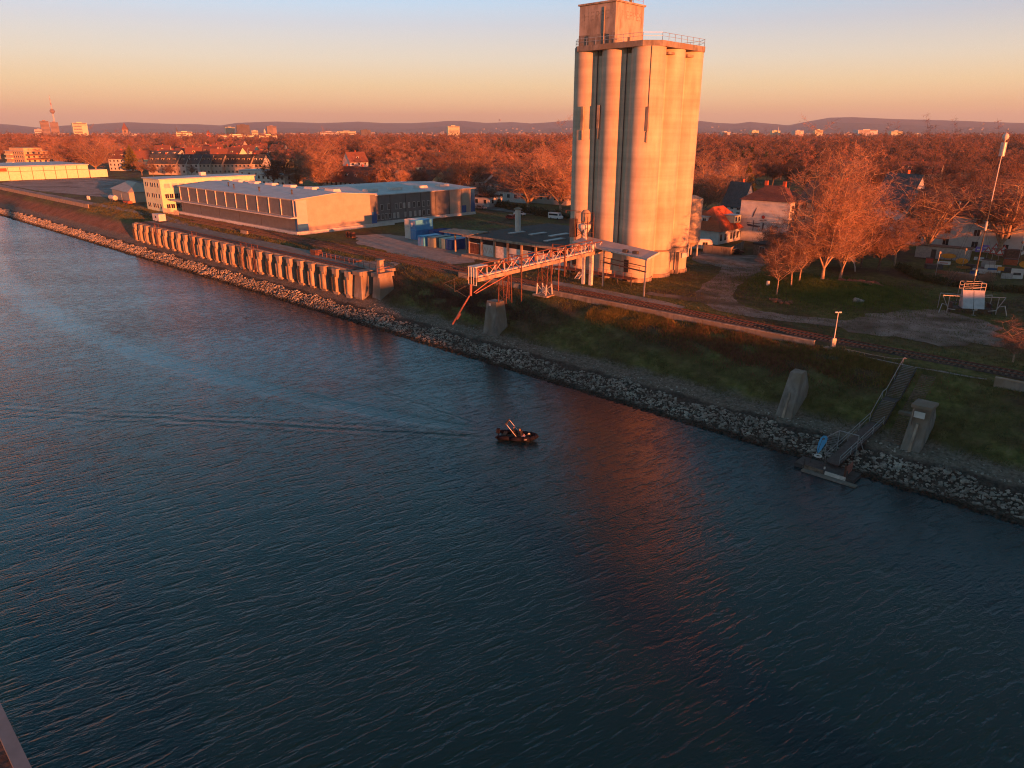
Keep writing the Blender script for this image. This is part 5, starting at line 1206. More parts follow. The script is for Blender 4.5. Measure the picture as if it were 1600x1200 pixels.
def T(key, px, py, pytop, label, wide=1.0, rz=None, name='bare_tree', group=None, dz=0):
    x, y, _ = at(px, py); d = depth(x, y); u, v = toUV(x, y); zb = zt(u, v)
    # height from the top row seen at that distance
    yv = -(pytop-600)/FPX; dy = _c+yv*_s; dz_ = -_s+yv*_c; zt__ = CAM_H+dz_*(y/dy)
    return place_tree(key, x, y, max(2.5, zt__-zb), label, group, zb, rz, wide, name)
# the clump on the mound right of the silo
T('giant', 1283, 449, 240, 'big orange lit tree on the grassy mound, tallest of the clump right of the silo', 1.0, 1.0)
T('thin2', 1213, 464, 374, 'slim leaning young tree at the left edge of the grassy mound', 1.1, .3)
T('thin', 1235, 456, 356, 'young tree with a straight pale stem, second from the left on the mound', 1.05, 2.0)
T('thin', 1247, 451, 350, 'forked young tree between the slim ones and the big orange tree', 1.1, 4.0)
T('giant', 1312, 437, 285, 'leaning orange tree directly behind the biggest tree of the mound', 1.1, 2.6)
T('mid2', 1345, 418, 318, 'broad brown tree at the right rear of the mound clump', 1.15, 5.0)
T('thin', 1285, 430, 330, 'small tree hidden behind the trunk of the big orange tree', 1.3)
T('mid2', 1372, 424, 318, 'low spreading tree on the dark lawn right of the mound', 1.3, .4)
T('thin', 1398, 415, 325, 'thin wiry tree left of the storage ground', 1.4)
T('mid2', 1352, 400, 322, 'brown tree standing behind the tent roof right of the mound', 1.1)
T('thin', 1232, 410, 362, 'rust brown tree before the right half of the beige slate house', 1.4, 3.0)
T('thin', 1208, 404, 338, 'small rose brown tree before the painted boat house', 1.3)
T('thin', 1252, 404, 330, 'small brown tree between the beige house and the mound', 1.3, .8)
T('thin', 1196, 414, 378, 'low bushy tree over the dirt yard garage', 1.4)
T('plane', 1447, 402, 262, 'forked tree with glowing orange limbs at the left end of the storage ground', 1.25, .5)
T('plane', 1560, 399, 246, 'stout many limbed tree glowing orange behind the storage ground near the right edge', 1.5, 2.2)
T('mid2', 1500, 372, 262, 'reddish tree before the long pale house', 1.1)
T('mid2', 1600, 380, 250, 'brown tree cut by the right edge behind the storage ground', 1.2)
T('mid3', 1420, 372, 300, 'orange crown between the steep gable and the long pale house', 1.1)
# left and behind the silo
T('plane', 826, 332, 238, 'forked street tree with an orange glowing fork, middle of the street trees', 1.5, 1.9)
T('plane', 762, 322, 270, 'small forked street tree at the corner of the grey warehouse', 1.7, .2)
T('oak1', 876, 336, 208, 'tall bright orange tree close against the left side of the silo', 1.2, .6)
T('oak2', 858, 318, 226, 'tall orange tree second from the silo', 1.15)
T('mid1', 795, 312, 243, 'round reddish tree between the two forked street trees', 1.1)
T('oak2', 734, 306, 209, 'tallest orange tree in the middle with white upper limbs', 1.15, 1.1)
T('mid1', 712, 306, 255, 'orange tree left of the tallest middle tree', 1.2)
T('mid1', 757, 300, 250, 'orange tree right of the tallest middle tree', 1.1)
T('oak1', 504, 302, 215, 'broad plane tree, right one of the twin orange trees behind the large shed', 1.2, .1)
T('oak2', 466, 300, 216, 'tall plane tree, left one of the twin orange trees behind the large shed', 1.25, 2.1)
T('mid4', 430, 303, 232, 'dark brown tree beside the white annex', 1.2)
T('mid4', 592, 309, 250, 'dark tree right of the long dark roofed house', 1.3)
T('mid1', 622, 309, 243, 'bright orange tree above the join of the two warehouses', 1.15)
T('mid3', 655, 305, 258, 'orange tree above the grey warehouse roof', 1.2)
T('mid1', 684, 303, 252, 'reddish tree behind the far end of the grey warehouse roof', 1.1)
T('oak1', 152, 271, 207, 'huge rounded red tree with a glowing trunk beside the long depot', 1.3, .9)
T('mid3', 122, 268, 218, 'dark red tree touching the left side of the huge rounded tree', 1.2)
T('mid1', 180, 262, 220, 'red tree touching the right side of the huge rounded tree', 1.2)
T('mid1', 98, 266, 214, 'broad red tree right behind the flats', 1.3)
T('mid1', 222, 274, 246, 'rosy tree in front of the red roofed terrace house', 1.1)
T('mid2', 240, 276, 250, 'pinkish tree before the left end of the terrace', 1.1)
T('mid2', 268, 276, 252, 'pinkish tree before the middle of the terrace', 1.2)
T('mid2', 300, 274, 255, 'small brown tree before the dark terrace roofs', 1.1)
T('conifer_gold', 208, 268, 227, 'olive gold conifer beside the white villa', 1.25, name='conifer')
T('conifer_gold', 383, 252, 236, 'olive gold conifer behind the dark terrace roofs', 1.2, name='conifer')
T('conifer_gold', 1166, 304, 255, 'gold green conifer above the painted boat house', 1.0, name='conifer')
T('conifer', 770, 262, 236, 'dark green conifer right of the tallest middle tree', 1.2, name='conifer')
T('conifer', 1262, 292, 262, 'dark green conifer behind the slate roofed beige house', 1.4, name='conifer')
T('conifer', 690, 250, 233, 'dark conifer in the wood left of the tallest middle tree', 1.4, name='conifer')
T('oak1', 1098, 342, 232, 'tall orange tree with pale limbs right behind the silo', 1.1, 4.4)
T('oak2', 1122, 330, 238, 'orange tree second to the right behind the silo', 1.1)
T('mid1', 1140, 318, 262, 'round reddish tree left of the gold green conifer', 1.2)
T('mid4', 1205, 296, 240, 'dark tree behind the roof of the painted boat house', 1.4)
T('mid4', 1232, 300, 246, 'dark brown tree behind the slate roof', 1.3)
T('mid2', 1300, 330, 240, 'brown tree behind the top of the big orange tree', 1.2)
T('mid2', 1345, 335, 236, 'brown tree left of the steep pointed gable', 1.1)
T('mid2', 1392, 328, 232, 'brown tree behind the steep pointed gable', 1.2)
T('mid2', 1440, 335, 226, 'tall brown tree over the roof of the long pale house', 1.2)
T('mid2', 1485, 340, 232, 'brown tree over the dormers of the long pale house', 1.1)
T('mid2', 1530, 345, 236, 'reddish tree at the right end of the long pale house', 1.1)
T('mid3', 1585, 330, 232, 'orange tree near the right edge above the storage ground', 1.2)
bx_, by_, _ = at(1583, 566)
place_tree('thin', bx_, by_, 4.6, 'low spreading bare shrub on the lawn at the right edge', None, 0, 1.0, 1.9, 'bare_shrub', 'shrub')
bx_, by_, _ = at(1606, 556)
place_tree('thin2', bx_, by_, 5.5, 'taller bare shrub cut by the right edge', None, 0, 3.0, 1.6, 'bare_shrub', 'shrub')
# keep clear of houses
BOX = []
bpy.context.view_layer.update()
for o in list(bpy.data.objects):
    if o.parent is None and o.get('category') in ('house', 'building', 'warehouse', 'workshop', 'shed', 'garage'):
        dpx = depth(o.location.x, o.location.y); q = (800+FPX*o.location.x/dpx); BOX.append((o.location.x, o.location.y, q))
def free(x, y, rr_=11):
    for a, b_, _q in BOX:
        if abs(x-a) < rr_ and abs(y-(b_+3)) < rr_: return False
    return True
def sight_ok(px, base, h, x, y):
    """do not hide the suburb, the sheds and the street"""
    return True
zones = [  # px0, px1, py0, py1, count, height range, kinds
    (-60, 330, 231, 243, 30, (15,23), ('mid1','mid2','mid1','mid3')), (-60, 115, 244, 256, 16, (15,22), ('mid1','mid2')),
    (100, 240, 244, 256, 10, (14,19), ('mid1','mid2','mid4')),
    (240, 440, 258, 268, 9, (7,11), ('mid2','mid4','mid1')), (330, 450, 228, 236, 12, (14,20), ('mid1','mid3','mid2')),
    (430, 640, 236, 262, 34, (14,22), ('mid1','mid2','mid3','mid4')), (560, 900, 236, 262, 44, (14,21), ('mid1','mid2','mid3','mid4')),
    (600, 900, 264, 292, 26, (10,17), ('mid1','mid2','mid3')), (1060, 1640, 238, 262, 58, (15,22), ('mid3','mid2','mid4','mid2')),
    (1060, 1640, 264, 290, 26, (13,18), ('mid2','mid2','mid4','mid3')), (1290, 1660, 292, 322, 11, (10,15), ('mid2','mid2','mid4')),
]
WOODL = {}
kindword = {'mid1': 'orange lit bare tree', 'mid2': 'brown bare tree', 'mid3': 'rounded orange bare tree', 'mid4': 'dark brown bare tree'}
wl = ['in the wood beyond the flats','in the wood just behind the flats','in the wood behind the church side of the suburb','in the gardens before the terrace roofs','behind the suburb roofs','in the wood behind the twin plane trees','in the middle wood left of the silo','in the gardens behind the grey warehouse','in the wood right of the silo','in the gardens behind the painted boat house','in the gardens above the storage ground']
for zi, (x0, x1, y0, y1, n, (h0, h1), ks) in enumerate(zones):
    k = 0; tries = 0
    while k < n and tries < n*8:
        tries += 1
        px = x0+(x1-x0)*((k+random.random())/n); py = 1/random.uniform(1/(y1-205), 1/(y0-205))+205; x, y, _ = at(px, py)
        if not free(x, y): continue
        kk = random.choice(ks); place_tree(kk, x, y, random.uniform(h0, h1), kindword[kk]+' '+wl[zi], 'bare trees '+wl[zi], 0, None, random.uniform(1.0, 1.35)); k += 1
# far wood and scrub: one mass, grown by instancing on points
def scatter(name, pts, scales, protos, label=None):
    """pts (n, 3): one geometry-nodes object that puts the tree meshes on its vertices"""
    n = len(pts); me = bpy.data.meshes.new(name+'_points'); me.vertices.add(n); me.vertices.foreach_set('co', np.asarray(pts, np.float32).ravel())
    at_s = me.attributes.new('size', 'FLOAT', 'POINT'); at_s.data.foreach_set('value', np.asarray(scales, np.float32))
    at_r = me.attributes.new('turn', 'FLOAT', 'POINT'); at_r.data.foreach_set('value', rng.uniform(0, 6.28, n).astype(np.float32))
    at_i = me.attributes.new('pick', 'INT', 'POINT'); at_i.data.foreach_set('value', rng.integers(0, len(protos), n).astype(np.int32))
    o = bpy.data.objects.new(name, me); col.objects.link(o); tag(o, kind='stuff')
    ng = bpy.data.node_groups.new(name+'_nodes', 'GeometryNodeTree')
    ng.interface.new_socket('Geometry', in_out='INPUT', socket_type='NodeSocketGeometry'); ng.interface.new_socket('Geometry', in_out='OUTPUT', socket_type='NodeSocketGeometry')
    gi = ng.nodes.new('NodeGroupInput'); go = ng.nodes.new('NodeGroupOutput'); jn = ng.nodes.new('GeometryNodeJoinGeometry')
    def attr(nm, ty):
        a = ng.nodes.new('GeometryNodeInputNamedAttribute'); a.data_type = ty; a.inputs['Name'].default_value = nm; return a.outputs['Attribute']
    rot_ = ng.nodes.new('ShaderNodeCombineXYZ'); ng.links.new(attr('turn', 'FLOAT'), rot_.inputs['Z']); sz = attr('size', 'FLOAT'); pk = attr('pick', 'INT')
    for i, obs in enumerate(protos):
        cmp_ = ng.nodes.new('FunctionNodeCompare'); cmp_.data_type = 'INT'; cmp_.operation = 'EQUAL'; ng.links.new(pk, cmp_.inputs[2]); cmp_.inputs[3].default_value = i
        for ob in obs:
            inst = ng.nodes.new('GeometryNodeInstanceOnPoints'); oi = ng.nodes.new('GeometryNodeObjectInfo'); oi.inputs['Object'].default_value = ob
            ng.links.new(gi.outputs[0], inst.inputs['Points']); ng.links.new(cmp_.outputs[0], inst.inputs['Selection']); ng.links.new(oi.outputs['Geometry'], inst.inputs['Instance'])
            ng.links.new(rot_.outputs[0], inst.inputs['Rotation']); ng.links.new(sz, inst.inputs['Scale']); ng.links.new(inst.outputs[0], jn.inputs[0])
    ng.links.new(jn.outputs[0], go.inputs[0]); md = o.modifiers.new('scatter', 'NODES'); md.node_group = ng; return o
# three real trees behind the flats serve as the pattern of the far wood
pat = []
for kk, px, py, lb in (('far1', 10, 238, 'orange bare tree at the left edge of the wood beyond the flats'), ('far2', 640, 240, 'brown bare tree in the middle of the far wood'), ('far3', 1290, 240, 'dark bare tree in the wood far behind the big orange tree')):
    x, y, _ = at(px, py); t = place_tree(kk, x, y, PROTO[kk][2], lb); pat.append([c for c in _children[t.name]])
pts = []; sc_l = []
def put(n, px0, px1, py0, py1, smin, smax):
    for _ in range(n):
        px = random.uniform(px0, px1); py = 1/random.uniform(1/(py1-205), 1/(py0-205))+205; x, y, _z = at(px, py)
        if not free(x, y, 16): continue
        pts.append((x, y, -.2)); sc_l.append(random.uniform(smin, smax))
put(1900, -120, 1740, 213.5, 222, .75, 1.1)
put(1900, -120, 1740, 221, 234, .7, 1.08)
put(230, -120, 130, 232, 244, .8, 1.05); put(260, 440, 900, 234, 250, .7, 1.05); put(520, 1060, 1740, 232, 256, .75, 1.08); put(170, 430, 900, 250, 268, .5, .85)
put(220, 1060, 1740, 256, 285, .6, .9); put(90, 200, 450, 226, 240, .5, .8)
scatter('far_woods', pts, sc_l, pat)
# dark evergreen patches in the wood
pts = []; sc_l = []
put(46, 775, 862, 236, 250, .9, 1.4); put(26, 640, 700, 230, 240, .8, 1.3); put(22, 590, 640, 226, 234, .9, 1.4); put(40, 1130, 1240, 252, 275, .8, 1.2); put(30, 1500, 1640, 228, 240, .9, 1.5); put(14, 330, 380, 236, 246, .7, 1.0); put(18, 100, 135, 244, 256, .7, 1.1)
x, y, _ = at(845, 246); t = place_tree('conifer', x, y, 14, 'dark evergreen at the right end of the dark patch left of the silo', name='conifer')
scatter('evergreen_wood', pts, sc_l, [_children[t.name]])
# ================================================================ landing stage, stairs
st = thing('bank_stairs', 'dark steel stairs with a pale handrail leading down the bank to the gangway', 'stairs', W(-22.5, 95.6, 0), BANK)
def flight(par, x, y0, z0, y1, z1, w, n):
    b_ = MB()
    for i in range(n):
        k = (i+.5)/n; b_.box(x-w/2, x+w/2, y0+(y1-y0)*k-.13, y0+(y1-y0)*k+.13, z0+(z1-z0)*k, z0+(z1-z0)*k+.05)
    b_.build('treads', M['concrete_dark'], par)
    for s_ in (-1, 1): MB().bar((x+s_*(w/2+.04), y0, z0-.02), (x+s_*(w/2+.04), y1, z1-.02), .08, .28).build('stringer', M['steel_dark'], par)
flight(st, 0, 0, .15, -4.9, -2.6, 1.5, 20); flight(st, 0, -6.3, -2.65, -9.6, -4.5, 1.5, 14)
MB().box(-.8, .8, -6.3, -4.9, -2.7, -2.6).build('landing', M['steel_dark'], st)
hr = MB(); pts_ = [(-.85,.6,1.1),(-.85,0,1.1),(-.85,-4.9,-1.6),(-.85,-6.3,-1.65),(-.85,-9.6,-3.5)]
for a, b_2 in zip(pts_[:-1], pts_[1:]): hr.tube(a, b_2, .045, n=6)
for y, z in ((0,0),(-2.4,-1.3),(-4.9,-2.7),(-6.3,-2.7),(-9.6,-4.6)): hr.tube((-.85,y,z),(-.85,y,z+1.1),.035,n=6)
hr.build('handrail', M['steel'], st)
s2_ = thing('old_bank_stairs', 'old weedy concrete steps on the bank just beside the steel stairs', 'stairs', W(-20.1, 95.0, 0), BANK)
b_ = MB(); n = 40
for i in range(n):
    k = i/n; v_ = 95.0-k*11; z = zt(-20.1, v_); b_.box(-.8, .8, -k*11-.05, -k*11+.07, z-.1, z+.10)
b_.build('steps', M['wood'], s2_)
MB().box(-1.0, 1.0, -6.5, -5.8, zt(-20, 89)-.2, zt(-20, 89)+.1).build('landing', M['concrete_dark'], s2_)
gw = thing('gangway', 'dark railed gangway sloping from the stairs over the stones to the pontoon', 'gangway', W(-22.6, 86.0, -4.6), BANK)
MB().bar((0,0,0),(-1.4,-8.9,-2.65),1.5,.14).build('gangway_deck', mat('grey_brown_decking', (.075,.064,.062), (.115,.098,.094), 3, .8), gw)
for s_ in (-.78, .78):
    b_ = MB(); railing(b_, [(s_,0,.05),(s_-1.4,-8.9,-2.6)], 1.05, True, .035); b_.build('gangway_railing', M['steel'], gw)
gt = thing('gangway_gate', 'square tube frame with a mesh wing around the lower gangway', 'gate', W(-23.6, 79.9, -6.55), BANK)
b_ = MB(); b_.bar((-1.0,0,-.6),(-1.0,0,2.3),.08).bar((1.1,0,-.6),(1.1,0,2.3),.08).bar((-1,0,2.3),(1.1,0,2.3),.08).bar((1.1,0,2.3),(1.6,.8,.4),.07).bar((-1,0,2.3),(-1.9,-1.0,1.6),.07).bar((-1.9,-1,1.6),(-1.9,-1,-.6),.07).bar((-1.9,-1,-.6),(-1,0,-.6),.07); b_.build('gate_frame', M['steel'], gt)
b_ = MB()
for k in range(9): x = -1.9+k*.1; b_.bar((x,-1+k*.111,-.6),(x,-1+k*.111,1.6+.7*k/9),.018)
for k in range(8): b_.bar((-1.9,-1,-.4+k*.27),(-1,0,-.4+k*.33),.018)
b_.build('mesh_panel', M['steel'], gt)
po = thing('pontoon', 'small dark floating pontoon with pale edge boards at the foot of the gangway', 'pontoon', W(-24.1, 76.1, -7.95), BANK)
MB().box(-3.3, 3.2, -.9, 1.4, -.35, .42).build('pontoon_deck', M['steel_dark'], po)
MB().box(-2.3, -.05, -1.05, -.905, .1, .52).build('edge_board', M['wood'], po); MB().box(.15, 2.4, -1.05, -.905, .1, .5).build('edge_board', M['white_steel'], po)
MB().box(-2.2, 3.7, -1.7, -1.06, -.3, .12).build('floating_beam', M['concrete_dark'], po)
for x in (0.05, -2.2, 2.45):
    b_ = MB(); b_.tube((x,-.98,-.5),(x,-.98,1.3),.09,n=8); p_ = b_.build('bollard', M['steel_dark'], po)
MB().tube((.05,-.98,.75),(.05,-.98,1.05),.1,n=8).build('bollard_band', M['white'], po)
b_ = MB(); b_.bar((-2.0,.3,.42),(-2.0,.3,1.5),.07).bar((-.5,.3,.42),(-.5,.3,1.5),.07).bar((-2,.3,1.5),(-.5,.3,1.5),.07).bar((-.5,.3,1.5),(-.5,-.8,.9),.05); b_.build('pontoon_rail', M['steel_dark'], po)
lr = thing('life_ring', 'white life ring lying on the dark pontoon rail', 'life ring', W(-25.3, 76.2, -6.38), BANK+R(10))
b_ = MB(); NN = 20
for i in range(NN):
    a0, a1 = 6.2832*i/NN, 6.2832*(i+1)/NN; b_.tube((.34*math.cos(a0),.34*math.sin(a0),0),(.34*math.cos(a1),.34*math.sin(a1),0),.1,n=7)
b_.build('ring', M['white'], lr)
fl = thing('beach_flag', 'light blue teardrop flag standing on the left end of the pontoon', 'flag', W(-25.9, 77.3, -7.5), R(10))
MB().tube((0,0,0),(.15,0,1.2),.04,n=6).tube((.15,0,1.2),(.55,0,2.9),.03,n=6).build('flag_pole', M['steel_dark'], fl)
pg = [(.1,.75),(.0,1.4),(.06,2.2),(.22,2.75),(.55,3.02),(.95,2.95),(1.12,2.62),(1.05,2.2),(.75,1.6),(.4,1.05)]
fm = mat('light_blue_flag_cloth', (.07,.36,.68), (.10,.42,.74), 2, .8)
MB().extr_y(pg, -.012, .012).build('flag_cloth', fm, fl)
b_ = MB(); b_.lathe(0,0,[(.13,0),(.13,.01)],14,True); e_ = b_.build('flag_mark', M['void'], fl); e_.rotation_euler = (R(90),0,0); e_.location = (.62,-.014,2.6)
b_ = MB(); b_.lathe(0,0,[(.055,0),(.055,.01)],10,True); e_ = b_.build('flag_mark', M['white'], fl); e_.rotation_euler = (R(90),0,0); e_.location = (.62,-.026,2.6)
rp = thing('screen_wall', 'rusty red screen standing on the right end of the pontoon', 'panel', W(-21.9, 76.3, -7.53), BANK)
MB().box(-.06, .0, -.9, 1.2, 0, 1.15).build('panel_sheet', M['red_paint'], rp); MB().box(-.14, .06, -1.0, -.9, 0, 1.35).build('panel_post', M['rust'], rp)
pl = thing('pipe_railing', 'low bent pale pipe along the top edge of the bank next to the stairs', 'railing', W(-22.5, 95.8, 0), BANK)
b_ = MB(); cur = [(-8.5,1.6,.35),(-5,1.3,.35),(-2.2,1.3,.4),(-1.0,1.2,.8),(-.7,.6,.9),(-.85,0,1.0)]
for a, c_ in zip(cur[:-1], cur[1:]): b_.tube(a, c_, .05, n=6)
for x in (-8.5,-6,-3.5): b_.tube((x,1.45,0),(x,1.45,.35),.04,n=6)
b_.build('pipe', M['quay_concrete'], pl)
strip('worn_kerb', [(-30,97.0),(-24,96.6),(-14.5,97.3)], [.35,.3,.35], M['paving'], .05, .08)

# ---------------------------------------------------------------- people
def person(name, label, loc, rz, joints, mats_, hair, female=False):
    """joints: dict of points in local metres; one skinned body. mats_: (skin, jacket, trousers)"""
    t = thing('person', label, 'person', loc, rz)
    J = {k: Vector(v) for k, v in joints.items()}
    V = []; E = []; Rr = []
    def v(p, r_): V.append(tuple(p)); Rr.append(r_); return len(V)-1
    pel = v(J['pelvis'], .15); sp1 = v(J['pelvis'].lerp(J['chest'], .5), .14); ch = v(J['chest'], .17); nk0 = v(J['chest'].lerp(J['head'], .45), .085)
    nk = v(J['chest'].lerp(J['head'], .66), .06); hd = v(J['head'], .095); tp = v(J['head']+(J['head']-J['chest']).normalized()*.10, .08)
    E += [(pel,sp1),(sp1,ch),(ch,nk0),(nk0,nk),(nk,hd),(hd,tp)]
    for s_ in ('l', 'r'):
        hp = v(J['hip'+s_], .10); kn = v(J['knee'+s_], .065); an = v(J['foot'+s_], .048); to = v(J['foot'+s_]+J['toe'], .04); E += [(pel,hp),(hp,kn),(kn,an),(an,to)]
        sh_ = v(J['sh'+s_], .065); el = v(J['elb'+s_], .05); wr = v(J['wr'+s_], .032); d = (J['wr'+s_]-J['elb'+s_]).normalized(); pa = v(J['wr'+s_]+d*.06, .035); E += [(ch,sh_),(sh_,el),(el,wr),(wr,pa)]
        sd_ = d.cross(Vector((0,0,1))).normalized()
        for f in range(4):
            a_ = v(J['wr'+s_]+d*.11+sd_*(f-1.5)*.022, .010); b2 = v(J['wr'+s_]+d*(.15+.008*(1-abs(f-1.4)))+sd_*(f-1.5)*.024-Vector((0,0,.03)), .009); E += [(pa,a_),(a_,b2)]
        th = v(J['wr'+s_]+d*.05+sd_*.055*(1 if s_ == 'l' else -1), .011); th2 = v(J['wr'+s_]+d*.085+sd_*.065*(1 if s_ == 'l' else -1)-Vector((0,0,.02)), .010); E += [(pa,th),(th,th2)]
    me = bpy.data.meshes.new('body'); me.from_pydata(V, E, []); o = bpy.data.objects.new('body', me); col.objects.link(o)
    md = o.modifiers.new('skin', 'SKIN'); md.use_smooth_shade = True
    for i, r_ in enumerate(Rr): me.skin_vertices[0].data[i].radius = (r_, r_)
    me.skin_vertices[0].data[0].use_root = True
    o.modifiers.new('sub', 'SUBSURF').levels = 1
    dg = bpy.context.evaluated_depsgraph_get(); m2 = bpy.data.meshes.new_from_object(o.evaluated_get(dg)); bpy.data.objects.remove(o)
    m2.materials.clear()
    for q in mats_: m2.materials.append(q)
    hl = J['head'] - (J['head']-J['chest'])*.38; wl_ = [J['wrl'], J['wrr']]
    for p in m2.polygons:
        c = p.center; mi = 1
        if (c-J['head']).length < .17 and c.z > hl.z: mi = 0
        elif min((c-(w_+(w_-J['elb'+x_]).normalized()*.09)).length for w_, x_ in zip(wl_, 'lr')) < .095: mi = 0
        elif c.z < J['pelvis'].z+.03 or min((c-J['knee'+x_]).length for x_ in 'lr') < .25: mi = 2
        p.material_index = mi; p.use_smooth = True
    b_ = bpy.data.objects.new('body', m2); link(b_, t)
    f = joints['face']; f = Vector(f).normalized(); side_ = f.cross(Vector((0,0,1))).normalized()
    fc = MB(); hp_ = J['head']
    fc.tube(hp_+f*.085+Vector((0,0,.02)), hp_+f*.118-Vector((0,0,.018)), .009, .014, 6); fc.tube(hp_+side_*.088, hp_+side_*.10+Vector((0,0,.03)), .018, .016, 6); fc.tube(hp_-side_*.088, hp_-side_*.10+Vector((0,0,.03)), .018, .016, 6)
    fc.build('nose_and_ears', mats_[0], b_)
    ey = MB()
    for s_ in (-1, 1): ey.tube(hp_+f*.085+side_*.032*s_+Vector((0,0,.028)), hp_+f*.096+side_*.032*s_+Vector((0,0,.028)), .011, .008, 6)
    ey.bar(hp_+f*.092-side_*.024-Vector((0,0,.045)), hp_+f*.092+side_*.024-Vector((0,0,.045)), .01); ey.build('eyes_and_mouth', M['void'], b_)
    # hair: a cap pushed over the crown and the back of the head
    Vh = IV2*np.array([.108,.108,.112])+np.array(hp_+Vector((0,0,.035))-f*.018); keep = [tuple(q) for q in IF2 if np.mean([(Vh[i]-np.array(hp_))@np.array(f) < .045 or Vh[i][2] > hp_.z+.075 for i in q]) > .6 and np.mean(Vh[list(q)][:, 2]) > hp_.z-.05]
    hm = MB(); hm.add([tuple(q) for q in Vh], keep); hm.build('hair', hair, b_, True)
    return t
IV2, IF2 = ico_base(2)
skin_m = mat('skin', (.42,.22,.15), None, rough=.6); dark_cloth = mat('black_jacket', (.012,.012,.015), (.025,.025,.03), 4, .8); jean = mat('blue_jeans', (.10,.13,.30), (.14,.17,.36), 4, .85)
brown_hair = mat('dark_hair', (.03,.018,.012), None, rough=.7); blond_hair = mat('fair_hair', (.32,.20,.08), None, rough=.7)

# ---------------------------------------------------------------- the boat (local x to the bow)
BX, BY = .75, 80.9; BRZ = R(-13)
bt = thing('inflatable_boat', 'dark rigid inflatable boat with a raised white poled arch moving right across the water', 'boat', (BX, BY, -8.0), BRZ)
tubem = mat('navy_rubber_tube', (.006,.007,.014), (.011,.012,.022), 2, .9, spec=.05)
b_ = MB()
path = [(-2.75,.92,.34),(-1.0,.98,.36),(.8,.95,.40),(1.8,.72,.46),(2.45,.36,.52),(2.75,0,.55)]
full = path+[(x,-y,z) for x, y, z in path[-2::-1]]
for a, c_ in zip(full[:-1], full[1:]): b_.tube(a, c_, .27, .27, 14)
for x, y, z in full[1:-1]: b_.lathe(x, y, [(.02,z-.27),(.19,z-.19),(.27,z),(.19,z+.19),(.02,z+.27)], 14)
b_.tube(full[0], (-3.1,.92,.34), .27, .08, 14).tube(full[-1], (-3.1,-.92,.34), .27, .08, 14)
b_.build('tube', tubem, bt, True)
MB().add([(-2.7,-.75,.05),(1.6,-.6,.05),(2.6,0,.25),(1.6,.6,.05),(-2.7,.75,.05),(-2.7,-.45,-.3),(1.5,-.2,-.25),(1.5,.2,-.25),(-2.7,.45,-.3)], [(0,1,2,3,4),(0,5,6,1),(1,6,2),(6,7,2),(7,3,2),(4,3,7,8),(5,8,7,6),(0,4,8,5)]).build('hull', M['steel_dark'], bt)
MB().box(-2.6, 1.7, -.72, .72, .1, .2).build('deck', M['steel_dark'], bt)
co = MB().box(.05, .55, -.35, .35, .2, 1.05).build('console', M['steel_dark'], bt); MB().add([(.5,-.33,1.05),(.5,.33,1.05),(.25,.30,1.38),(.25,-.30,1.38)], [(0,1,2,3)]).build('windscreen', M['window'], co)
b_ = MB(); b_.tube((-.02,0,.98),(.06,0,.95),.17,n=12); b_.build('steering_wheel', M['void'], co)
MB().box(-.95, -.45, -.45, .45, .2, .58).build('seat', M['void'], bt)
MB().box(-2.2, -1.7, -.6, .6, .2, .55).build('seat', M['void'], bt)
ar = thing('x', '', '') if False else None
for s_ in (-.8, .8): MB().tube((.0, s_, .55), (-1.55, s_*.95, 2.15), .035, n=8).build('arch_pole', M['white'], bt)
MB().tube((-1.55,-.8,2.15),(-1.55,.8,2.15),.12,n=10).build('folded_top', M['void'], bt)
om = MB().frustum(-2.95, 0, .55, 1.15, .5, .42, .38, .34).build('outboard_motor', tubem, bt); MB().box(-3.0, -2.85, -.08, .08, -.5, .54).build('motor_leg', M['steel_dark'], om)
text_obj('tube_lettering', 'BLUBEY', .22, M['white'], bt, (1.15, -1.118, .44), (R(82), 0, R(2)), .004, 1.05)
person('p1', 'bare headed person in a black jacket at the helm under the boat arch', (BX, BY, -8.0), BRZ,
       dict(pelvis=(-.68,.05,.72), chest=(-.60,.05,1.13), head=(-.52,.05,1.48), hipl=(-.62,.15,.70), hipr=(-.62,-.06,.70), kneel=(-.22,.18,.74), kneer=(-.22,-.1,.74), footl=(-.16,.18,.28), footr=(-.16,-.1,.28), toe=Vector((.14,0,-.03)),
            shl=(-.58,.24,1.23), shr=(-.58,-.14,1.23), elbl=(-.42,.30,1.0), elbr=(-.42,-.2,1.0), wrl=(-.16,.17,1.04), wrr=(-.16,-.10,1.04), face=(.75,-.65,-.1)), (skin_m, dark_cloth, dark_cloth), brown_hair)
person('p2', 'fair haired person in black jacket and blue jeans sitting on the near boat tube', (BX, BY, -8.0), BRZ,
       dict(pelvis=(.55,-.72,.78), chest=(.42,-.66,1.16), head=(.36,-.64,1.50), hipl=(.62,-.60,.76), hipr=(.62,-.80,.76), kneel=(.98,-.50,.80), kneer=(.98,-.82,.80), footl=(1.02,-.42,.26), footr=(1.04,-.66,.26), toe=Vector((.14,0,-.03)),
            shl=(.42,-.47,1.27), shr=(.42,-.85,1.27), elbl=(.6,-.40,1.02), elbr=(.6,-.92,1.02), wrl=(.82,-.48,.92), wrr=(.82,-.84,.92), face=(.8,-.6,-.1)), (skin_m, dark_cloth, jean), blond_hair)
bt.scale = (.86, 1, 1)
gb_ = thing('gear_bag', 'black gear bag with a white cloth on top in the bow of the boat', 'bag', (BX+1.35*math.cos(BRZ), BY+1.35*math.sin(BRZ), -7.8), BRZ)
MB().frustum(0, 0, 0, .6, .6, .55, .4, .36).build('bag_body', M['void'], gb_); MB().frustum(.05, -.08, .602, .74, .24, .2, .12, .1).build('white_cloth', M['white'], gb_)

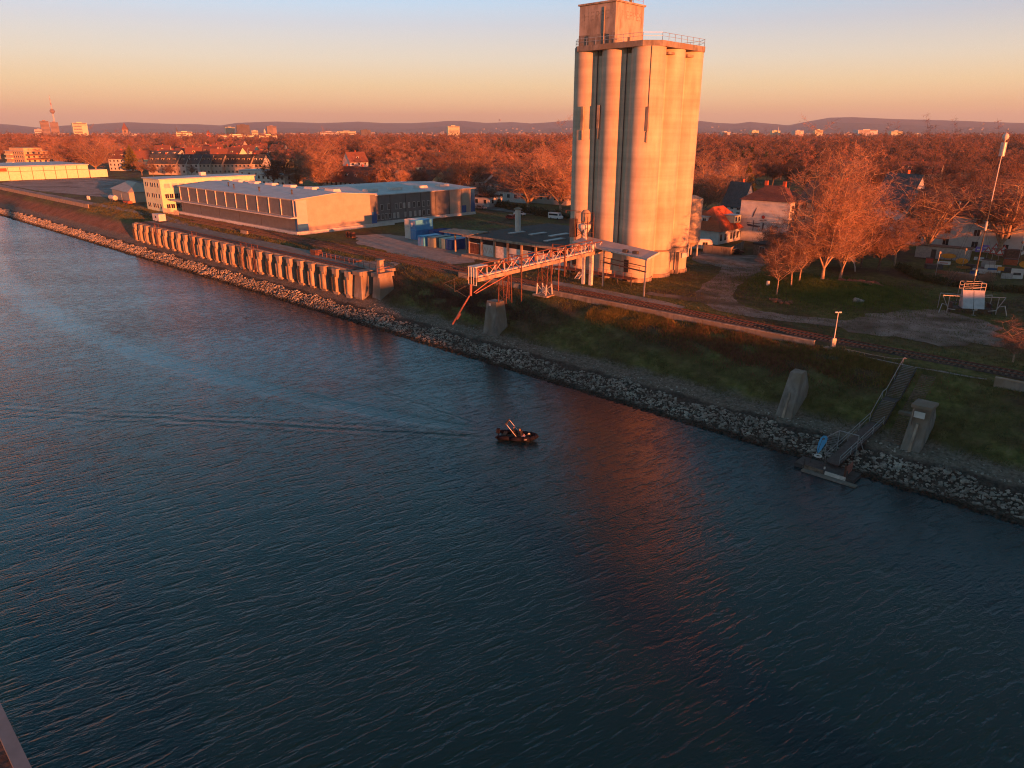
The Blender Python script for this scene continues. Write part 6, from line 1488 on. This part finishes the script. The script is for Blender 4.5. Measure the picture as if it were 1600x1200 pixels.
# ---------------------------------------------------------------- mast trailer
mt = thing('mast_trailer', 'mobile mast on a black trailer with silver outriggers and a sloping metal cabinet', 'mast trailer', W(-24.2, 133.2, 0), BANK+R(32))
b_ = MB(); b_.box(-3.0, 3.0, -.35, .35, .75, 1.0).box(-2.6, 2.6, .9, 1.2, .75, 1.0); b_.box(-2.9,-2.7,-.3,1.2,.75,1.7).box(2.7,2.9,-.3,1.2,.75,1.7).box(-2.9,-1.2,1.0,1.15,1.6,1.75).box(1.2,2.9,1.0,1.15,1.6,1.75); b_.build('chassis', M['steel_dark'], mt)
for x in (-3.2, 2.95):
    MB().tube((x,.3,.42),(x+.26,.3,.42),.42,n=14).build('wheel', M['steel_dark'], mt)
MB().extr_x([(-.95,1.0),(.9,1.0),(.9,3.7),(.25,3.7)], -1.6, 1.6).build('cabinet', mat('brushed_metal_cabinet', (.40,.41,.44), (.50,.51,.54), 1.5, .45, metal=.35), mt)
MB().bar((0,-.97,1.0),(0,.23,3.7),.05,.03).build('cabinet_seam', M['steel_dark'], mt)
MB().box(.35,.85,-.40,-.36,.62,.95).build('number_plate', M['white'], mt)
b_ = MB()
cage = [(-1.6,.25),(1.6,.25),(1.6,2.0),(-1.6,2.0)]
for z in (3.75, 4.3, 4.9):
    for i in range(4): b_.bar((*cage[i],z),(*cage[(i+1)%4],z),.06)
for x, y in cage: b_.bar((x,y,1.0),(x,y,4.9),.07)
b_.build('guard_frame', M['steel'], mt)
for sx_ in (-1, 1):
    b_ = MB(); b_.bar((sx_*1.2,.4,2.7),(sx_*4.6,-.3,2.9),.12); b_.bar((sx_*4.6,-.3,2.9),(sx_*3.6,-.4,.9),.1); b_.bar((sx_*3.6,-.4,2.8),(sx_*3.6,-.4,.1),.1); b_.bar((sx_*4.6,-.6,1.6),(sx_*5.0,-1.0,.05),.1).bar((sx_*3.6,-.4,1.3),(sx_*4.6,-.6,1.6),.08)
    b_.bar((sx_*1.2,1.6,2.7),(sx_*3.9,2.9,2.6),.1); b_.bar((sx_*3.9,2.9,2.6),(sx_*3.9,2.9,.05),.09).bar((sx_*2.4,-.38,.6),(sx_*3.6,-.4,.75),.12); b_.build('outrigger', M['steel'], mt)
b_ = MB(); b_.bar((0,-.5,.8),(0,-1.4,.75),.12).bar((0,-1.3,.8),(0,-1.3,.05),.1).box(-.3,.3,-1.5,-1.1,.0,.06); b_.build('drawbar', M['steel'], mt)
MB().tube((0,1.1,1.0),(0,1.1,12),.12,.10,10).tube((0,1.1,12),(0,1.1,25.6),.085,.06,8).build('mast', M['steel_dark'], mt)
MB().tube((0,1.1,17.0),(0,1.1,24.4),.075,.07,8).build('mast_sleeve', M['white_steel'], mt)
MB().tube((0,1.1,13.2),(0,1.1,14.6),.17,.16,12).build('mast_collar', M['white_steel'], mt); MB().tube((0,1.1,6.0),(0,1.1,7.0),.15,.15,10).build('mast_collar', M['steel'], mt)
MB().tube((0,1.1,24.4),(0,1.1,26.4),.42,.42,18).build('antenna_drum', M['steel'], mt)
b_ = MB(); b_.lathe(0,1.1,[(.08,26.4),(.12,26.7),(.36,26.9),(.46,27.2),(.36,27.55),(.05,27.75)],16); b_.build('camera_dome', M['white'], mt, True)
b_ = MB()
for x, y in ((-4.6,-.3),(4.6,-.3),(-3.9,2.9),(3.9,2.9)): b_.tube((x,y,2.8),(0,1.1,13.5),.018,n=3); b_.tube((x,y,2.8),(0,1.1,24.3),.018,n=3)
b_.build('guy_wires', M['steel_dark'], mt)

# ---------------------------------------------------------------- lamp pole and rubble by it
lp = thing('camera_pole', 'slim pole with two small lamps and a grey box near the low wall', 'pole', W(-33.0, 98.4, 0), 0)
MB().tube((0,0,0),(0,0,4.9),.075,.06,8).build('pole', M['white_steel'], lp); MB().box(-.26,.26,-.2,.2,.0,1.25).build('control_box', M['steel'], lp)
for s_ in (-1, 1): MB().box(s_*.08, s_*.42, -.1, .1, 4.82, 4.98).build('lamp_head', M['white'], lp)
def rocks(name, label, u, v, n, sp_, s, m, cat):
    U_ = u+rng.normal(0, sp_, n); V_ = v+rng.normal(0, sp_*.7, n); S_ = rng.uniform(.5, 1.3, n)*s
    o = stones(name, U_, V_, zterrain(U_, V_)+S_*.2, S_, m); return tag(o, label, cat)
rocks('rubble_heap', 'pale rubble heap at the foot of the slim pole', -33.4, 97.3, 14, .35, .28, M['quay_concrete'], 'rubble heap')
rocks('rubble_heap', 'small scatter of rubble on the bank edge right of the slim pole', -30.6, 97.4, 7, .4, .16, M['quay_concrete'], 'rubble heap')
brick = mat('reddish_earth', (.16,.07,.04), (.28,.13,.075), 2, .9, .5)
rocks('earth_heap', 'reddish brown earth heap on the right side of the grassy mound', *toUV(*at(1343, 452)[:2]), 60, 1.7, .7, brick, 'earth heap')
rocks('stump_heap', 'brown tree stumps at the left foot of the grassy mound', *toUV(*at(1218, 473)[:2]), 16, .7, .5, brick, 'stump heap')
rocks('boulder_group', 'grey boulders on the near slope of the grassy mound', *toUV(*at(1340, 474)[:2]), 5, .6, .6, M['stone'], 'boulders')
x, y, _ = at(1199, 452); bl = thing('white_drum', 'single white drum on the left edge of the mound', 'drum', (x, y, zt(*toUV(x, y))), 0); MB().lathe(0,0,[(.3,0),(.3,.8),(.24,.86)],14).build('drum_body', M['white'], bl)
# hooped shelter
x, y, _ = at(1312, 421); tn = thing('hooped_shelter', 'white and dark striped hooped shelter behind the trees of the mound', 'shelter', (x, y, .3), BANK+R(20))
for k in range(5):
    b_ = MB(); arc = [(math.cos(R(a))*3.0, math.sin(R(a))*3.3) for a in range(0, 181, 15)]; b_.extr_y([(p*1.0, q_) for p, q_ in arc]+[(p*.95, q_*.95) for p, q_ in arc[::-1]], k*1.4-3.5, k*1.4-2.11)
    b_.build('cover_strip', M['white_steel'] if k % 2 == 0 else M['steel_dark'], tn)
# brick pile by the big shed
x, y, _ = at(548, 371); bp_ = thing('pallet_stack', 'stack of rusty pallets on the grass at the corner of the large shed', 'pallet stack', (x, y, 0), BANK)
for k in range(5):
    b_ = MB().box(-1.6, 1.6, -.6, .6, k*.3+.02, k*.3+.09); [b_.box(a-.08, a+.08, -.6, .6, k*.3+.09, k*.3+.3) for a in (-1.4, 0, 1.4)]; b_.build('pallet', M['rust'], bp_)

# ---------------------------------------------------------------- storage ground full of signs and site gear
ora = mat('orange_sign_paint', (.60,.20,.02), (.70,.27,.03), 2, .6); pur = mat('violet_sign_paint', (.16,.12,.42), (.22,.18,.5), 2, .6); redw = mat('red_sign_paint', (.45,.05,.04), None, rough=.6); pink = mat('pale_pink_board', (.45,.30,.30), (.55,.38,.38), 2, .7)
def sign_oval(px, py, m, label, w=1.6, h=.75, zc_=1.6):
    x, y, _ = at(px, py); t = thing('oval_sign', label, 'sign', (x, y, 0), BANK+R(25)); 
    MB().extr_y([(w*math.cos(a), zc_+h*math.sin(a)) for a in np.linspace(0, 6.2832, 21)[:-1]], -.08, .08).build('sign_board', m, t)
    for s_ in (-1, 1): MB().bar((s_*w*.5,.15,0),(s_*w*.5,.15,zc_),.08).build('leg', M['steel_dark'], t)
    return t
def sign_tri(px, py, label):
    x, y, _ = at(px, py); t = thing('triangular_sign', label, 'sign', (x, y, 0), BANK+R(random.uniform(5, 40)), 'triangular road signs in the storage ground')
    MB().extr_y([(-.8,1.5),(.8,1.5),(0,2.9)], -.03, .03).build('sign_rim', redw, t); MB().extr_y([(-.5,1.68),(.5,1.68),(0,2.55)], -.05, -.032).build('sign_face', M['white'], t)
    MB().bar((0,.08,0),(0,.08,2.2),.07).build('post', M['steel'], t); MB().box(-.4,.4,-.3,.3,0,.12).build('foot', M['steel_dark'], t)
def board(px, py, m, label, w=1.6, h=1.1, z=.3, name='info_board', cat='board', mark=None, rz=25):
    x, y, _ = at(px, py); t = thing(name, label, cat, (x, y, 0), BANK+R(rz)); MB().box(-w/2, w/2, -.04, .04, z, z+h).build('board_face', m, t)
    for s_ in (-1, 1): MB().bar((s_*w*.42,.1,0),(s_*w*.42,.1,z+h),.07).build('leg', M['steel_dark'], t)
    if mark: MB().box(-w*.3, w*.3, -.06, -.042, z+h*.35, z+h*.6).build('board_stripe', mark, t)
    return t
def crate(px, py, m, label, w=1.4, d=1.0, h=1.0, name='storage_crate', cat='crate'):
    x, y, _ = at(px, py); t = thing(name, label, cat, (x, y, 0), BANK+R(random.uniform(-10, 40))); MB().box(-w/2, w/2, -d/2, d/2, .1, h).build('crate_body', m, t)
    MB().box(-w/2-.04, w/2+.04, -d/2-.04, d/2+.04, h+.002, h+.1).build('lid', M['steel_dark'], t); MB().box(-w/2, w/2, -d/2+.1, -d/2+.25, 0, .098).box(-w/2, w/2, d/2-.25, d/2-.1, 0, .098).build('runner', M['wood'], t); return t
x, y, _ = at(1470, 405); hx = thing('site_cabin', 'long grey site cabin with a dark lean-to roof along the back of the storage ground', 'site cabin', (x, y, 0), BANK+R(6))
MB().box(-5.5, 5.5, 0, 2.6, 0, 2.7).build('wall', M['steel'], hx); MB().box(-5.8, 5.8, -.3, 2.9, 2.702, 2.9).build('roof', M['wood'], hx); MB().box(-2.2, -1.2, -.04, -.002, 0, 2.1).build('door', M['steel_dark'], hx)
sign_oval(1480, 411, ora, 'wide orange oval sign leaning before the grey site cabin', 1.5, .55)
sign_oval(1501, 418, ora, 'red orange oval sign right of the site cabin', 1.2, .65, 1.4)
sign_oval(1507, 406, ora, 'small orange oval sign at the right end of the site cabin', .9, .45, 1.7)
sign_oval(1504, 425, mat('brown_orange_sign_paint', (.28,.12,.03), None, rough=.7), 'dull brown oval sign lying low in the middle of the storage ground', 1.4, .3, 1.0)
sign_oval(1601, 424, ora, 'large orange oval sign cut by the right edge of the photo', 1.3, .75, 1.5)
sign_oval(1469, 431, mat('rusty_sign_paint', (.30,.10,.05), None, rough=.7), 'rusty oval sign at the front left of the storage ground', 1.1, .35, .8)
for i, (px, py) in enumerate(((1541,404),(1549,407),(1559,408),(1553,399),(1566,402))): sign_tri(px, py, ['white faced red triangle sign left in the row under the glowing tree','red triangle sign second in the row under the glowing tree','red triangle sign right in the row under the glowing tree','small red triangle sign behind the others under the glowing tree','red triangle sign leaning at the right end of its row'][i])
board(1527, 403, pur, 'violet board with a white foot, left of two violet boards', 1.5, 1.2, 1.4, mark=M['white']); board(1537, 401, pur, 'violet board nearer to the glowing tree', 1.4, 1.2, 1.5, mark=M['white'])
board(1473, 419, M['white'], 'white striped barrier board before the orange oval sign', 2.6, .7, .8, name='barrier_board', cat='barrier', mark=redw)
board(1549, 429, M['white'], 'large white board with a blue emblem in the front row', 3.0, 1.6, .4, mark=M['blue_clad'])
board(1587, 437, M['white'], 'white panel with a dark stripe at the right end of the front row', 2.2, 2.0, .2, mark=M['steel_dark'])
board(1561, 432, ora, 'orange board beside the large white board', 1.2, .8, 1.2)
board(1497, 434, pink, 'faded pink board left in the front row', 2.4, .7, .4); board(1511, 436, pink, 'faded pink board second in the front row', 2.2, .7, .4)
board(1572, 437, M['steel'], 'grey mesh barrier panel between the white boards', 2.0, 1.1, .2, name='barrier_board', cat='barrier')
board(1532, 412, M['white'], 'small white board with a black number patch under the violet boards', .9, .7, .7, mark=M['void'])
board(1523, 411, M['white'], 'small white board left of the numbered one', .7, .7, .7)
crate(1451, 414, redw, 'red machine crate at the left end of the storage ground', 1.2, 1.0, 1.5); crate(1458, 420, M['steel_dark'], 'black low crate in front of the site cabin', 3.2, 1.6, .9)
crate(1521, 431, M['blue_clad'], 'blue bin in the middle of the front row'); crate(1530, 427, M['white'], 'pile of white sacks on a low crate beside the mast', 2.6, 1.4, 1.1)
crate(1517, 421, M['steel_dark'], 'dark crate behind the blue bin', 2.0, 1.2, 1.0); crate(1578, 414, M['roof_red'], 'rust red skip behind the triangle signs', 2.6, 1.6, 1.3, 'skip', 'skip')
crate(1543, 418, M['steel'], 'grey frame crate under the triangle signs', 2.4, 1.2, 1.6); crate(1570, 425, M['steel_dark'], 'black crate beside the orange board', 1.8, 1.0, .9)
crate(1580, 404, M['rust'], 'tall rust red container rack right of the glowing tree', 3.0, 1.4, 2.0)
for i, (px, py, hh, l) in enumerate(((1461,433,4.6,'thin grey pole at the front left of the storage ground'),(1503,420,3.8,'short pole with a glowing ball lamp beside the site cabin'),(1590,412,4.4,'slim pole with a warm lamp right of the glowing tree'))):
    x, y, _ = at(px, py); t = thing('lamp_pole', l, 'lamp post', (x, y, 0), 0); MB().tube((0,0,0),(0,0,hh),.06,.05,7).build('pole', M['steel'], t); MB().lathe(0,0,[(.05,hh),(.25,hh+.2),(.25,hh+.5),(.05,hh+.7)],10).build('lamp_head', M['quay_concrete'], t, True)
# brush fence in front of the storage ground
hd = []
def hedge(name, label, line, w, h, n, m, cat='hedge', l=.5, sz=.05):
    P_ = np.array([at(a, b_)[:2] for a, b_ in line]); L0 = np.concatenate([[0], np.cumsum(np.linalg.norm(np.diff(P_, axis=0), axis=1))]); s = rng.uniform(0, L0[-1], n)
    X_ = np.interp(s, L0, P_[:, 0])+rng.normal(0, w/3, n); Y_ = np.interp(s, L0, P_[:, 1])+rng.normal(0, w/3, n)
    UU_ = X_*EX+Y_*EY; VV_ = X_*NX+Y_*NY; hh = h*(.75+.35*np.sin(s*.9)+.2*np.sin(s*2.3)); Z_ = zterrain(UU_, VV_)+rng.uniform(0, 1, n)*np.clip(hh, .2, None)
    D = rng.normal(size=(n,3)); D[:,2] = np.abs(D[:,2])+.4; D /= np.linalg.norm(D,axis=1)[:,None]; S_ = np.cross(D, rng.normal(size=(n,3))); S_ /= np.linalg.norm(S_,axis=1)[:,None]
    C_ = np.stack([X_,Y_,Z_],1); ll = rng.uniform(.4,1.1,n)[:,None]*l; V_ = np.stack([C_-S_*sz, C_+S_*sz, C_+D*ll], 1).reshape(-1,3); F_ = np.arange(n*3).reshape(-1,3)
    o = np_obj(name, V_, F_, m); return tag(o, label, cat) if label else tag(o, kind='stuff')
hedge('brush_hedge', 'low rusty brush hedge along the front of the storage ground', [(1478,437),(1520,441),(1545,439)], 1.6, 1.5, 9000, M['twig_orange'], sz=.03)
hedge('dark_hedge', 'dark low hedge between the lawn and the storage ground', [(1405,420),(1440,437),(1480,446),(1540,452),(1640,462)], 1.8, 1.2, 16000, M['needles'], l=.4, sz=.06)
hedge('green_hedge', 'dark green hedge along the street behind the workshop', [(760,318),(800,328),(850,338),(890,342)], 2.0, 2.4, 16000, M['needles'], l=.6, sz=.09)
hedge('garden_hedge', 'reddish brush in front of the beige house', [(1190,392),(1230,396),(1262,402)], 3.0, 4.5, 12000, M['twig_brown'], l=.8, sz=.035)

# ---------------------------------------------------------------- grass and brambles: stuff
def tufts(name, n, fu, fv, m, h=.28, w=.035, mask=None):
    U_ = fu(n); V_ = fv(n)
    if mask is not None: k = mask(U_, V_); U_ = U_[k]; V_ = V_[k]; n = len(U_)
    X_ = U_*EX+V_*NX; Y_ = U_*EY+V_*NY; Z_ = zterrain(U_, V_)
    C_ = np.stack([X_,Y_,Z_],1); D = rng.normal(size=(n,3))*.45; D[:,2] = 1; D /= np.linalg.norm(D,axis=1)[:,None]; S_ = rng.normal(size=(n,3)); S_[:,2] = 0; S_ /= np.linalg.norm(S_,axis=1)[:,None]
    ll = rng.uniform(.4,1.2,n)[:,None]*h; V3 = np.stack([C_-S_*w, C_+S_*w, C_+D*ll],1).reshape(-1,3); return tag(np_obj(name, V3, np.arange(n*3).reshape(-1,3), m), kind='stuff')
M['grass_blade'] = mat('grass_blades', (.05,.06,.018), (.13,.135,.045), .8, .9, c3=(.11,.095,.04)); M['grass_green'] = mat('fresh_grass_blades', (.06,.10,.015), (.13,.17,.03), .5, .9)
un = lambda a, b_: (lambda n: rng.uniform(a, b_, n))
def clump(U_, V_): return (np.sin(U_*.8+np.sin(V_*1.3)*1.7)+np.sin(V_*1.9+U_*.37)+rng.normal(0,.8,len(U_))) > -.3
tufts('bank_grass', 130000, un(-118, 12), un(84.8, 97.5), M['grass_blade'], .32, .03, clump)
tufts('bank_grass', 60000, un(-330, -118), un(92, 106), M['grass_blade'], .4, .06, clump)
tufts('lawn_grass', 90000, un(-100, 0), un(103.5, 150), M['grass_blade'], .3, .04, lambda a, b_: clump(a, b_) & (np.hypot((a+92), (b_-125)) > 8))
tufts('mound_grass', 60000, lambda n: rng.normal(-47, 7.5, n), lambda n: rng.normal(134, 6.5, n), M['grass_green'], .4, .04)
red_l = mat('red_bramble_leaves', (.13,.045,.03), (.22,.09,.055), 1.5, .8); yel_l = mat('olive_bramble_leaves', (.10,.09,.02), (.20,.15,.04), 1.5, .8)
tufts('red_brambles', 22000, lambda n: rng.normal(-44, 8, n), lambda n: rng.normal(93.4, 1.5, n), red_l, .55, .05, clump)
tufts('olive_brambles', 60000, lambda n: rng.uniform(-72, -24, n), lambda n: rng.normal(94.6, 1.3, n), yel_l, .5, .05, clump)
tufts('red_brambles', 26000, lambda n: rng.normal(-98, 8, n), lambda n: rng.normal(90.5, 1.6, n), mat('dull_bramble', (.07,.035,.03), (.12,.06,.045), 1.5, .8), .5, .05, clump)

# ---------------------------------------------------------------- beyond the frame: unseen bridge and stores added to throw evening shade over the right bank, and the bridge the photo is taken from
br = thing('added_shade_bridge', 'unseen concrete bridge added right of the view to shade the right bank', 'bridge', W(118, 0, 0), BANK)
MB().box(-5, 5, -70, 33.9, 5.2, 7.2).build('shade_girder', M['concrete_dark'], br)
MB().box(-5, 5, 34, 50, -11, 12.0).build('shade_block_tall', M['concrete_dark'], br)  # solid block added to keep the low sun off the stones
MB().box(-5, 5, 50.01, 70, -11, 9.2).build('shade_block', M['concrete_dark'], br)
for y in (-60, -25, 10): MB().box(-3, 3, y-2, y+2, -11, 5.19).build('shade_pier', M['concrete_dark'], br)
for i, (v0, v1_, hh) in enumerate(((70.5, 86, 10.2), (87, 112, 11.2), (113, 150, 12.4), (151, 190, 13.2))):
    house(*W(122, (v0+v1_)/2)[:2], BANK+R(90), v1_-v0, 14, hh-3, 3, ['brick store nearest the bridge','brick store second from the bridge','long brick store third from the bridge','long brick store farthest from the bridge'][i]+', added out of view to cast shade on the right bank', M['roof_brown'], M['roof_slate'], rows=2, cols=6, chim=0, name='added_shade_store', cat='warehouse')
pb = thing('bridge_parapet', 'stained concrete bridge ledge with a pale rim in the lower left corner', 'parapet', W(-9.5, .78, 20.0), BANK)
pm_ = mat('stained_ledge', (.05,.045,.045), (.17,.16,.16), 1.4, .9, .4, 9, c3=(.07,.05,.045))
MB().box(-16, 12, -5.5, -.17, -1.2, -.12).build('ledge_slab', pm_, pb)
MB().box(-16, 12, -.168, 0, -1.2, .0).build('rim', mat('grey_rim', (.16,.16,.17), (.22,.22,.235), 2, .7), pb)
MB().box(-3, 3, -4.5, -1.5, -30.5, -1.21).build('ledge_column', M['concrete_dark'], pb)
# ---------------------------------------------------------------- air
hz = MB().box(-18000, 18000, -900, 24500, -13, 520)
hv = bpy.data.materials.new('haze_air'); hv.use_nodes = True; nt = hv.node_tree; nt.nodes.clear()
o_ = nt.nodes.new('ShaderNodeOutputMaterial'); pv = nt.nodes.new('ShaderNodeVolumePrincipled')
pv.inputs['Color'].default_value = (.60,.76,.95,1); pv.inputs['Density'].default_value = 7.5e-5; pv.inputs['Anisotropy'].default_value = 0.0
nt.links.new(pv.outputs[0], o_.inputs['Volume'])
ho = hz.build('haze', hv); tag(ho, kind='stuff')
